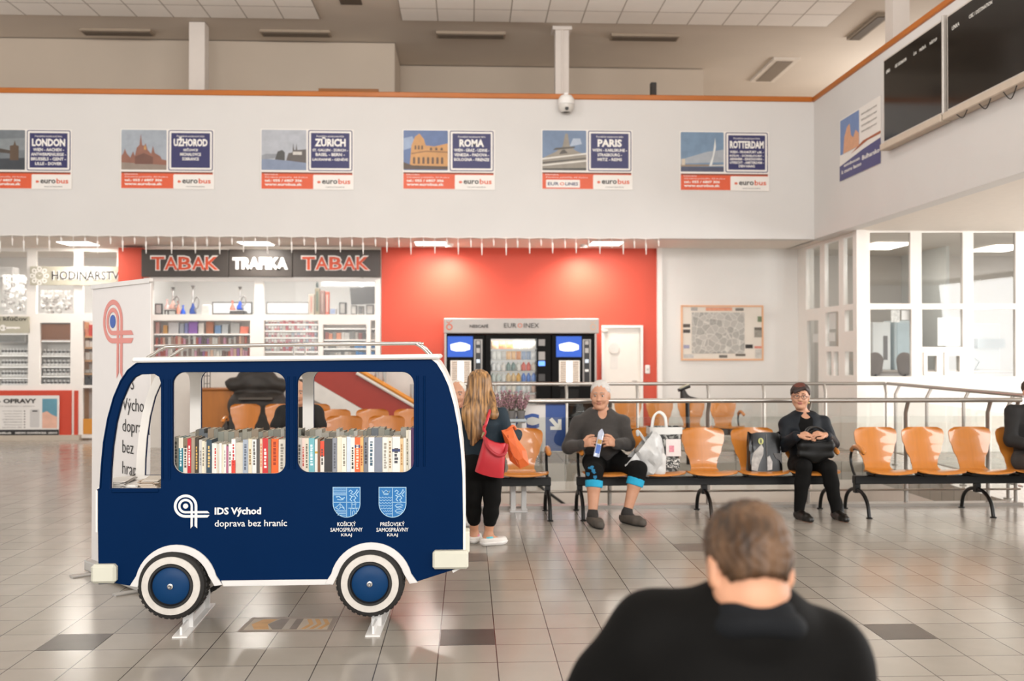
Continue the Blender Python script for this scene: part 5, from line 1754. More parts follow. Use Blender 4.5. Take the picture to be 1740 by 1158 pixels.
# steel feet
FOOTM = M('e2e0dd', .35, var=.03)
for p0, p1, post in (((305, 1085), (352, 1031), (316, 1063)), ((633, 1083), (649, 1043), (637, 1062))):
    a, b = atz(p0[0], p0[1], 0), atz(p1[0], p1[1], 0)
    d = (b - a)
    L = max(d.length, .72)
    d.normalize()
    ft = MB()
    ang = math.atan2(d.y, d.x) - math.pi / 2
    m4 = Matrix.Translation(a) @ Matrix.Rotation(ang, 4, 'Z')
    ft.box(-.04, .04, 0, L, 0, .008, mat=m4)
    ft.box(-.006, .006, 0.03, L, .008, .05, mat=m4)
    f_ = ft.build('foot_bar', FOOTM, bus)
    pc = a + d * .20
    MB().box(-.028, .028, -.012, .012, .008, .34, mat=Matrix.Translation(pc) @ Matrix.Rotation(ang, 4, 'Z')).build('foot_post', FOOTM, f_)
    pc = a + d * (L - .1)
    MB().box(-.028, .028, -.012, .012, .008, .34, mat=Matrix.Translation(pc) @ Matrix.Rotation(ang, 4, 'Z')).build('foot_post', FOOTM, f_)


# the bird emblem: two ribbons that loop round an eye
def ribbon(center_pts, w0):
    L, R_ = [], []
    P = [Vector((a, b, 0)) for a, b in center_pts]
    for i, p in enumerate(P):
        t_ = (P[min(i + 1, len(P) - 1)] - P[max(i - 1, 0)]).normalized()
        n_ = Vector((-t_.y, t_.x, 0))
        L.append((p.x + n_.x * w0 / 2, p.y + n_.y * w0 / 2)); R_.append((p.x - n_.x * w0 / 2, p.y - n_.y * w0 / 2))
    return L + R_[::-1]


def emblem(loopmap):
    """two ribbons that rise from the legs, loop round the eye (at 0,0; outer radius 1) and run out to the right as a tail"""
    me = []
    for i, (r, w) in enumerate(((.885, .23), (.53, .20))):
        pts = [(r, -1.25), (r, -.8), (r, -.4)] + [(r * math.cos(math.radians(a)), r * math.sin(math.radians(a))) for a in range(0, 271, 9)] + [(.05, -r)]
        me.append(loopmap(ribbon(pts, w)))
        h = w / 2
        a_, b_ = (2.06, 1.85) if i == 0 else (1.85, 2.06)      # the tail's slanted end
        me.append(loopmap([(.0, -r - h), (b_ if i else a_ - .2, -r - h), (a_ + (.2 if i else 0), -r + h), (.0, -r + h)] if i == 0 else [(.0, -r - h), (2.06, -r - h), (1.86, -r + h), (.0, -r + h)]))
        e0, e1 = (-1.72, -1.92) if i == 0 else (-1.92, -1.72)
        me.append(loopmap([(r - h, -1.2), (r - h, e0), (r + h, e1), (r + h, -1.2)]))
    return me


def emblem_parts(parent, loopmap, mat, origin, mm, eye_mm, normal):
    ms = []
    for k, lp in enumerate(emblem(loopmap)):
        ms.append(plate_mesh([lp], .0008, mat=mat, origin=tuple(Vector(origin) + Vector(normal) * .0003 * k)))
    join_meshes('x', ms).build('emblem_ribbon', mm, parent, fixn=False)
    plate('emblem_eye', [loopmap(circle(0, 0, .22, 20))], .0015, eye_mm, parent, mat=mat, origin=origin)


LOGOW = M('dfdedd', .5, var=.01)
c = at(315.5, 860.5, Y0)
kk = 19.4 * Y0 / FPX
emblem_parts(bus, lambda lp: [(c.x + x * kk, c.z + y * kk) for x, y in lp], FACE_MY, (0, Y0 - .002, 0), LOGOW, LOGOW, (0, -1, 0))
tw('title_lettering', 'IDS Východ', 365, 878.5, Y0, LOGOW, bus, width_px=77, align='LEFT', bold=.0035, off=.003, thick=.001, height=15.5 * Y0 / FPX)
tw('slogan_lettering', 'doprava bez hraníc', 365, 899, Y0, LOGOW, bus, width_px=120, align='LEFT', off=.003, thick=.001, height=14.5 * Y0 / FPX, bold=.0008)
SHB = M('1268a6', .45, var=.03)
for cx, words, lab in ((589, ('KOŠICKÝ', 'SAMOSPRÁVNY', 'KRAJ'), 'a'), (667, ('PREŠOVSKÝ', 'SAMOSPRÁVNY', 'KRAJ'), 'b')):
    def S(u, v): q = at(cx + u, 828 + v, Y0); return (q.x, q.z)
    shp = [(-23.5, 0), (23.5, 0), (23.5, 28)] + [(23.5 * math.cos(math.radians(a)), 28 + 24 * math.sin(math.radians(a))) for a in range(10, 180, 10)] + [(-23.5, 28)]
    inner = [(-22.3, 1.2), (22.3, 1.2), (22.3, 28)] + [(22.3 * math.cos(math.radians(a)), 28 + 22.8 * math.sin(math.radians(a))) for a in range(10, 180, 10)] + [(-22.3, 28)]
    sh = plate('crest_shield', [[S(*p) for p in shp]], .002, SHB, bus, origin=(0, Y0 - .002, 0))
    me = [plate_mesh([[S(*p) for p in shp], [S(*p) for p in inner]], .001, origin=(0, Y0 - .003, 0))]
    def ln(pts, w=.9):
        me.append(plate_mesh([[S(*p) for p in ribbon(pts, w)]], .001, origin=(0, Y0 - .003, 0)))
    ln([(0, 1), (0, 51)])
    ln([(0, 26), (22, 26)])
    # a rearing beast drawn with curling strokes in the upper right quarter
    ln([(4, 8), (7, 5), (10, 8), (7, 11), (11, 13), (15, 10), (18, 4), (20, 8), (16, 13), (19, 16)], 1.5)
    ln([(5, 14), (9, 16), (13, 15), (16, 19), (12, 22), (15, 25)], 1.6)
    ln([(9, 17), (6, 21), (9, 24)], 1.5)
    if lab == 'a':
        ln([(-22, 26), (0, 26)])
        ln([(-22, 13.5), (0, 13.5)])
        for k in range(4): ln([(-22, 3.5 + k * 2.6), (-1, 3.5 + k * 2.6)], .8)
        ln([(-18, 17), (-13, 16), (-8, 20), (-3, 18)], 1.6); ln([(-16, 21), (-10, 22), (-5, 21)], 1.3)
        ln([(-19, 36), (-11, 28), (-4, 36)], 1.2); ln([(-20, 34), (-14, 38), (-8, 34), (-3, 38)], 1.0); ln([(-11, 27), (-11, 36)], 1.0)
        for k in range(4): ln([(-20 + k * 1.5, 40 + k * 2.6), (-1, 40 + k * 2.6)], .8)
        for p in ([(7, 49), (7, 37), (17, 37), (17, 46)], [(9, 37), (9, 30), (15, 30), (15, 37)], [(8, 30), (8, 28), (10, 28), (10, 30)], [(14, 30), (14, 28), (16, 28), (16, 30)], [(10, 47), (10, 42), (12, 40), (14, 42), (14, 47)], [(3, 36), (20, 36)]): ln(p, .9)
    else:
        ln([(-18, 6), (-15, 11), (-7, 11), (-4, 6), (-8, 8), (-11, 5), (-14, 8), (-18, 6)], 1.0); ln([(-15, 13), (-7, 13)], 1.0)
        for k in range(7):
            y = 18 + k * 4.6
            x0_ = -22 if y < 34 else -22 + (y - 34) * .9
            ln([(x0_ + q * (-1 - x0_) / 8, y + (.9 if q % 2 else -.9)) for q in range(9)], .9)
        for k in range(2):
            y = 30 + k * 9
            ln([(4, y + 2), (8, y - 1), (14, y - 1), (18, y + 1), (14, y + 3), (8, y + 4), (4, y + 2)], .9); ln([(6, y + 5), (12, y + 6), (17, y + 4)], .8)
    join_meshes('x', me).build('crest_lines', M('a3c6dc', .5), sh, fixn=False)
    for k, wd in enumerate(words):
        tw('crest_lettering', wd, cx, 894.5 + k * 9.4, Y0, LOGOW, bus, width_px={'KOŠICKÝ': 31, 'PREŠOVSKÝ': 41, 'SAMOSPRÁVNY': 54, 'KRAJ': 18}[wd], bold=.0011, off=.003, thick=.001, height=(8.4 if wd in ('KOŠICKÝ', 'PREŠOVSKÝ', 'SAMOSPRÁVNY') else 6.4) * Y0 / FPX)

# ------------------------------------------------------------------ books
zs_top = zs
def book(x0, w, h, d, ycol, cover, yfront, label, title=None, tilt=0.0, second=None, group=None):
    """a book standing on the shelf, spine towards yfront; cover boards wrap the page block"""
    t = thing('book', label, 'book', (x0 + w / 2, yfront + d / 2, zs), group=group)
    cv = M(cover, .5, var=.06, scale=20)
    m4 = Matrix.Translation((x0 + w / 2, yfront, zs + .0005)) @ Matrix.Rotation(tilt, 4, 'Y') @ Matrix.Translation((-w / 2, 0, 0))
    mb = MB()
    c_ = .0022
    mb.box(0, w, 0, .003, 0, h, mat=m4).box(0, c_, .003, d, 0, h, mat=m4).box(w - c_, w, .003, d, 0, h, mat=m4)
    mats = [cv]
    if second:
        mats.append(M(second[0], .5, var=.05, scale=20))
        mb.box(-.0002, w + .0002, -.0006, 0, h * second[1], h * second[2], 1, mat=m4)
    if title:
        mats.append(M(title, .6, var=.0))
        k = len(mats) - 1
        rn = random.Random(int(x0 * 1e4))
        z = h * rn.uniform(.15, .3)
        zend = h * rn.uniform(.7, .9)
        while z < zend:
            L = rn.uniform(.006, .018)
            if w > .012:
                mb.box(w * .28, w * rn.uniform(.6, .75), -.0010, 0, z, min(z + L, h * .95), k, mat=m4)
            else:
                mb.box(w * .36, w * .62, -.0010, 0, z, min(z + L, h * .95), k, mat=m4)
            z += L + rn.uniform(.003, .007)
    mb.build('cover', mats, t, fixn=False)
    MB().box(c_, w - c_, .003, d - .003, .002, h - .003, mat=m4).build('pages', M('d8cfba', .8, var=.10, scale=60, stretch=(8, .2, .2)), t)
    return t


winL = [(293, 304, '7b796e', 742, '3a3834', None), (304, 311.5, '0f6f80', 742, 'd8e6e6', ('d9d2c0', .72, 1)), (311.5, 319, 'ddd6c8', 743, '4a443c', ('7a6a52', .74, 1)), (319, 325.5, 'b8202c', 744, 'f0dcd8', None), (325.5, 331.5, '9a8a76', 742, None, None),
        (331.5, 338, '3a2f22', 743, 'c9a050', None), (338, 343.5, 'c2c0bb', 746, '8a8680', None), (343.5, 349, 'd9d0ba', 748, '7a7264', None), (349, 351, 'cfc9bc', 749, None, None), (351, 360, '2c3f4c', 746, 'd0b070', None), (360, 363.4, 'e3dfd8', 752, None, None), (363.4, 369, 'dcd8d0', 752, 'c03a34', None),
        (369, 372.4, 'c8c0b0', 753, None, None), (372.4, 377, 'e6e2da', 752, None, None), (377, 380.2, 'd8cfb8', 754, None, None), (380.2, 384.6, 'e0dcd4', 754, '9a948c', None), (384.6, 388, 'a8607c', 757, None, None), (388, 393.6, 'e4dfd6', 753, '6a6660', None),
        (393.6, 400.5, 'e8e4de', 745, 'b82a2c', ('d4402c', 0, .42)), (400.5, 413, 'c9c3b4', 751, None, None), (413, 422, '9ba4b0', 746, '5a6270', None), (422, 428.4, 'd8cdb4', 745, '8a6a3c', None), (428.4, 436, 'dcdad6', 746, '5f5c58', None), (436, 442, '4f4a46', 745, None, None),
        (442, 446.4, 'e0c0a4', 745, 'c86a3a', None), (446.4, 456, 'c02a2a', 744, 'f0e0d8', None), (456, 461, '7c7a62', 745, None, None), (461, 473.4, 'e0601e', 745, '9a3412', None), (473.4, 485, 'd6d0c2', 746, '8a8478', None)]
winR = [(505, 512.6, 'cfcac2', 743, '5a5650', None), (512.6, 518.3, 'e6cfc4', 744, 'b84a3c', None), (518.3, 525, 'd8ceba', 744, '6a6254', None), (525, 535, '6aaab2', 744, 'd8eef0', None), (535, 540, 'e2ddd6', 746, None, ('c9a03c', .6, .66)), (540, 544.5, '7a5238', 746, None, None), (544.5, 551.3, 'ddd6cc', 749, '4a4642', ('d8482c', .55, 1)),
        (551.3, 564.8, '2f2d2c', 745, None, None), (564.8, 572.9, '83868e', 744, '5a5d64', None), (572.9, 581.2, 'd8d0ba', 742, None, None), (581.2, 589, 'e2dccb', 743, '8a8476', None), (589, 595.8, 'c6d0dc', 742, None, None), (595.8, 603, 'dfdbd0', 743, '3f3c38', None),
        (603, 612, 'e0602a', 743, 'f0d0b8', ('2c3c6a', .72, .8)), (612, 617.8, 'd8a868', 743, 'a04a24', None), (617.8, 626, '74767c', 743, '3a3a40', None), (626, 636.2, 'e6e4e0', 743, '3c5a6c', None), (636.2, 649.7, '7d828e', 743, None, None), (649.7, 659.8, 'e0dcd2', 743, '9a9488', None),
        (659.8, 666.5, 'd9d2c0', 743, '8a6c4a', None), (666.5, 680, 'e3ded6', 742, '4a4a50', ('2c3a6c', .60, .68)), (680, 685.6, 'd6b88a', 745, 'a8743c', None), (685.6, 690, 'e0dcd4', 744, None, None), (690, 694.6, 'd4ccb8', 731, '6a6456', None), (694.6, 698.6, 'e4dfd6', 731, None, None), (698.6, 703, '5c2f5e', 727, None, None)]
CNAME = {'7b796e': 'grey-green', '0f6f80': 'teal', 'ddd6c8': 'cream', 'b8202c': 'red', '9a8a76': 'beige-brown', '3a2f22': 'dark brown gold-lettered', 'c2c0bb': 'light grey', 'd9d0ba': 'pale cream', '2c3f4c': 'dark blue gold-lettered', 'a8607c': 'purple-pink', '9ba4b0': 'blue-grey', '4f4a46': 'dark grey',
         'e0c0a4': 'peach', 'c02a2a': 'bright red', '7c7a62': 'olive', 'e0601e': 'bright orange', '6aaab2': 'light turquoise', '7a5238': 'brown', '2f2d2c': 'thick black', '83868e': 'grey', 'c6d0dc': 'pale blue', 'e0602a': 'orange', 'd8a868': 'tan', '74767c': 'mid grey', '7d828e': 'thick slate-blue', '5c2f5e': 'dark purple', 'e6cfc4': 'pinkish', 'd6b88a': 'light tan'}
ORD = ['first', 'second', 'third', 'fourth', 'fifth', 'sixth', 'seventh', 'eighth', 'ninth', 'tenth', 'eleventh', 'twelfth', 'thirteenth', 'fourteenth', 'fifteenth', 'sixteenth', 'seventeenth', 'eighteenth', 'nineteenth', 'twentieth', 'twenty-first', 'twenty-second', 'twenty-third', 'twenty-fourth', 'twenty-fifth', 'twenty-sixth', 'twenty-seventh', 'twenty-eighth', 'twenty-ninth', 'thirtieth']
rnd = random.Random(21)
YB = Y0 + .075
for lst, wname in ((winL, 'middle'), (winR, 'right')):
    for i, (a, b, col, ytop, ttl, sec) in enumerate(lst):
        x0_, x1_ = X_(a, YB), X_(b, YB)
        h = Z_(ytop, YB) - zs
        nm = CNAME.get(col, 'pale')
        book(x0_ + .0004, x1_ - x0_ - .0008, h, rnd.uniform(.13, .16), None, col, YB + rnd.uniform(0, .008), f'{nm} book in the front row, {ORD[i]} from left in the {wname} bus window', ttl, tilt=rnd.uniform(-.004, .004), second=sec, group='front row of books in the bus')
# rear row, spines to the far side: only tops and page edges show
YR = Y1 - .22
for wname, p0, p1, n in (('middle', 322, 512, 22), ('right', 518, 706, 21)):
    xa, xb = X_(p0, YR), X_(p1, YR)
    ws = [rnd.uniform(.7, 1.5) for _ in range(n)]
    s = sum(ws); x = xa
    for i in range(n):
        w = ws[i] / s * (xb - xa)
        h = Z_(rnd.uniform(727, 735), YR) - zs
        col = rnd.choice(['8a8678', '77756a', '9a958a', '6f6a5e', 'a8a49a', '5f6468', '8a7a66', '7d7f74'])
        book(x + .0004, w - .0008, h, .15, None, col, YR, f'muted grey book in the rear row, {ORD[i]} from left in the {wname} bus window', None, group='rear row of books in the bus')
        x += w

# ------------------------------------------------------------------ leaflets on the left shelf
rnd = random.Random(8)
for i, (px, py, w, d, n, rz, lab) in enumerate(((204, 832, .13, .26, 14, .05, 'stack of grey leaflets at the left end of the bus leaflet shelf'), (231, 834, .11, .19, 7, -.1, 'loose white leaflets in the middle of the bus leaflet shelf'), (261, 832, .11, .24, 16, .05, 'stack of brown-edged brochures at the right end of the bus leaflet shelf'))):
    c = at(px, py, Y0 + .24)
    mb = MB()
    for k in range(n):
        m4 = Matrix.Translation((c.x + rnd.uniform(-.004, .004), Y0 + .24 + rnd.uniform(-.01, .01), zl2 + .001 + k * .0032)) @ Matrix.Rotation(rz + rnd.uniform(-.12, .12), 4, 'Z')
        mb.box(-w / 2 * .8, w / 2 * .8, -d / 2, d / 2, 0, .0028, k % 2, mat=m4)
    t = mb.build('leaflet_stack', [M(('a39e98', 'e2ded8', 'b09a84')[i], .6), M(('d6d2cc', 'eeeae4', 'dcd2c4')[i], .6, var=.1)], fixn=False)
    tag(t, lab, 'leaflets')

# ------------------------------------------------------------------ roll-up banner behind the bus nose
bl, br = Vector((-2.665, 7.20, 0)), Vector((-2.04, 6.50, 0))
ang = math.atan2(br.y - bl.y, br.x - bl.x)
Wb = (br - bl).length
zt_ = 2.03
BAN = Matrix.Translation((bl.x, bl.y, 0)) @ Matrix.Rotation(ang, 4, 'Z') @ FACE_MY
ban = thing('roll_up_banner', 'white roll-up banner with a pink bird emblem standing behind the bus nose', 'banner', ((bl.x + br.x) / 2, (bl.y + br.y) / 2, 0))
BN = BAN.to_3x3()
nrm = BN @ Vector((0, 0, 1))
plate('banner_sheet', [rect(0, .06, Wb, zt_ - .02)], .003, M('e3dedb', .5, var=.015), ban, mat=BAN)
plate('top_rail', [rect(-.005, zt_ - .03, Wb + .005, zt_)], .025, M('dcd6d0', .3, metal=.4), ban, mat=BAN @ Matrix.Translation((0, 0, .012)))
plate('base', [rect(-.01, 0.012, Wb + .01, .085)], .10, M('c9c5c0', .35, metal=.5), ban, mat=BAN @ Matrix.Translation((0, 0, .05)), bevel=.01)
for s_ in (.12, .88):
    plate('foot', [rect(Wb * s_ - .03, 0, Wb * s_ + .03, .012)], .36, M('c9c5c0', .35, metal=.5), ban, mat=BAN @ Matrix.Translation((0, 0, .18)))
PINK = M('d9897f', .5, var=.02)
off = BAN @ Matrix.Translation((0, 0, .004))
# emblem: its loop centre and size follow the sheet's own coordinates
kx = .150
ecx, ecz = .355, 1.763
ms = []
for k, lp in enumerate(emblem(lambda lp: [(ecx + x * kx * 1.08, ecz + y * kx * (1 if y > -1.3 else 1.35)) for x, y in lp])):
    ms.append(plate_mesh([lp], .0008, mat=BAN @ Matrix.Translation((0, 0, .003 + .0003 * k))))
join_meshes('x', ms).build('emblem_ribbon', PINK, ban, fixn=False)
plate('emblem_eye', [circle(ecx, ecz, kx * .3, 24)], .0015, M('2f56a8', .5), ban, mat=off)
for k, wd in enumerate(('IDS', 'Východ', 'doprava', 'bez', 'hraníc')):
    m_ = text_mesh(wd, .125, thick=.001, sx=1.06, bold=-.001)
    m_.transform(off @ Matrix.Translation((.525, 1.305 - k * .142, 0)))
    link('lettering', m_, INK, ban)

# floor sticker between the wheels
a, b, c, d = atz(428, 1050, 0), atz(574, 1049, 0), atz(562, 1074, 0), atz(402, 1075, 0)
t = thing('floor_sticker', 'worn orange and grey sticker on the floor between the bus wheels', 'sticker', ((a.x + c.x) / 2, (a.y + c.y) / 2, 0))
def fq(u, v):
    p = a.lerp(b, u); q = d.lerp(c, u)
    return p.lerp(q, v)
def fpoly(name, uv, z, mm):
    pts = [fq(u, v) for u, v in uv]
    n_ = len(pts)
    return MB().add([(p.x, p.y, z) for p in pts] + [(p.x, p.y, z - .0004) for p in pts], [tuple(range(n_)), tuple(reversed(range(n_, 2 * n_)))] + [(i, i + n_, (i + 1) % n_ + n_, (i + 1) % n_) for i in range(n_)]).build(name, mm, t)
fpoly('border', ((0, 0), (1, 0), (1, 1), (0, 1)), .0008, M('8a7f74', .4, var=.1))
fpoly('field', ((.05, .12), (.95, .12), (.95, .88), (.05, .88)), .0014, M('b3a695', .4, var=.1))
fpoly('dark_arrow', ((.26, .5), (.36, .14), (.62, .14), (.62, .86), (.36, .86)), .002, M('6d645c', .4, var=.2, scale=14))
fpoly('grey_window', ((.46, .14), (.54, .14), (.54, .86), (.46, .86)), .0026, M('a39a90', .4))
fpoly('orange_arrow', ((.08, .5), (.16, .16), (.32, .16), (.26, .5), (.32, .84), (.16, .84)), .0018, M('c99a62', .45, var=.2, scale=12))
for k in range(3):
    u = .66 + k * .09
    fpoly('orange_chevron', ((u, .16), (u + .05, .16), (u + .11, .5), (u + .05, .84), (u, .84), (u + .06, .5)), .002, M('c0935c', .45, var=.2, scale=12))

# ================================================================== WHAT STANDS IN THE SHOPS
SY = WALL_Y + .32             # goods stand a little behind the panes
UNIT = M('efe9e2', .45, var=.02)
SHELF_FILL = M('fff8f0', .5, var=0, emit=1.6)  # glow for the strips added under shelves to brighten the goods
CHROME2 = M('c8c3be', .2, metal=.9)


def unit(name, label, px0, px1, boards, Ya, Yb, back=None, py_base=745):
    """a shelving unit: two sides, back board and shelves at the given frame heights"""
    t = thing(name, label, 'shelf unit', (X_((px0 + px1) / 2, Ya), (Ya + Yb) / 2, 0))
    x0, x1 = X_(px0, Ya), X_(px1, Ya)
    top = Z_(boards[0], Ya)
    for x in (x0, x1 - .015):
        MB().box(x, x + .015, Ya, Yb, 0, top).build('side_board', UNIT, t)
    MB().box(x0, x1, Yb - .012, Yb, 0, Z_(boards[0], Ya)).build('back_board', back or UNIT, t)
    for b in boards:
        MB().box(x0 + .001, x1 - .001, Ya, Yb - .012, Z_(b, Ya) - .018, Z_(b, Ya)).build('shelf', UNIT, t)
        if b < 655:
            MB().box(x0 + .03, x1 - .03, Ya + .004, Ya + .016, Z_(b, Ya) - .024, Z_(b, Ya) - .0181).build('shelf_fill_strip', SHELF_FILL, t)  # added glowing bar that lights the goods below
    return t


# --- tobacco shop
unit('shelf_unit', 'white shelf unit with coloured goods behind the left tobacco shop pane', 256, 432, (536, 567.5, 586, 606, 660), SY - .04, SY + .36)
unit('shelf_unit', 'white cigarette rack behind the middle tobacco shop pane', 444, 543, (536, 551, 562, 573.5, 585, 597, 660), SY - .04, SY + .36)
unit('shelf_unit', 'white shelf unit behind the tobacco shop door pane', 546, 640, (536, 558, 577, 592, 606, 660), SY - .04, SY + .36)

rnd = random.Random(44)


def pack(px0, py0, px1, py1, col, name, label, cat, group, Y=None, d=.07, col2=None):
    Y = Y or SY
    a, b = at(px0, py0, Y - .04), at(px1, py1, Y - .04)
    mb = MB().box(a.x, b.x, Y, Y + d, b.z + .0005, a.z, bev=.004)
    ms = [M(col, .45, var=.10, scale=20)]
    if col2:
        ms.append(M(col2, .45, var=.05))
        mb.box(a.x + .002, b.x - .002, Y - .001, Y, b.z + (a.z - b.z) * .1, b.z + (a.z - b.z) * .45, 1)
    return tag(mb.build(name, ms, fixn=False), label, cat, group)


# coloured boxes on the upper shelf of the left unit
for i, (x0, x1, y0, col, nm) in enumerate(((263, 269, 547, 'b08a80', 'dull pink'), (276, 283, 553, 'b8863c', 'golden'), (285, 302, 548, 'b9b4b2', 'pale grey'), (304, 311, 550, '8f9098', 'grey'), (312.5, 318, 549, '6c6f9c', 'slate-blue'), (319.5, 334, 547, '7c4a98', 'purple'), (336, 345, 550, 'c9c0b6', 'cream'),
                                          (349, 361, 547, '9a5a34', 'brown'), (364, 374, 553, '5f7a9c', 'blue'), (376, 386, 551, 'a0a0a0', 'mid grey'), (391, 406, 549, '9a9590', 'warm grey'), (407, 420, 555, 'd8735a', 'coral'))):
    pack(x0, y0, x1, 567.5, col, 'gift_box', f'{nm} box on the upper shelf of the left tobacco shop unit', 'box', 'boxes on the upper shelf of the tobacco shop', d=.12)
pal = ['6f5148', 'b05a48', 'c08a9a', '8a5a8c', 'd0a890', 'c8c2ba', '7c6a60', 'a84a3a', 'dcd4ca', '9c7c6c', 'b8b0a8', '5a4a44']
for row, (yb, hmin, hmax, rn) in enumerate(((586, 9, 15, 'middle'), (606, 8, 15, 'lower'))):
    x = 263.0
    k = 0
    while x < 421:
        w = rnd.uniform(3.6, 5.6)
        pack(x, yb - rnd.uniform(hmin, hmax), x + w - .5, yb, rnd.choice(pal), 'goods_packet', f'small coloured packets in the {rn} row of the left tobacco shop unit', 'packet', f'packets in the {rn} row of the tobacco shop', d=.05)
        x += w; k += 1
# cigarette packs
for row, yb in enumerate((551, 562, 573.5, 585, 597)):
    rn = ('top', 'second', 'middle', 'fourth', 'bottom')[row]
    x = 450.5
    while x < 538:
        col = rnd.choice(['ece8e4', 'e2dcd6', 'e8e4e0', 'f0ece8', 'd8d4d0', 'dcb8bc'] if x < 475 else ['ece8e4', 'd8a8ac', 'c98088', 'e8dede', 'b8c0cc', 'ded8d0'])
        pack(x, yb - 8.2, x + 4.2, yb, col, 'cigarette_pack', f'white and pink cigarette packs in the {rn} row of the middle tobacco rack', 'cigarettes', f'cigarette packs in the {rn} row', d=.03, col2=rnd.choice(['c8c2bc', 'c06a70', '8a8a90', '9a6a6a']))
        x += 4.9
for row, (yb, hh) in enumerate(((577, 14), (592, 10), (606, 9))):
    rn = ('top', 'middle', 'bottom')[row]
    x = 552.0
    while x < 634:
        w = rnd.uniform(5, 9)
        col = rnd.choice(['8a8680', 'c8c2ba', '6a6662', 'dcd6ce', 'e0906a', 'b8b0a6', 'a05a50'])
        if x > 600 and row: col = rnd.choice(['2f78b8', '3a86c6', '2a6aa8'])
        pack(x, yb - hh * rnd.uniform(.7, 1), x + w - .6, yb, col, 'goods_packet', f'assorted packets in the {rn} row behind the tobacco shop door', 'packet', f'packets in the {rn} row behind the door', d=.06)
        x += w

# --- upper display of the tobacco shop: water pipes, bottles, boxes
def zsill(py=535): return Z_(py, SY)


def lathe_px(px, pys, rs, Y, mb=None, seg=16, mi=0):
    """a turned shape: radii in pixels at frame heights"""
    mb = mb or MB()
    c = at(px, pys[0], Y)
    mb.lathe([(r * Y / FPX, Z_(y, Y)) for y, r in zip(pys, rs)], (c.x, Y, 0), seg, mi)
    return mb


def hookah(px, ytop, ybase, col, label):
    Y = SY + .12
    t = thing('water_pipe', label, 'water pipe', (X_(px, Y), Y, Z_(ybase, Y)), group='water pipes in the tobacco shop')
    H = ybase - ytop
    lathe_px(px, [ybase, ybase - .04 * H, ybase - .16 * H, ybase - .28 * H, ybase - .38 * H], [4.5, 6, 5.5, 2.6, 1.6], Y).build('glass_base', M(col, .12, var=.08), t, smooth=True)
    lathe_px(px, [ybase - .36 * H, ybase - .42 * H, ybase - .5 * H, ybase - .56 * H, ybase - .86 * H], [1.4, 2.2, 1.0, 1.6, .8], Y).build('stem', CHROME2, t, smooth=True)
    lathe_px(px, [ybase - .86 * H, ybase - .88 * H, ybase - .88 * H + .6], [1, 4.2, 3.8], Y).build('ash_plate', CHROME2, t, smooth=True)
    lathe_px(px, [ybase - .88 * H, ybase - .96 * H, ybase - H], [1.2, 3.0, 3.0], Y).build('bowl', M('5a524c', .5), t, smooth=True)
    pts = [at(px + 1.5, ybase - .45 * H, Y - .02), at(px + 6, ybase - .62 * H, Y - .05), at(px + 10, ybase - .5 * H, Y - .05), at(px + 8, ybase - .25 * H, Y - .05), at(px + 3, ybase - .2 * H, Y - .06), at(px + 6, ybase - .06 * H, Y - .08)]
    MB().tube(catmull(pts, 5), .012, 6).build('hose', M('8f8884', .4, var=.2), t, smooth=True)


hookah(294, 490, 527, 'e8b8a8', 'clear pinkish water pipe standing on a small dark table in the tobacco shop')
hookah(328, 487, 535, '2c4a9a', 'tall steel water pipe with dark hose coils in the tobacco shop')
hookah(408, 489, 528, '1f4fc4', 'blue water pipe standing on a black box in the tobacco shop')
t = thing('small_table', 'small dark display table under the pink bottles in the tobacco shop', 'table', (X_(289, SY), SY + .12, zsill()))
a, b = at(278, 527, SY), at(299, 528.5, SY)
MB().box(a.x, b.x, SY + .02, SY + .24, b.z, a.z).build('table_top', M('3c2a20', .4), t)
for px in (279.5, 297.5):
    p = at(px, 530, SY)
    for yy in (SY + .04, SY + .22):
        MB().box(p.x - .01, p.x + .01, yy - .01, yy + .01, zsill(), b.z).build('leg', M('3c2a20', .4), t)
for px, y0, yb, col, lab in ((284, 510, 527, 'ecc8c0', 'pale pink glass bottle on the small dark table'), (303, 513, 535, 'e08a70', 'coral glass bottle beside the small dark table'), (311, 520, 535, '1f55c8', 'blue glass bottle in the left tobacco shop pane'), (395, 512, 528, 'e07a68', 'red glass bottle on the black box')):
    Y = SY + .10
    H = yb - y0
    t = thing('glass_bottle', lab + ' in the tobacco shop' if 'shop' not in lab else lab, 'bottle', (X_(px, Y), Y, Z_(yb, Y)), group='glass bottles in the tobacco shop')
    lathe_px(px, [yb, yb - .1 * H, yb - .35 * H, yb - .6 * H, yb - .9 * H], [4.6, 4.8, 3.6, 1.6, 1.4], Y).build('body', M(col, .12, var=.06), t, smooth=True)
    lathe_px(px, [yb - .88 * H, yb - .9 * H, yb - H], [1.9, 2.1, 1.8], Y).build('rim', M(col, .12, var=.06), t, smooth=True)
def boxthing(name, label, cat, px0, py0, px1, py1, col, d=.15, Y=None, front=None, em=0):
    Y = Y or SY + .02
    a, b = at(px0, py0, Y), at(px1, py1, Y)
    t = thing(name, label, cat, ((a.x + b.x) / 2, Y, b.z))
    MB().box(a.x, b.x, Y, Y + d, b.z, a.z, bev=.008).build('body', M(col, .45, var=.08), t)
    if front:
        e = (a.z - b.z) * .12
        plate('front_panel', [rect(a.x + e, b.z + e, b.x - e, a.z - e)], .006, M(front, .3, var=.15, scale=12, emit=em), t, origin=(0, Y - .005, 0))
    return t
boxthing('picture_frame', 'dark framed picture at the left end of the tobacco shop display', 'picture', 263, 516, 276, 535, '3a3532', .04, front='b8b4b0')
boxthing('black_box', 'black box carrying the blue water pipe and the red bottle', 'box', 390, 528.3, 415, 535, '2a2725', .25, front='4a4542')
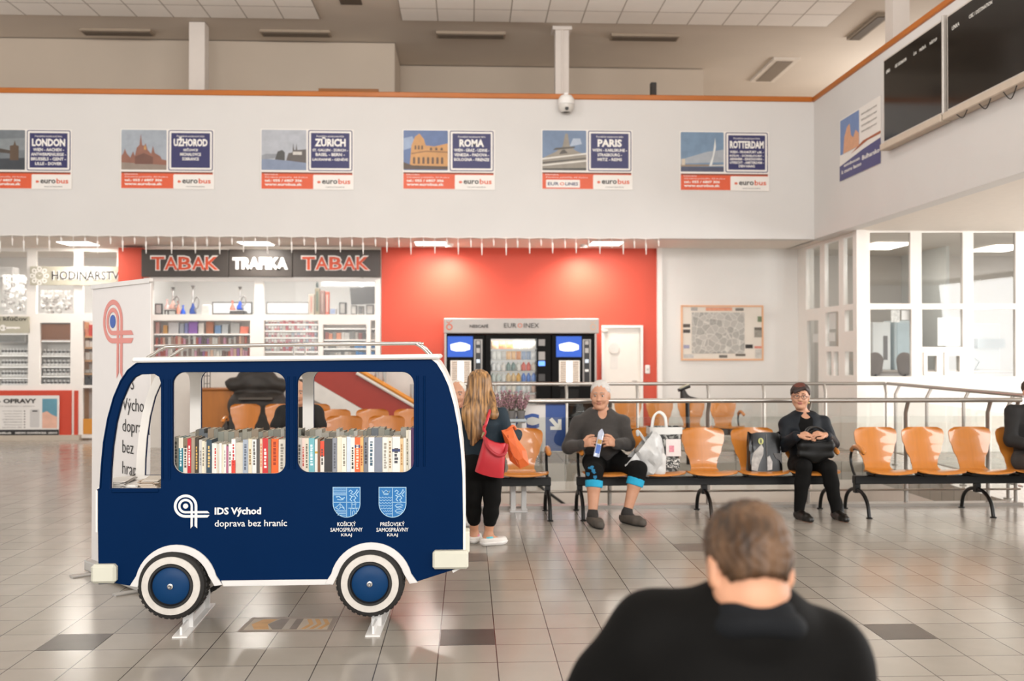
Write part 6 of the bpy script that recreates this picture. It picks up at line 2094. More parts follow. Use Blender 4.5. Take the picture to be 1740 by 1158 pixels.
boxthing('white_box', 'white carton standing in the left tobacco shop pane beside the steel water pipe', 'box', 343, 518, 357, 535, 'e6e0d8', .15, front='d2ccc4')
boxthing('white_board', 'white board leaning behind the red bottle in the tobacco shop', 'board', 360, 513, 429, 535, '6a6662', .02, Y=SY + .34, front='f0eeec')
boxthing('white_board', 'white board with blue scribbles in the right tobacco shop pane', 'board', 452, 513, 526, 535, '8a8682', .02, Y=SY + .34, front='f0eeec')
t = thing('monitor', 'dark flat monitor hanging at the right end of the tobacco shop', 'monitor', (X_(616, SY), SY, Z_(518, SY)))
p = [at(x, y, SY) for x, y in ((594.5, 489.5), (636.5, 487), (636.5, 516.5), (597, 518))]
plate('screen', [[(q.x, q.z) for q in p]], .04, M('57524e', .35, var=.06), t, origin=(0, SY - .02, 0))
MB().box(p[1].x - .25, p[1].x - .2, SY + .02, SY + .06, p[1].z - .05, SOF_Z).build('hanger', STEEL, t)
for i, (x0, y0, x1, col, fr, nm) in enumerate(((524, 500, 534, 'b9a898', 'c06a5a', 'pink printed'), (535, 490, 543, '8d7f66', '4a5a4a', 'tall olive'), (543.5, 494, 552, '8a6a60', 'b8a090', 'brownish'), (553, 496, 559, 'c05a44', 'e0a090', 'red'), (560, 524, 571, 'b8b2aa', '8a94b0', 'low grey'),
                                               (576, 514, 588, '57524e', 'a8a29a', 'dark grey'), (596, 519, 606, '8a857f', 'c8c2ba', 'pale metal'), (608, 520, 618, 'a39c94', '6a6560', 'striped grey'), (622, 518, 635, '7d7872', 'c0bab2', 'wide grey'))):
    boxthing('printed_box', f'{nm} box in the right tobacco shop pane' + (' below the monitor' if x0 > 590 else ''), 'box', x0, y0, x1, 535, col, .12, front=fr)
c = at(539, 485, SY + .1)
t = thing('bottle', 'dark slim bottle standing on the tall olive box in the tobacco shop', 'bottle', (c.x, SY + .08, Z_(490, SY + .08)))
lathe_px(539, [490, 484, 481, 478], [2, 2, .9, .9], SY + .08).build('body', M('2f3a34', .2), t, smooth=True)

# --- watch shop
unit('shelf_unit', 'white stepped display unit of watches behind the leftmost shop pane', -40, 50, (567, 603, 622, 640.5, 656), SY - .04, SY + .36)
unit('shelf_unit', 'white stepped display unit of watches behind the second shop pane', 64, 124, (579, 604, 622, 638, 656), SY - .04, SY + .36)
WST, WDK = M('f2eeea', .4), M('5f5a56', .3, metal=.4)


def watch(px, yb, hpx, label, group):
    Y = SY + .02
    mb = MB()
    c = at(px, yb, Y)
    h = hpx * Y / FPX
    w = h * .42
    mb.lathe([(w * .8, 0), (w * .85, h * .25), (w * .55, h * .8), (w * .3, h)], (c.x, Y + .04, c.z), 10)
    mb.tube([(c.x + w * .62 * math.cos(a), Y + .04 + w * .75 * math.sin(a), c.z + h * .55) for a in [2 * math.pi * k / 10 for k in range(10)]], h * .08, 5, 1, closed=True)
    mb.lathe([(h * .2, 0), (h * .2, -.012), (0, -.014)], (c.x, Y + .04 - w * .7, c.z + h * .55), 10, 1, axis='y')
    tag(mb.build('wrist_watch', [WST, WDK], smooth=True), label, 'watch', group)


rows = (('first', 603, 2, 46), ('second', 622, 2, 46), ('third', 640.5, 2, 46), ('bottom', 656, 2, 46))
for rn, yb, a, b in rows:
    n = 8
    for i in range(n):
        watch(a + (b - a) * (i + .5) / n, yb, 10.5, f'wristwatch on a white stand in the {rn} row of the leftmost shop pane', f'watches in the {rn} row, leftmost pane')
for rn, yb in (('first', 604), ('second', 622), ('third', 638), ('bottom', 656)):
    for i in range(7):
        watch(71 + 47 * (i + .5) / 7, yb, 10, f'wristwatch on a white stand in the {rn} row of the second shop pane', f'watches in the {rn} row, second pane')
Y = SY - .12
t = thing('roller_blind', 'brown wooden blind above the watches in the second shop pane', 'blind', (X_(93, Y), Y, Z_(578, Y)))
plate('slats', [prect((66, 549, 121, 578), Y)], .02, M('8a5a3c', .5, var=.15, scale=8, stretch=(1, 1, 6)), t, origin=(0, Y, 0))
plate('head_rail', [prect((66, 547, 121, 551), Y)], .03, M('4a4644', .5, var=.1), t, origin=(0, Y - .005, 0))
t = boxthing('key_machine', 'pink and grey key cutting tool on the top shelf of the leftmost shop pane', 'tool', -6, 569, 44, 583, 'b8b2ae', .2, Y=SY, front='8a8680')
# hanging clock parts: pale net of ornaments in the upper panes
for nm, x0, x1, y0, y1, lab in (('wall_ornaments', 66, 122, 495, 533, 'pale hanging ornaments behind the pane under the watch shop sign'), ('wall_ornaments', 2, 44, 470, 533, 'pale hanging ornaments behind the leftmost upper shop pane')):
    rn = random.Random(int(x0))
    mb = MB()
    Y = SY + .05
    mb.pbox(x0, y0, x1, y0 + 1, Y, Y + .03)
    for k in range(70):
        px, py = rn.uniform(x0 + 2, x1 - 2), rn.uniform(y0 + 5, y1 - 2)
        c = at(px, py, Y)
        r = rn.uniform(.012, .045)
        mb.lathe([(r, 0), (r, -.02), (r * .7, -.026), (0, -.026)], (c.x, Y + rn.uniform(0, .06), c.z), 8, rn.choice((0, 1, 2)), axis='y')
        mb.tube([(c.x, Y, c.z), (c.x, Y, Z_(y0, Y))], .002, 4)
    o = mb.build(nm, [M('c9c4be', .3, metal=.4), M('e6e1db', .4), M('a39d97', .3, metal=.5)])
    tag(o, lab, 'ornaments', kind='stuff')
boxthing('air_conditioner', 'white air conditioner high behind the leftmost shop pane', 'air conditioner', -20, 454, 22, 472, 'd8d4cf', .25, Y=WALL_Y + .9, front='c9c4bf')
# wooden shelf tower in the shop door pane
Y = SY
t = thing('shelf_tower', 'pale wooden shelf tower behind the watch shop door', 'shelf', (X_(157, Y), Y, 0))
x0, x1 = X_(139, Y), X_(176, Y)
WOODS = M('c99a68', .5, var=.12, scale=8, stretch=(.3, 1, 1))
for py in (572, 590.5, 612, 634, 656):
    MB().box(x0, x1, Y, Y + .3, Z_(py, Y) - .03, Z_(py, Y)).build('shelf', WOODS, t)
MB().box(x0, x0 + .02, Y, Y + .3, 0, Z_(548, Y)).build('side_board', WOODS, t)
MB().box(x0, x1, Y + .3, Y + .31, 0, Z_(548, Y)).build('back_board', UNIT, t)
rn = random.Random(9)
for lv, yb, hs in (('top', 572, (8, 26)), ('second', 590.5, (8, 13)), ('third', 612, (8, 15)), ('fourth', 634, (5, 10)), ('bottom', 656, (8, 16))):
    x = 143.0
    k = 0
    while x < 170:
        w = rn.uniform(4.5, 9)
        col = 'c83a2a' if lv == 'top' and x > 147 else rn.choice(['4a4542', 'e2dcd4', 'd88a6a', 'c8c2ba', '2f2c2a', 'e8e2da'])
        pack(x, yb - rn.uniform(*hs), x + w - .7, yb, col, 'shop_box', f'small boxes and figures on the {lv} shelf behind the watch shop door', 'box', f'goods on the {lv} shelf of the tower', Y=Y + .04, d=.12)
        x += w; k += 1

# --- glazed booth: papers on the panes, screens and desks inside
PAP = M('eeeae6', .6, var=.02)
for px, py0, py1, lab in ((1415, 533, 559, 'larger white notice stuck inside the narrow booth pane'), (1414, 566, 580, 'smaller white notice stuck inside the narrow booth pane')):
    a = atx(px - 6, py0, KX + .06); b = atx(px + 5, py1, KX + .06)
    tag(plate('paper_notice', [rect(-a.y, b.z, -b.y, a.z)], .003, PAP, mat=FACE_MX, origin=(KX + .06, 0, 0)), lab, 'notice')
a, b = atx(1381, 568, KX + .06), atx(1390, 582, KX + .06)
tag(plate('paper_notice', [rect(-a.y, b.z, -b.y, a.z)], .003, PAP, mat=FACE_MX, origin=(KX + .06, 0, 0)), 'white notice stuck on the glass of the booth door', 'notice')
Y = KY + .06
tag(plate('paper_notice', [prect((1514, 527, 1529, 548), Y)], .003, voronoi_mat('notice_print', 'e8e4de', 'a8a29a', 30, .05), origin=(0, Y, 0)), 'printed sheet with squares on the first front pane of the booth', 'notice')
tag(plate('paper_notice', [prect((1532, 528, 1545, 544), Y)], .003, PAP, origin=(0, Y, 0)), 'pale sheet beside the printed one on the first front pane', 'notice')
tag(plate('paper_notice', [prect((1593, 540, 1635, 588), Y)], .003, M('f2f0ee', .5, var=.01), origin=(0, Y, 0)), 'large white sheet on the middle front pane of the booth', 'notice')
Yd = KY + .9
t = thing('service_desk', 'pale desk behind the front panes of the booth', 'desk', (X_(1590, Yd), Yd, 0))
a, b = at(1482, 630, Yd), at(1725, 630, Yd)
MB().box(a.x, b.x, Yd, Yd + .7, a.z - .04, a.z, bev=.01).build('desk_top', M('c8bdb2', .45, var=.05), t)
MB().box(a.x + .05, b.x - .05, Yd + .05, Yd + .08, 0, a.z - .04).build('front_board', M('d6cec6', .5), t)
for nm, cat, lab, q in (('cabinet', 'cabinet', 'pale blue tall cabinet inside the booth behind the first front pane', (1520, 545, 1562, 628, 'c9d6da')), ('cabinet', 'cabinet', 'white tall cabinet with a dark slot inside the booth, beside the corner post', (1482, 548, 1514, 628, 'e6e8e6')), ('cabinet', 'cabinet', 'white appliance inside the booth behind the third front pane', (1652, 550, 1700, 628, 'dfe4e3'))):
    a, b = at(q[0], q[1], Yd + .72), at(q[2], q[3], Yd + .72)
    t = thing(nm, lab, cat, ((a.x + b.x) / 2, Yd + 1, 0))
    MB().box(a.x, b.x, Yd + .72, Yd + 1.2, 0, a.z, bev=.015).build('body', M(q[4], .4, var=.03), t)
    if q[0] == 1482:
        plate('slot', [prect((1501, 571, 1508, 612), Yd + .72)], .01, M('6a6460', .4), t, origin=(0, Yd + .712, 0))
    elif q[0] == 1652:
        plate('hood', [prect((1655, 576, 1702, 592), Yd + .72)], .12, M('a9b4b6', .3, metal=.3), t, origin=(0, Yd + .60, 0))
    else:
        plate('door', [prect((1524, 550, 1558, 624), Yd + .72)], .012, M('bfd0d6', .4), t, origin=(0, Yd + .71, 0))
for px, w, hh, lab in ((1487, 22, 24, 'grey office chair back seen through the first front pane, nearer the corner post'), (1537, 26, 18, 'grey office chair back seen through the first front pane, farther from the corner post')):
    c = at(px, 622, Yd - .25)
    s = SDF().cap((c.x, Yd - .25, c.z - .05), (c.x, Yd - .25, c.z + .08), .12, .14, .05, (Vector((0, 1, 0)), .35))
    t = thing('office_chair', lab, 'chair', (c.x, Yd - .25, 0))
    link('backrest', s.mesh('b', .02), M('8a807a', .8, var=.1), t)
    MB().tube([(c.x, Yd - .25, .06), (c.x, Yd - .25, c.z - .05)], .03, 10).build('post', IRON, t, smooth=True)
    MB().lathe([(.19, .0), (.19, .03), (.05, .08)], (c.x, Yd - .25, 0), 5).build('base', IRON, t)
c = at(1672, 622, Yd)
t = thing('desk_lamp', 'dark desk lamp on the booth desk behind the third front pane', 'lamp', (c.x, Yd + .3, at(1672, 630, Yd).z))
zd = at(1672, 630, Yd).z
MB().lathe([(.08, 0), (.08, .015), (.02, .02)], (c.x, Yd + .3, zd), 16).build('base', IRON, t, smooth=True)
MB().tube([(c.x, Yd + .3, zd + .01), (c.x + .08, Yd + .3, zd + .14), (c.x - .03, Yd + .25, zd + .2)], .01, 8).build('arm', IRON, t, smooth=True)

# ================================================================== PEOPLE AND WHAT THEY CARRY
def V3(*a): return Vector(a)


def head_sdf(s, c, f, u, k=1.0, female=False):
    """skull, jaw, nose, lips, ears around the head centre c (between the eyes' height and the ears)"""
    f = f.normalized(); u = (u - f * u.dot(f)).normalized(); r = f.cross(u)
    ax = (r, f, u)
    P = lambda a, b, d: c + r * a * k + f * b * k + u * d * k
    s.ell(P(0, -.012, .035), (.078 * k, .098 * k, .088 * k), ax, .02)
    s.ell(P(0, .022, -.02), (.066 * k, .072 * k, .085 * k), ax, .03)
    s.cap(P(0, .03, -.05), P(0, .058, -.092), .046 * k, .026 * k, .03)
    s.cap(P(-.05, .0, -.05), P(-.02, .05, -.09), .02 * k, .02 * k, .03)
    s.cap(P(.05, .0, -.05), P(.02, .05, -.09), .02 * k, .02 * k, .03)
    s.ell(P(-.038, .07, -.03), (.022 * k, .02 * k, .022 * k), ax, .02)
    s.ell(P(.038, .07, -.03), (.022 * k, .02 * k, .022 * k), ax, .02)
    s.ell(P(0, .084, .030), (.05 * k, .014 * k, .012 * k), ax, .015)          # brow ridge
    s.sub(P(-.031, .103, .008), (.019 * k, .012 * k, .011 * k), ax, .01)
    s.sub(P(.031, .103, .008), (.019 * k, .012 * k, .011 * k), ax, .01)
    s.cap(P(0, .09, .012), P(0, .112, -.026), .008 * k, .013 * k, .012)        # nose
    s.ell(P(-.012, .100, -.030), (.009 * k, .010 * k, .008 * k), ax, .006)
    s.ell(P(.012, .100, -.030), (.009 * k, .010 * k, .008 * k), ax, .006)
    s.ell(P(0, .090, -.052), (.024 * k, .010 * k, .006 * k), ax, .005)
    s.ell(P(0, .089, -.061), (.021 * k, .010 * k, .007 * k), ax, .005)
    s.ell(P(0, .078, -.094), (.018 * k, .014 * k, .014 * k), ax, .015)
    for sg in (-1, 1):
        s.ell(P(sg * .080, -.008, -.004), (.010 * k, .020 * k, .032 * k), ax, .008)
        s.sub(P(sg * .090, -.004, .0), (.006 * k, .010 * k, .018 * k), ax, .006)
    return P, ax


def face_parts(root, P, ax, k, iris='4a3a2c', brow='6d6660', lips=None, me=None, lip_i=1):
    for sg in (-1, 1):
        c = P(sg * .031, .083, .008)
        mb = MB()
        mb.lathe([(.0105 * k * math.sin(a), .0105 * k * math.cos(a)) for a in [math.pi * q / 8 for q in range(9)]], (0, 0, 0), 12)
        R_ = Matrix(((ax[0].x, ax[1].x, ax[2].x), (ax[0].y, ax[1].y, ax[2].y), (ax[0].z, ax[1].z, ax[2].z))).to_4x4()
        m_ = mb.mesh('eye')
        m_.transform(Matrix.Translation(c) @ R_)
        e = link('eye', m_, [M('b5a8a0', .3, var=.02)], root, smooth=True)
        mi = MB()
        mi.lathe([(.0058 * k, 0), (.0058 * k, .0012), (0, .0016)], (0, .0097 * k, 0), 12, axis='y')
        m_ = mi.mesh('iris')
        m_.transform(Matrix.Translation(c) @ R_)
        link('iris', m_, [M(iris, .2)], e, smooth=True)
        b = [P(sg * (.012 + q * .0095), .0985 - .004 * q, .030 + (.006 if q in (1, 2) else .002)) for q in range(5)]
        MB().tube(catmull(b, 3), [.0025] + [.0045] * 11 + [.002], 6).build('eyebrow', M(brow, .9, var=.2, scale=90), root, smooth=True)
    if me is not None:
        paint(me, [(P(0, .096, -.0565), (.025 * k, .016 * k, .0115 * k), ax, lip_i)])


def hand(s, wr, d, n, side, k=1.0, curl=.6, spread=.10, thumb=.6):
    """palm, four jointed fingers and a thumb; d = direction of the fingers, n = palm normal (side the fingers curl to), side = direction of the thumb"""
    d = d.normalized(); n = (n - d * n.dot(d)).normalized(); sd = (side - d * side.dot(d) - n * side.dot(n)).normalized()
    pc = wr + d * .045 * k
    s.cap(wr + d * .005 * k, wr + d * .07 * k, .022 * k, .030 * k, .012, (n, .55))
    s.cap(wr + d * .035 * k + sd * .012 * k, wr + d * .075 * k + sd * .02 * k, .02 * k, .016 * k, .012, (n, .6))
    s.cap(wr + d * .035 * k - sd * .012 * k, wr + d * .072 * k - sd * .022 * k, .02 * k, .015 * k, .012, (n, .6))
    L = (.040, .046, .042, .032)
    for i in range(4):
        off = (.028 - i * .0185) * k
        b = wr + d * (.080 - abs(i - 1.2) * .005) * k + sd * off
        a1 = curl * (.55 + .08 * i); a2 = a1 + curl * 1.0; a3 = a2 + curl * .7
        dd = lambda a: (d * math.cos(a) + n * math.sin(a) + sd * spread * (1.5 - i) * .4).normalized()
        p1 = b + dd(a1) * L[i] * k
        p2 = p1 + dd(a2) * L[i] * .68 * k
        p3 = p2 + dd(a3) * L[i] * .5 * k
        s.chain([b, p1, p2, p3], [.0098 * k, .0092 * k, .0085 * k, .0072 * k], .003)
    t0 = wr + d * .025 * k + sd * .024 * k
    t1 = t0 + (d * .62 + sd * .62 + n * .30 * thumb).normalized() * .040 * k
    t2 = t1 + (d * .85 + sd * .2 + n * .55 * thumb).normalized() * .030 * k
    t3 = t2 + (d * .9 - sd * .1 + n * .5 * thumb).normalized() * .022 * k
    s.chain([t0, t1, t2, t3], [.015 * k, .0125 * k, .011 * k, .009 * k], .006)


def body_core(s, J, k, inf=0.0, fat=1.0, arms=True, legs=True, torso=True, arm_to=1.0, leg_to=1.0, belly=0.0):
    """torso, arms and legs; inf inflates them for clothing; arm_to / leg_to say how far down the limb a garment reaches (1 = wrist / ankle)"""
    f = J['fwd']
    if torso:
        s.cap(J['pelvis'], J['waist'], (.135 * fat) * k + inf, (.130 * fat) * k + inf, .05, (f, .78))
        s.cap(J['waist'], J['chest'], (.130 * fat) * k + inf, (.150 * fat) * k + inf, .05, (f, .74))
        s.cap(J['chest'], J['neck'] - (J['neck'] - J['chest']).normalized() * .05 * k, (.145 * fat) * k + inf, .062 * k + inf, .05, (f, .72))
        mid = J['neck'] - (J['neck'] - J['chest']).normalized() * .045 * k
        for S_ in 'LR':
            s.cap(mid, J['sh' + S_], .052 * k + inf, .058 * k * (fat * .5 + .5) + inf, .045)
        if belly:
            s.ell(J['waist'] + f * .06 * k, (.13 * k * fat + inf, .11 * k * fat + belly + inf, .13 * k + inf), (f.cross(V3(0, 0, 1)).normalized(), f, V3(0, 0, 1)), .06)
    if arms:
        for S_ in 'LR':
            sh, el, wr = J['sh' + S_], J['el' + S_], J['wr' + S_]
            af = fat * .4 + .6
            if arm_to > .5:
                t = (arm_to - .5) * 2
                s.chain([sh, el, el.lerp(wr, t)], [.056 * k * af + inf, .044 * k * af + inf, (.044 - .016 * t) * k * af + inf], .025)
            else:
                s.cap(sh, sh.lerp(el, arm_to * 2), .056 * k * af + inf, .05 * k * af + inf, .03)
    if legs:
        for S_ in 'LR':
            hp, kn, an = J['hip' + S_], J['kn' + S_], J['an' + S_]
            lf = fat * .6 + .4
            s.cap(J['pelvis'].lerp(hp, .4), hp, .10 * k * lf + inf, .092 * k * lf + inf, .05)
            if leg_to > .5:
                t = (leg_to - .5) * 2
                calf = kn.lerp(an, .35)
                s.cap(hp, kn, .088 * k * lf + inf, .060 * k * lf + inf, .03)
                if t > .35:
                    s.chain([kn, calf, kn.lerp(an, t)], [.057 * k * lf + inf, .055 * k * lf + inf, (.055 - .022 * (t - .35) / .65) * k * lf + inf], .02)
                else:
                    s.cap(kn, kn.lerp(an, t), .057 * k * lf + inf, .056 * k * lf + inf, .02)
            else:
                s.cap(hp, hp.lerp(kn, leg_to * 2), .088 * k * lf + inf, .075 * k * lf + inf, .03)


def foot(s, an, to, k=1.0, inf=0.0):
    heel = V3(an.x, an.y, 0) - (V3(to.x, to.y, 0) - V3(an.x, an.y, 0)).normalized() * .035 * k
    g = .026 * k + inf
    s.cap(an, V3(heel.x, heel.y, g + .015), .034 * k + inf, .030 * k + inf, .03)
    ball = V3(heel.x, heel.y, g).lerp(V3(to.x, to.y, g), .72)
    s.cap(V3(heel.x, heel.y, g), ball, .028 * k + inf, .034 * k + inf, .02)
    s.cap(ball, V3(to.x, to.y, g - .004), .034 * k + inf, .026 * k + inf, .02)
    s.cap(an, ball, .030 * k + inf, .026 * k + inf, .03)


SKIN_M = M('c48e6e', .5, var=.06, scale=18)
SKIN_O = M('c28f72', .5, var=.08, scale=18)
LIPS = M('a8705c', .45, var=.05)


def person(label, loc, body_me, mats, group=None):
    t = thing('person', label, 'person', loc)
    b = link('body', body_me, mats, t)
    return t, b


# ------------------------------------------------------------------ 1. seated man in the grey sweater
J = dict(fwd=V3(-.10, -1, 0).normalized(), pelvis=at(1027, 778, 9.52), waist=at(1022, 752, 9.50), chest=at(1019, 722, 9.50), neck=at(1023, 701, 9.50),
         shL=at(984, 721, 9.50), elL=at(967, 760, 9.48), wrL=at(989, 756, 9.14), shR=at(1056, 719, 9.50), elR=at(1067, 755, 9.42), wrR=at(1046, 755, 9.14),
         hipL=at(1011, 786, 9.50), knL=at(1010, 803, 8.98), anL=at(1007, 876, 8.90), toL=atz(1014, 900, 0),
         hipR=at(1046, 786, 9.50), knR=at(1085, 799, 9.02), anR=at(1065, 873, 8.97), toR=atz(1086, 894, 0))
J['toL'] = V3(J['anL'].x + .04, 8.69, 0); J['toR'] = V3(J['anR'].x + .11, 8.79, 0)
k = 1.08
hc = at(1020, 673, 9.44)
hf = V3(-.28, -1, -.06).normalized()
s = SDF()
body_core(s, J, k, 0, 1.06, belly=.02)
s.cap(J['neck'] - V3(0, 0, .03), hc - V3(0, -.02, .06), .062 * k, .058 * k, .03)
P, ax = head_sdf(s, hc, hf, V3(0, 0, 1), 1.10)
hand(s, J['wrL'], V3(.62, -.6, .28), V3(.75, .5, -.25), V3(.1, -.2, 1), 1.16, .85)
hand(s, J['wrR'], V3(-.62, -.6, .28), V3(-.75, .5, -.25), V3(-.1, -.2, 1), 1.16, .85)
foot(s, J['anL'], J['toL'], k); foot(s, J['anR'], J['toR'], k)
bm = s.mesh('body', .0055)
man, _ = person('grey-haired man in a dark grey sweater sitting on the bench and opening a snack packet', (J['pelvis'].x, 9.5, 0), bm, [SKIN_O, LIPS])
face_parts(man, P, ax, 1.10, brow='8a8079', me=bm)
s = SDF()
body_core(s, J, k, .017, 1.06, legs=False, arm_to=.99, belly=.03)
s.cap(J['neck'] - V3(0, 0, .05), J['neck'] + V3(0, .0, .012), .075, .070, .03)
s.cut(J['neck'] + V3(0, 0, .04), V3(0, -.2, 1))
s.sub(J['neck'] + J['fwd'] * .10 + V3(0, 0, .0), (.042, .06, .06), None, .01)
link('sweater', s.mesh('sweater', .008, .005, 26, 1), M('393532', .9, var=.10, scale=40, sheen=.1), man)
MB().tube(catmull([J['neck'] + J['fwd'] * .062 + V3(-.055, .0, .02), J['neck'] + J['fwd'] * .095 + V3(-.02, 0, -.045), J['neck'] + J['fwd'] * .098 + V3(0, 0, -.07), J['neck'] + J['fwd'] * .095 + V3(.02, 0, -.045), J['neck'] + J['fwd'] * .062 + V3(.055, 0, .02)], 4), .008, 8).build('neckband', M('3a3633', .9), man, smooth=True)
s = SDF()
body_core(s, J, k, .013, 1.06, arms=False, torso=False, leg_to=.62)
s.cap(J['pelvis'], J['waist'], .15, .14, .05, (J['fwd'], .8))
s.cut(J['waist'] + V3(0, 0, .02), V3(0, 0, 1))
tm = s.mesh('trousers', .008, .004, 24, 2)
rnd = random.Random(2)
regs = []
for q in range(9):
    c = J['knL'] + V3(-.05 + rnd.uniform(-.02, .05), -.06, .02 + q * .012 - .06)
    regs.append((c + V3(0, 0, 0), (.016, .08, .010), (V3(1, 0, 0), V3(0, 1, 0), V3(0, 0, 1)), 1))
link('trousers', tm, [M('0c0b0a', .85, var=.15, scale=30, spec=.2), M('1f6f98', .8)], man)
paint(tm, regs)
for S_ in 'LR':
    a, b = J['kn' + S_], J['an' + S_]
    t0 = a.lerp(b, .19); t1 = a.lerp(b, .36)
    link('trouser_cuff', SDF().cap(t0, t1, .080, .078, .01).cut(t0, a - b).cut(t1, b - a).mesh('cuff', .007, .002, 40), M('1f9fc6', .8, var=.08, scale=30), man)
    s = SDF().cap(a.lerp(b, .78), b, .040, .043, .02)
    foot(s, b, J['to' + S_], k, .004)
    s.cut(a.lerp(b, .76), a - b)
    link('sock', s.mesh('sock', .006), M('2a2725', .9, var=.1), man)
    s = SDF(); foot(s, b, J['to' + S_], k, .012); s.cut(V3(0, J['to' + S_].y + .2, .075), V3(0, .10, 1)).cut(V3(0, 0, .0), V3(0, 0, -1))
    sh = link('shoe', s.mesh('shoe', .006), M('4a433c', .7, var=.15, scale=30), man)
    s = SDF(); foot(s, b, J['to' + S_], k, .016); s.cut(V3(0, 0, .022), V3(0, 0, 1)).cut(V3(0, 0, .0), V3(0, 0, -1))
    link('sole', s.mesh('sole', .006), M('24211f', .7), sh)
s = SDF()
s.ell(hc - hf * .022 + V3(0, 0, .048), (.094, .110, .102), ax, .02)
s.cut(hc + hf * .068 + V3(0, 0, .075), hf - V3(0, 0, .8)).cut(hc - V3(0, 0, .05), V3(0, 0, -1))
for sg in (-1, 1):
    s.sub(hc + ax[0] * sg * .09 + hf * .035 - V3(0, 0, .01), (.03, .05, .05), ax, .01)
link('hair', s.mesh('hair', .006, 0, 30, 0, .003, (160, 160, 60)), M('c4bfba', .75, var=.14, scale=60, stretch=(1, 1, .3)), man)
# snack packet in his hands
c = (J['wrL'] + J['wrR']) / 2 + V3(-.01, -.105, .03)
t = thing('snack_packet', 'small blue and white snack packet held in the seated man\'s hands', 'snack', (c.x, c.y, c.z - .1))
rows = []
R_ = Matrix.Translation(c) @ Matrix.Rotation(.25, 4, 'Y') @ Matrix.Rotation(-.3, 4, 'X')
for zz, ww, dd in ((-.14, .027, .002), (-.13, .028, .006), (-.05, .026, .016), (.03, .026, .014), (.085, .027, .006), (.10, .022, .002), (.125, .005, .002)):
    rows.append([R_ @ V3(math.cos(a) * ww, math.sin(a) * dd, zz) for a in [2 * math.pi * q / 12 for q in range(12)]])
MB().grid(rows, closed_u=True).build('wrapper', M('b9c0d2', .25, var=.25, scale=30, metal=.3), t, smooth=True)
plate('printed_band', [rect(-.02, -.11, .02, -.03)], .002, M('2f5aa8', .35, var=.2, scale=30), t, mat=R_ @ Matrix.Translation((0, -.019, 0)) @ FACE_MY)
plate('printed_band', [rect(-.02, -.02, .02, .02)], .002, M('a07a2c', .35, var=.2, scale=30), t, mat=R_ @ Matrix.Translation((0, -.019, 0)) @ FACE_MY)

# ------------------------------------------------------------------ 2. seated woman with glasses
J = dict(fwd=V3(-.06, -1, 0).normalized(), pelvis=at(1372, 782, 9.46), waist=at(1368, 756, 9.44), chest=at(1365, 726, 9.44), neck=at(1366, 704, 9.44),
         shL=at(1338, 722, 9.44), elL=at(1330, 757, 9.36), wrL=at(1355, 741, 8.98), shR=at(1397, 720, 9.44), elR=at(1414, 754, 9.40), wrR=at(1403, 740, 8.98),
         hipL=at(1358, 790, 9.44), knL=at(1366, 794, 9.06), anL=at(1358, 869, 9.12), toL=V3(0, 0, 0),
         hipR=at(1388, 790, 9.44), knR=at(1408, 796, 9.06), anR=at(1421, 870, 9.12), toR=V3(0, 0, 0))
J['toL'] = V3(J['anL'].x + .04, 8.93, 0); J['toR'] = V3(J['anR'].x + .02, 8.93, 0)
k = .98
hc = at(1360, 675, 9.40)
hf = V3(-.34, -1, .0).normalized()
s = SDF()
body_core(s, J, k, 0, 1.06)
s.cap(J['neck'] - V3(0, 0, .03), hc - V3(0, -.02, .06), .055 * k, .052 * k, .03)
P, ax = head_sdf(s, hc, hf, V3(.06, 0, 1), .98)
hand(s, J['wrL'], V3(.85, -.2, .22), V3(.15, .5, -1), V3(.1, -.9, .4), 1.02, .8)
hand(s, J['wrR'], V3(-.85, -.2, .22), V3(-.15, .5, -1), V3(-.1, -.9, .4), 1.02, .8)
foot(s, J['anL'], J['toL'], .9); foot(s, J['anR'], J['toR'], .9)
bm = s.mesh('body', .0055)
lady, _ = person('short dark-haired woman in glasses and black clothes sitting on the bench with a handbag', (J['pelvis'].x, 9.45, 0), bm, [SKIN_O, M('a8645a', .45)])
face_parts(lady, P, ax, .98, brow='4a3028', me=bm)
s = SDF(); body_core(s, J, k, .012, 1.06, legs=False, arms=False)
s.cut(J['neck'] + V3(0, -.0, .02), V3(0, -.3, 1)); s.sub(J['neck'] + J['fwd'] * .10 + V3(0, 0, .01), (.06, .06, .05), None, .01)
link('top', s.mesh('top', .008, .003, 24, 3), M('0a0908', .85, var=.15, spec=.2), lady)
s = SDF(); body_core(s, J, k, .019, 1.06, legs=False, arm_to=.97)
s.cut(J['neck'] + V3(0, -.0, .035), V3(0, -.2, 1))
fr = J['chest'] + J['fwd'] * .16
s.sub(fr + V3(0, 0, .03), (.065, .12, .16), None, .02); s.sub(fr + V3(0, 0, -.14), (.05, .12, .16), None, .02)
link('jacket', s.mesh('jacket', .008, .006, 26, 4), M('0e141b', .65, var=.2, scale=8, spec=.3), lady)
s = SDF(); body_core(s, J, k, .013, 1.06, arms=False, torso=False, leg_to=.985)
s.cap(J['pelvis'], J['waist'], .148, .14, .05, (J['fwd'], .8)); s.cut(J['waist'] + V3(0, 0, .0), V3(0, 0, 1))
link('trousers', s.mesh('trousers', .008, .004, 22, 5), M('0a0908', .85, var=.15, spec=.2), lady)
for S_ in 'LR':
    s = SDF(); foot(s, J['an' + S_], J['to' + S_], .92, .008)
    s.cut(V3(0, 0, .075), V3(0, -.45, 1)).cut(V3(0, 0, .004), V3(0, 0, -1))
    sh = link('shoe', s.mesh('shoe', .006), M('16130f', .35, var=.1), lady)
    a = J['an' + S_]
    MB().box(a.x - .028, a.x + .028, a.y - .01, a.y + .05, 0.0, .03, bev=.006).build('heel', BLACK, sh)
s = SDF()
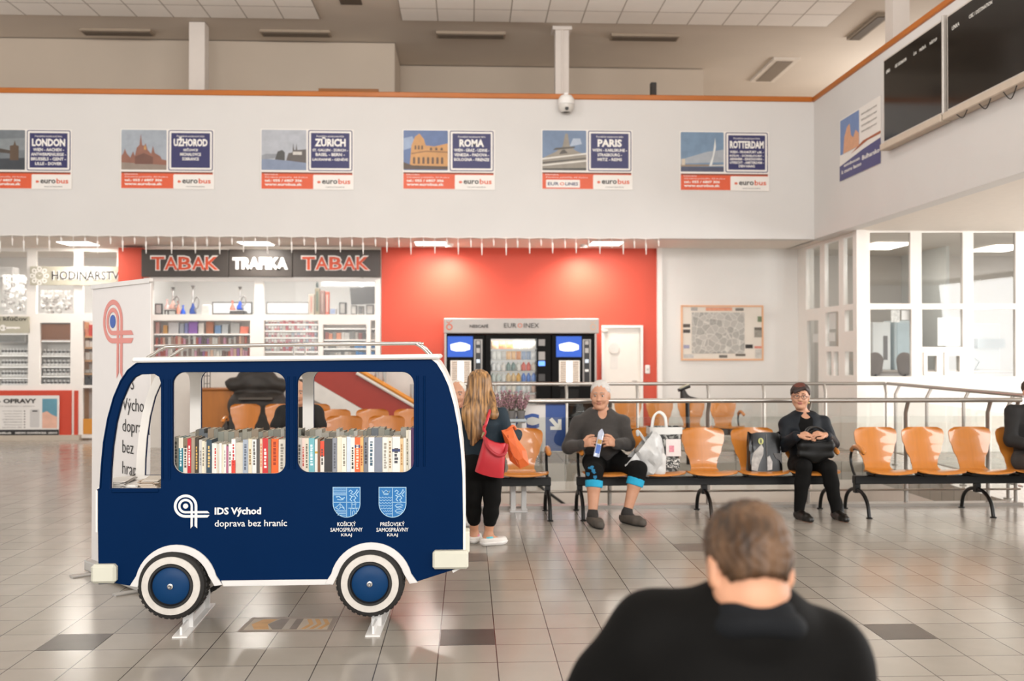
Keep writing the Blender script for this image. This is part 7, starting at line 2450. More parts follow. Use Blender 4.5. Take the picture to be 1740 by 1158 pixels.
s.ell(hc - hf * .020 + V3(0, 0, .046), (.093, .108, .092), ax, .02)
s.cut(hc + hf * .07 + V3(0, 0, .078), hf - V3(0, 0, .9)).cut(hc - V3(0, 0, .065), V3(0, 0, -1))
for sg in (-1, 1):
    s.sub(hc + ax[0] * sg * .085 + hf * .045 - V3(0, 0, .01), (.03, .05, .05), ax, .01)
s.cap(hc + hf * .075 + V3(.04, 0, .090), hc + hf * .085 + V3(-.055, 0, .052), .020, .016, .02)
hm = s.mesh('hair', .006, 0, 30, 0, .003, (150, 150, 70))
link('hair', hm, [M('2c1a14', .6, var=.25, scale=50, stretch=(1, 1, .3)), M('5e2a1a', .6, var=.3, scale=50)], lady)
paint(hm, [(hc + hf * .05 + V3(-.02, 0, .125), (.07, .07, .03), ax, 1)])
gl = MB()
for sg in (-1, 1):
    ring = [P(sg * .034 + .026 * math.cos(a), .105, .004 + .018 * math.sin(a)) for a in [2 * math.pi * q / 14 for q in range(14)]]
    gl.tube(ring, .0022, 6, closed=True)
    gl.tube([P(sg * .060, .102, .010), P(sg * .078, .06, .010), P(sg * .084, .0, .008)], .002, 6)
gl.tube([P(-.008, .106, .008), P(.008, .106, .008)], .002, 6)
gl.build('glasses', M('2f2f38', .3, metal=.4), lady, smooth=True)
for sg in (-1,):
    MB().lathe([(.006, 0), (.006, -.012), (0, -.016)], P(sg * .082, 0, -.045), 8).build('earring', M('c9b070', .3, metal=.8), lady, smooth=True)

# her handbag
Yb = 9.06
c = at(1385, 757, Yb)
t = thing('handbag', 'black handbag resting on the lap of the woman in glasses', 'handbag', (c.x, Yb, c.z - .12))
s = SDF()
a0, a1, b0, b1 = at(1366, 742, Yb), at(1408, 744, Yb), at(1360, 772, Yb), at(1412, 773, Yb)
s.chain([b0, b1], [.034, .034], .04).chain([a0, a1], [.03, .03], .04).cap((a0 + a1) / 2, (b0 + b1) / 2, .07, .085, .05, (V3(0, 1, 0), .5))
s.chain([a0.lerp(b0, .5), a1.lerp(b1, .5)], [.05, .05], .04)
link('bag_body', s.mesh('bag', .008, .004, 20, 6), M('0d0c0b', .5, var=.15, scale=30, spec=.3), t)
mid = at(1388, 738, Yb)
for dy in (-.03, .03):
    MB().tube(catmull([at(1366, 748, Yb) + V3(0, dy, 0), at(1372, 734, Yb) + V3(0, dy, .02), at(1386, 730, Yb) + V3(0, dy, .02), at(1400, 736, Yb) + V3(0, dy, .01), at(1404, 748, Yb) + V3(0, dy, 0)], 5), .008, 8).build('handle', M('191715', .4), t, smooth=True)
MB().lathe([(.014, 0), (.014, -.006), (0, -.008)], at(1384, 748, Yb - .07), 12, axis='y').build('clasp', M('d8a080', .3, metal=.7), t, smooth=True)
MB().tube([at(1400, 739, Yb - .05), at(1414, 744, Yb - .05)], .005, 6).build('zip', M('b98a5a', .4, metal=.6), t, smooth=True)
MB().tube([at(1380, 752, Yb - .075), at(1410, 748, Yb - .065)], .006, 6).build('pocket_edge', M('0f0e0d', .4), t, smooth=True)

# ------------------------------------------------------------------ 3. standing woman with long hair
Yw = 8.02
J = dict(fwd=V3(.25, 1, 0).normalized(), pelvis=at(822, 783, Yw), waist=at(820, 755, Yw), chest=at(818, 722, Yw), neck=at(816, 692, Yw),
         shL=at(790, 706, Yw), elL=at(786, 752, Yw + .05), wrL=at(789, 765, Yw + .28), shR=at(848, 704, Yw), elR=at(866, 752, Yw - .02), wrR=at(880, 738, Yw + .24),
         hipL=at(807, 792, Yw + .02), knL=at(804, 848, Yw + .02), anL=at(806, 908, Yw + .10), toL=V3(0, 0, 0),
         hipR=at(837, 792, Yw - .02), knR=at(836, 850, Yw - .02), anR=at(830, 911, Yw - .02), toR=V3(0, 0, 0))
J['toL'] = J['anL'] + V3(.02, .15, 0); J['toR'] = J['anR'] + V3(.12, .06, 0)
J['toL'].z = J['toR'].z = 0
k = .90
hc = at(815, 656, Yw + .02)
hf = V3(-.25, 1, -.12).normalized()
s = SDF()
body_core(s, J, k, 0, .98)
s.cap(J['neck'] - V3(0, 0, .03), hc - V3(0, 0, .06), .05 * k, .048 * k, .03)
P, ax = head_sdf(s, hc, hf, V3(0, 0, 1), .95)
hand(s, J['wrL'], V3(.3, .8, .2), V3(.8, -.1, -.2), V3(0, 0, 1), .9, .6)
hand(s, J['wrR'], V3(-.1, .9, .25), V3(-.8, 0, -.2), V3(0, 0, 1), .9, .8)
foot(s, J['anL'], J['toL'], .9); foot(s, J['anR'], J['toR'], .9)
bm = s.mesh('body', .0055)
wom, _ = person('long-haired woman standing with her back turned in dark jacket and cropped trousers', (J['pelvis'].x, Yw, 0), bm, [SKIN_M, LIPS])
face_parts(wom, P, ax, .95, me=bm)
s = SDF(); body_core(s, J, k, .016, .98, legs=False, arm_to=.98)
s.cap(J['waist'], J['pelvis'] + V3(0, 0, .04), .135, .140, .04, (J['fwd'], .8))
s.cap(J['neck'] - V3(0, 0, .04), J['neck'], .065, .062, .03)
s.cut(J['neck'] + V3(0, 0, .0), V3(0, 0, 1)).cut(J['pelvis'] + V3(0, 0, .02), V3(0, 0, -1))
link('jacket', s.mesh('jacket', .008, .006, 24, 7), M('0e2430', .75, var=.2, scale=12), wom)
s = SDF(); body_core(s, J, k, .012, 1.04, arms=False, torso=False, leg_to=.79)
s.cap(J['pelvis'] - V3(0, 0, .02), J['waist'], .138, .12, .05, (J['fwd'], .85)); s.cut(J['waist'] - V3(0, 0, .02), V3(0, 0, 1))
for S_ in 'LR':
    s.ell(J['hip' + S_] - J['fwd'] * .05 + V3(0, 0, .0), (.085, .085, .09), None, .05)
link('trousers', s.mesh('trousers', .008, .003, 26, 8), M('0a0908', .85, var=.15, spec=.2), wom)
for S_, cc in (('L', 'd98a9c'), ('R', '6cc0cc')):
    a = J['an' + S_]
    s = SDF().cap(a + V3(0, 0, .005), a - V3(0, 0, .03), .042, .044, .01)
    s.cut(a + V3(0, 0, .004), V3(0, 0, 1))
    link('sock', s.mesh('sock', .006), M(cc, .9), wom)
    s = SDF(); foot(s, a - V3(0, 0, .01), J['to' + S_], .92, .011)
    s.cut(V3(0, 0, a.z - .015), V3(0, 0, 1)).cut(V3(0, 0, .002), V3(0, 0, -1))
    sh = link('sneaker', s.mesh('sneaker', .006), M('e3ddd6', .6, var=.05), wom)
    s = SDF(); foot(s, a - V3(0, 0, .01), J['to' + S_], .92, .016); s.cut(V3(0, 0, .032), V3(0, 0, 1)).cut(V3(0, 0, .0), V3(0, 0, -1))
    link('sole', s.mesh('sole', .006), M('f0ece8', .5), sh)
s = SDF()
s.ell(hc + V3(0, -.015, .04), (.092, .108, .095), ax, .02)
s.cap(hc + V3(-.012, -.055, .03), hc + V3(-.02, -.12, -.22), .078, .085, .05, (V3(0, 1, 0), .6))
s.cap(hc + V3(-.02, -.12, -.20), at(812, 735, Yw - .15), .092, .058, .04, (V3(0, 1, 0), .45))
s.cap(at(812, 730, Yw - .15), at(803, 754, Yw - .15), .05, .02, .03, (V3(0, 1, 0), .5))
s.cap(hc + V3(.05, -.02, .0), at(839, 705, Yw - .13), .05, .04, .03, (V3(0, 1, 0), .7))
s.cap(hc + V3(-.06, -.01, .0), at(793, 705, Yw - .12), .045, .04, .03, (V3(0, 1, 0), .7))
s.cap(at(793, 700, Yw - .12), at(799, 744, Yw - .13), .042, .02, .03, (V3(0, 1, 0), .6))
s.cut(hc + hf * .075, hf)
hm = s.mesh('hair', .006, .004, 16, 3, .0035, (140, 90, 14))


def hair_mat(dark, light, sx=60):
    m = bpy.data.materials.new('hair_strands')
    m.use_nodes = True
    nt = m.node_tree
    b_ = nt.nodes['Principled BSDF']
    b_.inputs['Roughness'].default_value = .45
    tc = nt.nodes.new('ShaderNodeTexCoord')
    mp = nt.nodes.new('ShaderNodeMapping'); mp.inputs['Scale'].default_value = (sx, sx * .5, 2.2)
    nz = nt.nodes.new('ShaderNodeTexNoise'); nz.inputs['Scale'].default_value = 1.0; nz.inputs['Detail'].default_value = 5
    cr = nt.nodes.new('ShaderNodeValToRGB')
    e = cr.color_ramp.elements
    e[0].position = .36; e[0].color = lin(dark)
    e[1].position = .66; e[1].color = lin(light)
    nt.links.new(tc.outputs['Object'], mp.inputs[0]); nt.links.new(mp.outputs[0], nz.inputs['Vector']); nt.links.new(nz.outputs['Fac'], cr.inputs[0]); nt.links.new(cr.outputs[0], b_.inputs['Base Color'])
    bp = nt.nodes.new('ShaderNodeBump'); bp.inputs['Strength'].default_value = .4; bp.inputs['Distance'].default_value = .006
    nt.links.new(nz.outputs['Fac'], bp.inputs['Height']); nt.links.new(bp.outputs[0], b_.inputs['Normal'])
    return m


link('hair', hm, hair_mat('3f2816', 'b98a55'), wom)

# red leather handbag on her shoulder
Yr = Yw - .22
t = thing('shoulder_bag', 'red leather shoulder bag hanging at the long-haired woman\'s hip', 'handbag', (X_(834, Yr), Yr, Z_(814, Yr)))
RED_L = M('c22c36', .45, var=.08, scale=14)
tl, tr_, br_, bl_ = at(823, 741, Yr), at(860, 753, Yr), at(856, 812, Yr), at(807, 801, Yr)
rows = []
for i in range(9):
    f = i / 8
    a, b = tl.lerp(bl_, f), tr_.lerp(br_, f)
    dd = .03 + .045 * math.sin(math.pi * min(1, f * .75 + .1))
    ring = []
    for q in range(24):
        an = 2 * math.pi * q / 24
        cu, su = math.cos(an), math.sin(an)
        x = (abs(cu) ** .5) * (1 if cu > 0 else -1); y = (abs(su) ** .7) * (1 if su > 0 else -1)
        sag = -.025 * (1 - x * x) * (1 if f == 0 else 0) - (.012 * (1 - x * x) if f == 1 else 0)
        p = a.lerp(b, .5 + .5 * x) + V3(0, y * dd, sag)
        ring.append(p)
    rows.append(ring)
mb = MB().grid(rows, closed_u=True)
mb.add(rows[-1], [tuple(range(24))])
mb.add([p + V3(0, 0, -.02) for p in rows[0]], [tuple(range(24))])
mb.build('bag_body', RED_L, t, smooth=True)
MB().tube(catmull([at(822, 742, Yr - .02), at(830, 762, Yr - .09), at(845, 774, Yr - .10), at(858, 771, Yr - .07), at(861, 756, Yr - .01)], 6), .013, 10).build('handle', M('a8242e', .45), t, smooth=True)
MB().tube(catmull([at(821, 743, Yr), at(824, 735, Yr - .01), at(822, 728, Yr + .0), at(826, 720, Yr + .0), at(832, 700, Yr + .08), at(836, 690, Yr + .18)], 5), .012, 8).build('strap', RED_L, t, smooth=True)
MB().tube([at(820, 744, Yr - .02), at(821, 738, Yr - .02), at(823, 735, Yr - .02)], .009, 8).build('metal_ring', M('c9b890', .25, metal=.9), t, smooth=True)
t['label'] = "red leather shoulder bag hanging at the long-haired woman's hip"

# orange cloth bag on her arm
Yo = Yw - .12
t = thing('tote_bag', 'orange folded shopping bag hanging from the long-haired woman\'s arm', 'bag', (X_(878, Yo), Yo, Z_(797, Yo)))
fro = [at(852, 732, Yo), at(871, 727, Yo), at(880, 747, Yo), at(894, 766, Yo), at(899, 790, Yo), at(884, 797, Yo), at(866, 783, Yo), at(861, 762, Yo)]
c = sum(fro, V3(0, 0, 0)) / 8
mb = MB()
n_ = len(fro)
mid_f = [c.lerp(p, .55) + V3(0, -.055, 0) for p in fro]
mid_b = [c.lerp(p, .55) + V3(0, .045, 0) for p in fro]
fr_ = [p + V3(0, -.012, 0) for p in fro]; bk_ = [p + V3(0, .012, 0) for p in fro]
mb.grid([mid_f, fr_, bk_, mid_b], closed_u=True)
mb.add(mid_f + [c + V3(.01, -.062, .01)], [(i, (i + 1) % n_, n_) for i in range(n_)])
mb.add(mid_b + [c + V3(0, .05, 0)], [(i, (i + 1) % n_, n_) for i in range(n_)])
mb.build('bag_body', M('e06a30', .55, var=.08, scale=16), t)
MB().tube(catmull([at(858, 735, Yo - .01), at(866, 728, Yo - .01), at(872, 724, Yo + .02), at(876, 730, Yo + .06)], 5), .010, 8).build('handle', M('d8622a', .6), t, smooth=True)
MB().tube([at(863, 740, Yo - .045), at(867, 765, Yo - .055), at(880, 790, Yo - .05)], .004, 6).build('seam', M('b8501f', .6), t, smooth=True)

# ------------------------------------------------------------------ 4. man in the foreground, seen from behind
Yf = 2.0
hc = at(1272, 971, 1.93)
hf = V3(-.10, 1, -.52).normalized()
J = dict(fwd=V3(-.05, 1, 0).normalized(), pelvis=V3(.52, 1.95, .50), waist=V3(.52, 1.93, .68), chest=at(1262, 1205, 1.96), neck=at(1272, 1022, 1.94),
         shL=at(1108, 1096, 2.0), elL=at(995, 1230, 2.05), wrL=V3(.33, 2.33, .72), shR=at(1396, 1142, 1.98), elR=at(1436, 1280, 2.02), wrR=V3(.66, 2.35, .72),
         hipL=V3(.42, 1.98, .48), knL=V3(.38, 2.42, .47), anL=V3(.36, 2.44, .09), toL=V3(.35, 2.62, 0),
         hipR=V3(.62, 1.98, .48), knR=V3(.68, 2.42, .47), anR=V3(.69, 2.44, .09), toR=V3(.70, 2.62, 0))
k = 1.02
s = SDF()
body_core(s, J, k, 0, 1.12)
s.cap(J['neck'] - V3(0, 0, .04), hc - hf * .03 - V3(0, 0, .055), .066 * k, .060, .03)
P, ax = head_sdf(s, hc, hf, V3(0, .35, 1), .97)
hand(s, J['wrL'], V3(.4, .8, .0), V3(.3, 0, -.9), V3(.8, -.2, .2), 1, .6)
hand(s, J['wrR'], V3(-.4, .8, .0), V3(-.3, 0, -.9), V3(-.8, -.2, .2), 1, .6)
foot(s, J['anL'], J['toL'], k); foot(s, J['anR'], J['toR'], k)
bm = s.mesh('body', .0055)
fgm, _ = person('man with thinning brown hair and black jacket sitting in the foreground with his back turned', (.52, 1.95, 0), bm, [M('c48f70', .55, var=.06, scale=18), LIPS])
face_parts(fgm, P, ax, .97, me=bm)
s = SDF(); body_core(s, J, k, .026, 1.16, legs=False, arm_to=.97, belly=.03)
for S_, q in (('L', at(1116, 1070, 2.0)), ('R', at(1400, 1112, 1.98))):
    s.cap(J['neck'] - V3(0, 0, .05), q, .070, .062, .06)
    s.cap(q, J['sh' + S_].lerp(J['el' + S_], .5), .068, .076, .05)
s.cap(J['neck'] - V3(0, 0, .06), J['neck'] - V3(0, .0, .045), .088, .070, .025)
link('jacket', s.mesh('jacket', .007, .006, 17, 10), M('070605', .8, var=.25, scale=9, spec=.14), fgm)
s = SDF()
s.chain(catmull([J['neck'] + V3(-.075, -.01, -.025), J['neck'] + V3(-.05, -.058, -.004), J['neck'] + V3(0, -.074, .006), J['neck'] + V3(.05, -.058, -.006), J['neck'] + V3(.078, -.01, -.03)], 5), [.018] * 21, .012)
s.chain(catmull([J['neck'] + V3(-.088, -.01, -.05), J['neck'] + V3(-.055, -.07, -.03), J['neck'] + V3(0, -.088, -.02), J['neck'] + V3(.06, -.07, -.032), J['neck'] + V3(.09, -.01, -.055)], 5), [.022] * 21, .012)
link('collar', s.mesh('collar', .005), M('0e1013', .8, var=.15, spec=.2), fgm)
s = SDF(); body_core(s, J, k, .016, 1.12, arms=False, torso=False, leg_to=.97)
s.cap(J['pelvis'], J['waist'], .17, .16, .05, (J['fwd'], .8)); s.cut(J['waist'], V3(0, 0, 1))
link('trousers', s.mesh('trousers', .009, .003, 20, 11), M('1d1b1a', .85, var=.1), fgm)
for S_ in 'LR':
    s = SDF(); foot(s, J['an' + S_], J['to' + S_], 1.05, .010); s.cut(V3(0, 0, .09), V3(0, -.2, 1)).cut(V3(0, 0, .0), V3(0, 0, -1))
    link('shoe', s.mesh('shoe', .007), M('1f1c1a', .5), fgm)
# hair: close-cropped sides, longer on top
up2 = ax[2]
s = SDF()
s.ell(hc - hf * .014 + up2 * .040, (.0815, .100, .088), ax, .02)
s.ell(hc + up2 * .075 - hf * .0, (.066, .085, .058), ax, .03)
s.cap(hc - hf * .050 + up2 * .0, hc - hf * .052 - up2 * .030, .055, .045, .04)
s.cut(hc + hf * .075 + up2 * .03, hf - up2 * .4).cut(hc - up2 * .040, -up2 - hf * .1)
for sg in (-1, 1):
    s.sub(hc + ax[0] * sg * .085 + hf * .01 - up2 * .02, (.022, .045, .05), ax, .01)
hm = s.mesh('hair', .0045, 0, 30, 0, .0028, (210, 170, 80))


def cropped_hair(name, c, up):
    m = hair_mat('120a04', '42290f', 70)
    m.name = name
    nt = m.node_tree
    b_ = nt.nodes['Principled BSDF']
    b_.inputs['Roughness'].default_value = .6
    src = b_.inputs['Base Color'].links[0].from_socket
    tc = nt.nodes.new('ShaderNodeTexCoord')
    nz = nt.nodes.new('ShaderNodeTexNoise'); nz.inputs['Scale'].default_value = 9; nz.inputs['Detail'].default_value = 4
    mr = nt.nodes.new('ShaderNodeMapRange'); mr.inputs['From Min'].default_value = .46; mr.inputs['From Max'].default_value = .68; mr.inputs['To Max'].default_value = .42
    mx = nt.nodes.new('ShaderNodeMix'); mx.data_type = 'RGBA'
    mx.inputs['B'].default_value = lin('8e6c50')
    nt.links.new(tc.outputs['Object'], nz.inputs['Vector']); nt.links.new(nz.outputs['Fac'], mr.inputs[0]); nt.links.new(mr.outputs[0], mx.inputs['Factor'])
    nt.links.new(src, mx.inputs['A']); nt.links.new(mx.outputs['Result'], b_.inputs['Base Color'])
    return m


link('hair', hm, cropped_hair('cropped_hair', hc, up2), fgm)
rn = random.Random(4)
wisps = MB()
for q in range(26):
    a = rn.uniform(-.06, .05)
    p0 = hc + ax[0] * a + up2 * rn.uniform(.10, .125) + hf * rn.uniform(-.04, .04)
    p1 = p0 + up2 * rn.uniform(.012, .028) + ax[0] * rn.uniform(-.012, .018)
    wisps.tube([p0 - up2 * .02, p0, p1], [.0022, .0018, .0006], 5)
wisps.build('hair_wisps', M('4a3420', .6), fgm, smooth=True)['kind'] = 'stuff'
# the stool he sits on is below the picture; a plain bench seat carries him
t = thing('stool', 'dark stool under the foreground man, below the picture edge', 'stool', (.52, 1.95, 0))
MB().box(.28, .76, 1.76, 2.16, .36, .40, bev=.01).build('seat', IRON, t)
for x in (.31, .73):
    for y in (1.79, 2.13):
        MB().tube([(x, y, 0), (x, y, .365)], .018, 8).build('leg', IRON, t, smooth=True)

# ------------------------------------------------------------------ simple seated figure for people mostly hidden
def seated(label, cx, Y, hair_col, top_col, leg_col, skin=SKIN_O, k=.98, fwd=V3(0, -1, 0), hand_pose=True, shoe_col='2a2725', long_sleeve=True, hair_len=0.0, face=True, lean=0.0, stretch_arms=None):
    f = fwd.normalized(); r = V3(-f.y, f.x, 0)
    b = V3(cx, Y, 0)
    q = lambda a, c, z: b + r * a * k + f * c * k + V3(0, 0, z)
    J = dict(fwd=f, pelvis=q(0, 0, .53), waist=q(0, .0, .68), chest=q(0, lean * .5, .86), neck=q(0, lean, 1.02))
    for S_, sg in (('L', -1), ('R', 1)):
        J['sh' + S_] = q(sg * .175, lean, .965)
        J['el' + S_] = q(sg * .23, .06 + lean, .70)
        J['wr' + S_] = q(sg * .09, .30, .66)
        if stretch_arms:
            J['el' + S_] = q(sg * .27, .10 + lean, .76)
            J['wr' + S_] = q(sg * .24, .34, .70)
        J['hip' + S_] = q(sg * .085, .02, .50)
        J['kn' + S_] = q(sg * .11, .42, .49)
        J['an' + S_] = q(sg * .11, .42, .10)
        J['to' + S_] = q(sg * .12, .60, 0)
    hc = q(0, lean + .03, 1.16)
    s = SDF(); body_core(s, J, k, 0, 1.05)
    s.cap(J['neck'] - V3(0, 0, .03), hc - V3(0, 0, .06), .055, .052, .03)
    P, ax = head_sdf(s, hc, f - V3(0, 0, .15), V3(0, 0, 1), .98)
    for S_, sg in (('L', -1), ('R', 1)):
        hand(s, J['wr' + S_], f * .6 - r * sg * .6 - V3(0, 0, .2), V3(0, 0, -1) + f * .2, f * .5 + r * -sg * .2, .95, .5)
        foot(s, J['an' + S_], J['to' + S_], .95)
    bm = s.mesh('body', .008)
    t, _ = person(label, (cx, Y, 0), bm, [skin, LIPS])
    face_parts(t, P, ax, .98, me=bm)
    s = SDF(); body_core(s, J, k, .017, 1.05, legs=False, arm_to=.97 if long_sleeve else .30)
    s.cut(J['neck'] + V3(0, 0, .03), V3(0, 0, 1) + f * .25)
    link('top', s.mesh('top', .009, .005, 24, 12), M(top_col, .8, var=.15, scale=14), t)
    s = SDF(); body_core(s, J, k, .013, 1.05, arms=False, torso=False, leg_to=.95)
    s.cap(J['pelvis'], J['waist'], .145, .135, .05, (f, .8)); s.cut(J['waist'], V3(0, 0, 1))
    link('trousers', s.mesh('trousers', .009, .004, 24, 13), M(leg_col, .85, var=.15, scale=14), t)
    for S_ in 'LR':
        s = SDF(); foot(s, J['an' + S_], J['to' + S_], .95, .011); s.cut(V3(0, 0, .085), V3(0, 0, 1)).cut(V3(0, 0, .0), V3(0, 0, -1))
        link('shoe', s.mesh('shoe', .008), M(shoe_col, .6), t)
    s = SDF(); s.ell(hc - f * .02 + V3(0, 0, .048), (.088, .098, .080), ax, .02)
    s.cut(hc + f * .055 + V3(0, 0, .06), f - V3(0, 0, .6)).cut(hc - V3(0, 0, .05 + hair_len), V3(0, 0, -1))
    link('hair', s.mesh('hair', .008, 0, 30, 0, .003, (150, 150, 60)), M(hair_col, .7, var=.2, scale=50), t)
    return t


seated('elderly person with pale hair sitting between the bus and the standing woman', X_(776, 9.2), 9.42, 'd6d0c6', '8a3a44', '6a2a38', shoe_col='e6e2de', k=.90)
t = seated('person in black jacket sitting at the right edge of the photo, partly out of frame', X_(1768, 9.25), 9.42, '3a2a1e', '1a1817', '3a3836', shoe_col='d8d4d0', k=1.0)
seated('person in a black short-sleeved shirt seated behind the bus, seen through its windows', X_(505, 9.6), 9.75, '3a2c20', '161412', '1f1d1b', long_sleeve=False, k=.90, stretch_arms=True)
# stool carrying the person behind the bus
cx = X_(505, 9.6)
t = thing('stool', 'stool under the person in the black short-sleeved shirt behind the bus', 'stool', (cx, 9.75, 0))
MB().box(cx - .2, cx + .2, 9.58, 9.95, .37, .41, bev=.01).build('seat', IRON, t)
for x in (cx - .17, cx + .17):
    for y in (9.61, 9.92):
        MB().tube([(x, y, 0), (x, y, .375)], .016, 8).build('leg', IRON, t, smooth=True)

# ------------------------------------------------------------------ bags on the bench
# black tote with a cat's face
Yc = 9.30
cL, cR, cB, cT = X_(1270, Yc), X_(1326, Yc), .43, Z_(738, Yc)
t = thing('tote_bag', 'black tote bag with a printed cat face standing on an orange seat', 'bag', ((cL + cR) / 2, Yc, cB))
rows = []
for i in range(10):
    f = i / 9
    w = (cR - cL) / 2 * (1.03 - .05 * f)
    dd = .085 * (1 - .55 * f)
    ring = []
    for q in range(28):
        an = 2 * math.pi * q / 28
        cu, su = math.cos(an), math.sin(an)
        x = (abs(cu) ** .35) * (1 if cu > 0 else -1); y = (abs(su) ** .45) * (1 if su > 0 else -1)
        wob = .006 * math.sin(9 * an + 5 * f) * (.4 + f)
        ring.append(V3((cL + cR) / 2 + x * w + wob, Yc + y * dd + wob, cB + (cT - cB) * f + .012 * math.sin(3 * an) * f))
    rows.append(ring)
mb = MB().grid(rows, closed_u=True)
mb.add(rows[0], [tuple(reversed(range(28)))])
BAGK = M('0f0e0d', .3, var=.5, scale=9, coat=.3)
mb.build('bag_body', BAGK, t, smooth=True)


def bagpt(u, v, e=.004):
    f = v
    dd = .085 * (1 - .55 * f) + e
    return ((cL + cR) / 2 + (u - .5) * (cR - cL) * .96, Yc - dd, cB + (cT - cB) * v)


def bagpoly(name, uv, mm, e=.005, parent=None):
    top = [bagpt(u, v, e) for u, v in uv]; bot = [bagpt(u, v, e - .004) for u, v in uv]
    n_ = len(uv)
    return MB().add(top + bot, [tuple(range(n_)), tuple(reversed(range(n_, 2 * n_)))] + [(i, i + n_, (i + 1) % n_ + n_, (i + 1) % n_) for i in range(n_)]).build(name, mm, parent or t)


bagpoly('cat_fur_print', [(.02, .05), (.2, .02), (.26, .2), (.40, .45), (.42, .62), (.36, .72), (.24, .62), (.1, .5), (.03, .3)], M('a8a39e', .4, var=.4, scale=24), .008)
bagpoly('cat_fur_print', [(.5, .03), (.66, .06), (.68, .26), (.6, .42), (.52, .38)], M('b4b0ac', .4, var=.35, scale=24), .008)
bagpoly('cat_fur_print', [(.72, .48), (.96, .48), (.97, .2), (.9, .3), (.8, .34)], M('4a4644', .4, var=.4, scale=24), .008)
bagpoly('cat_eye_print', [(.34 + .085 * math.cos(a), .80 + .085 * math.sin(a)) for a in [2 * math.pi * q / 18 for q in range(18)]], M('b8b86a', .3, var=.15, scale=40), .011)
bagpoly('cat_pupil_print', [(.34 + .022 * math.cos(a), .80 + .06 * math.sin(a)) for a in [2 * math.pi * q / 12 for q in range(12)]], M('14120f', .3), .014)
bagpoly('side_crease', [(.50, .02), (.515, .02), (.53, .98), (.515, .98)], M('6a6663', .3), .010)

# black and white woven shopping bag with white loop handles
Yg = 9.36
gL, gR, gB, gT = X_(1099, Yg), X_(1154, Yg), .43, Z_(726, Yg)
t = thing('shopping_bag', 'black and white woven shopping bag with tall white loop handles on the bench', 'bag', ((gL + gR) / 2, Yg, gB))
rows = []
for i in range(9):
    f = i / 8
    w = (gR - gL) / 2 * (.90 + .12 * f)
    dd = .10
    ring = []
    for q in range(24):
        an = 2 * math.pi * q / 24
        cu, su = math.cos(an), math.sin(an)
        x = (abs(cu) ** .4) * (1 if cu > 0 else -1); y = (abs(su) ** .45) * (1 if su > 0 else -1)
        ring.append(V3((gL + gR) / 2 + x * w + .01 * f + .006 * math.sin(5 * an + 4 * f), Yg + y * dd + .005 * math.sin(4 * an + f * 6), gB + (gT - gB) * f))
    rows.append(ring)
mb = MB().grid(rows, closed_u=True); mb.add(rows[0], [tuple(reversed(range(24)))])


def print_mat(name, c0, c1, scale, lo, hi):
    m = bpy.data.materials.new(name)
    m.use_nodes = True
    nt = m.node_tree
    b_ = nt.nodes['Principled BSDF']
    b_.inputs['Roughness'].default_value = .35
    tc = nt.nodes.new('ShaderNodeTexCoord')
    nz = nt.nodes.new('ShaderNodeTexNoise'); nz.inputs['Scale'].default_value = scale; nz.inputs['Detail'].default_value = 6; nz.inputs['Distortion'].default_value = 1.5
    cr = nt.nodes.new('ShaderNodeValToRGB')
    e = cr.color_ramp.elements
    e[0].position = lo; e[0].color = lin(c0)
    e[1].position = hi; e[1].color = lin(c1)
    nt.links.new(tc.outputs['Object'], nz.inputs['Vector']); nt.links.new(nz.outputs['Fac'], cr.inputs[0]); nt.links.new(cr.outputs[0], b_.inputs['Base Color'])
    return m


mb.build('bag_body', print_mat('marbled_print', '24221f', 'b9b8b2', 13, .46, .62), t, smooth=True)
hgt = gT - gB
def ring_at(f0, f1, grow, name, mm):
    rr = []
    for f in (f0, f1):
        i = f * 8
        w = (gR - gL) / 2 * (.90 + .12 * f) + grow
        rr.append([V3((gL + gR) / 2 + (abs(math.cos(a)) ** .4) * (1 if math.cos(a) > 0 else -1) * w + .01 * f + .006 * math.sin(5 * a + 4 * f), Yg + (abs(math.sin(a)) ** .45) * (1 if math.sin(a) > 0 else -1) * (.10 + grow) + .005 * math.sin(4 * a + f * 6), gB + hgt * f) for a in [2 * math.pi * q / 24 for q in range(24)]])
    return MB().grid(rr, closed_u=True).build(name, mm, t, smooth=True)
ring_at(.84, 1.0, .004, 'top_band', M('d9d8d4', .4, var=.06))
a = V3(gL + .16, Yg - .108, gB + hgt * .35)
MB().box(a.x, a.x + .14, a.y - .004, a.y, a.z, a.z + .16).build('printed_label', M('e2d8d4', .4, var=.08, scale=20), t)
MB().box(a.x + .03, a.x + .075, a.y - .008, a.y - .004, a.z + .04, a.z + .10).build('pink_print', M('d98a96', .4, var=.2, scale=50), t)
MB().box(gL + .14, gR - .02, Yg - .112, Yg - .106, gB + .04, gB + .12).build('print_lettering', print_mat('bag_words', '1d1b19', 'dcdad4', 55, .5, .56), t)
for dy, dx in ((-.06, 0), (.05, .03)):
    MB().tube(catmull([V3(gL + .03 + dx, Yg + dy, gT - .02), V3(gL + .05 + dx, Yg + dy, gT + .09), V3(gL + .10 + dx, Yg + dy, gT + .135), V3(gL + .155 + dx, Yg + dy, gT + .09), V3(gL + .17 + dx, Yg + dy, gT - .02)], 6), .0105, 10).build('handle', M('e0dfdb', .45, var=.05), t, smooth=True)

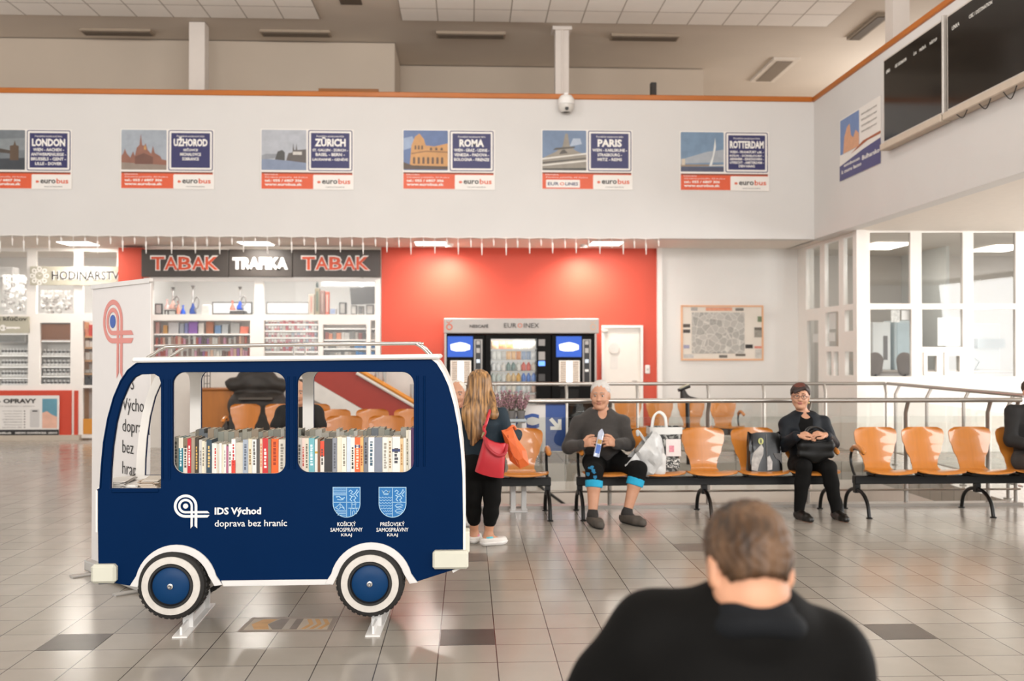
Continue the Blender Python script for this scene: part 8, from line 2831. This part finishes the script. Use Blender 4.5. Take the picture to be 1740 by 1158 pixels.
# crumpled pale plastic bag beside the man
Yp = 9.12
t = thing('plastic_bag', 'crumpled pale plastic bag lying open beside the seated man', 'bag', (X_(1098, Yp), Yp, .45))
rn = random.Random(6)
c0 = at(1103, 766, Yp)
rows = []
for i in range(8):
    f = i / 7
    c = at(1116, 795, Yp + .02).lerp(at(1084, 762, Yp), f)
    ax_ = V3(-.75, -.15, .62).normalized()
    e1 = V3(.62, 0, .75).normalized(); e2 = V3(0, 1, .1).normalized()
    R0 = .05 + .125 * math.sin(math.pi * min(1, .12 + f * .58))
    ring = []
    for q in range(30):
        an = 2 * math.pi * q / 30
        w = 1 + .14 * math.sin(5 * an + 3 * f) + .09 * math.sin(11 * an - 5 * f) + (.25 * f * f * math.cos(2 * an + .6))
        ring.append(c + e1 * math.cos(an) * R0 * w * 1.05 + e2 * math.sin(an) * R0 * w * .62)
    rows.append(ring)
mb = MB().grid(rows, closed_u=True); mb.add(rows[0], [tuple(reversed(range(30)))])
PLAS = M('c3c2c0', .3, var=.14, scale=18, bump=.5)
o = mb.build('bag_skin', PLAS, t, smooth=True)
s = SDF().ell(at(1092, 767, Yp), (.075, .06, .06), None, .02)
link('contents', s.mesh('contents', .008, .006, 40, 2), M('8d8a85', .5, var=.2, scale=20), t)
MB().tube(catmull([at(1084, 742, Yp - .02), at(1083, 733, Yp - .02), at(1088, 738, Yp), at(1098, 752, Yp), at(1108, 762, Yp)], 5), [.006] + [.014] * 19 + [.008], 8).build('handle', PLAS, t, smooth=True)
s = SDF().chain([at(1108, 778, Yp + .02), at(1122, 780, Yp + .02), at(1122, 800, Yp + .02)], [.05, .05, .05], .03, (V3(0, 1, 0), .6)).cap(at(1109, 798, Yp + .02), at(1122, 800, Yp + .02), .045, .045, .03, (V3(0, 1, 0), .6))
sm = s.mesh('lower', .007, .006, 34, 4)
link('bag_bottom', sm, [M('cfcdca', .3, var=.12, scale=18), M('2a4a78', .35, var=.1), M('c9823c', .35, var=.1)], t)
A3 = (V3(1, 0, 0), V3(0, 1, 0), V3(0, 0, 1))
paint(sm, [(at(1108, 787, Yp - .02), (.055, .2, .045), A3, 1), (at(1108, 779, Yp - .02), (.05, .2, .02), A3, 2)])

# heather pots on a white stand at the railing
Yh = 9.70
cx = X_(868, Yh)
t = thing('plant_stand', 'white two-legged plant stand behind the standing woman', 'plant stand', (cx, Yh, 0))
zt = Z_(712, Yh)
MB().box(X_(846, Yh), X_(894, Yh), Yh - .08, Yh + .08, zt - .03, zt, bev=.008).build('tray', M('a9b4ba', .4, var=.05), t)
for px in (872, 890):
    p = X_(px, Yh)
    MB().box(p - .025, p + .025, Yh - .03, Yh + .03, 0, zt - .03, bev=.006).build('leg', M('dcdad7', .4), t)
MB().box(X_(866, Yh), X_(896, Yh), Yh - .07, Yh + .07, 0, .015).build('base', M('dcdad7', .4), t)
rn = random.Random(12)
for i, (px, lab) in enumerate(((853, 'pot of pink-grey heather on the plant stand, nearest the standing woman'), (869, 'pot of pink-grey heather in the middle of the plant stand'), (885, 'pot of pink-grey heather on the plant stand, farthest from the standing woman'))):
    x = X_(px, Yh)
    p = thing('heather_pot', lab, 'plant', (x, Yh, zt), group='heather pots on the plant stand')
    MB().lathe([(.032, 0), (.044, .065), (.046, .065), (.046, .078), (.04, .078), (.038, .06), (0, .06)], (x, Yh, zt), 18).build('pot', M('6d6a68', .6), p, smooth=True)
    st, fl_ = MB(), MB()
    for q in range(34):
        an, sp = rn.uniform(0, 6.28), rn.uniform(.01, .085)
        h = rn.uniform(.10, .215)
        top = V3(x + math.cos(an) * sp * 1.2, Yh + math.sin(an) * sp, zt + .06 + h)
        st.tube([(x + math.cos(an) * .02, Yh + math.sin(an) * .02, zt + .055), ((x + top.x) / 2, (Yh + top.y) / 2, zt + .06 + h * .55), top], [.003, .0025, .0015], 5)
        b = V3(x + math.cos(an) * .02, Yh + math.sin(an) * .02, zt + .06)
        for e in range(7):
            c = b.lerp(top, .4 + .1 * e) + V3(rn.uniform(-.006, .006), rn.uniform(-.006, .006), 0)
            r = rn.uniform(.006, .011)
            fl_.add([c + V3(r, 0, 0), c + V3(-r, 0, 0), c + V3(0, r, 0), c + V3(0, -r, 0), c + V3(0, 0, r * 1.4), c - V3(0, 0, r * 1.4)], [(0, 2, 4), (2, 1, 4), (1, 3, 4), (3, 0, 4), (2, 0, 5), (1, 2, 5), (3, 1, 5), (0, 3, 5)], e % 2)
    st.build('stems', M('5f5a4a', .7), p)
    fl_.build('blossom', [M('a8808a', .7, var=.2, scale=40), M('8a7470', .7, var=.2, scale=40)], p)['kind'] = 'stuff'
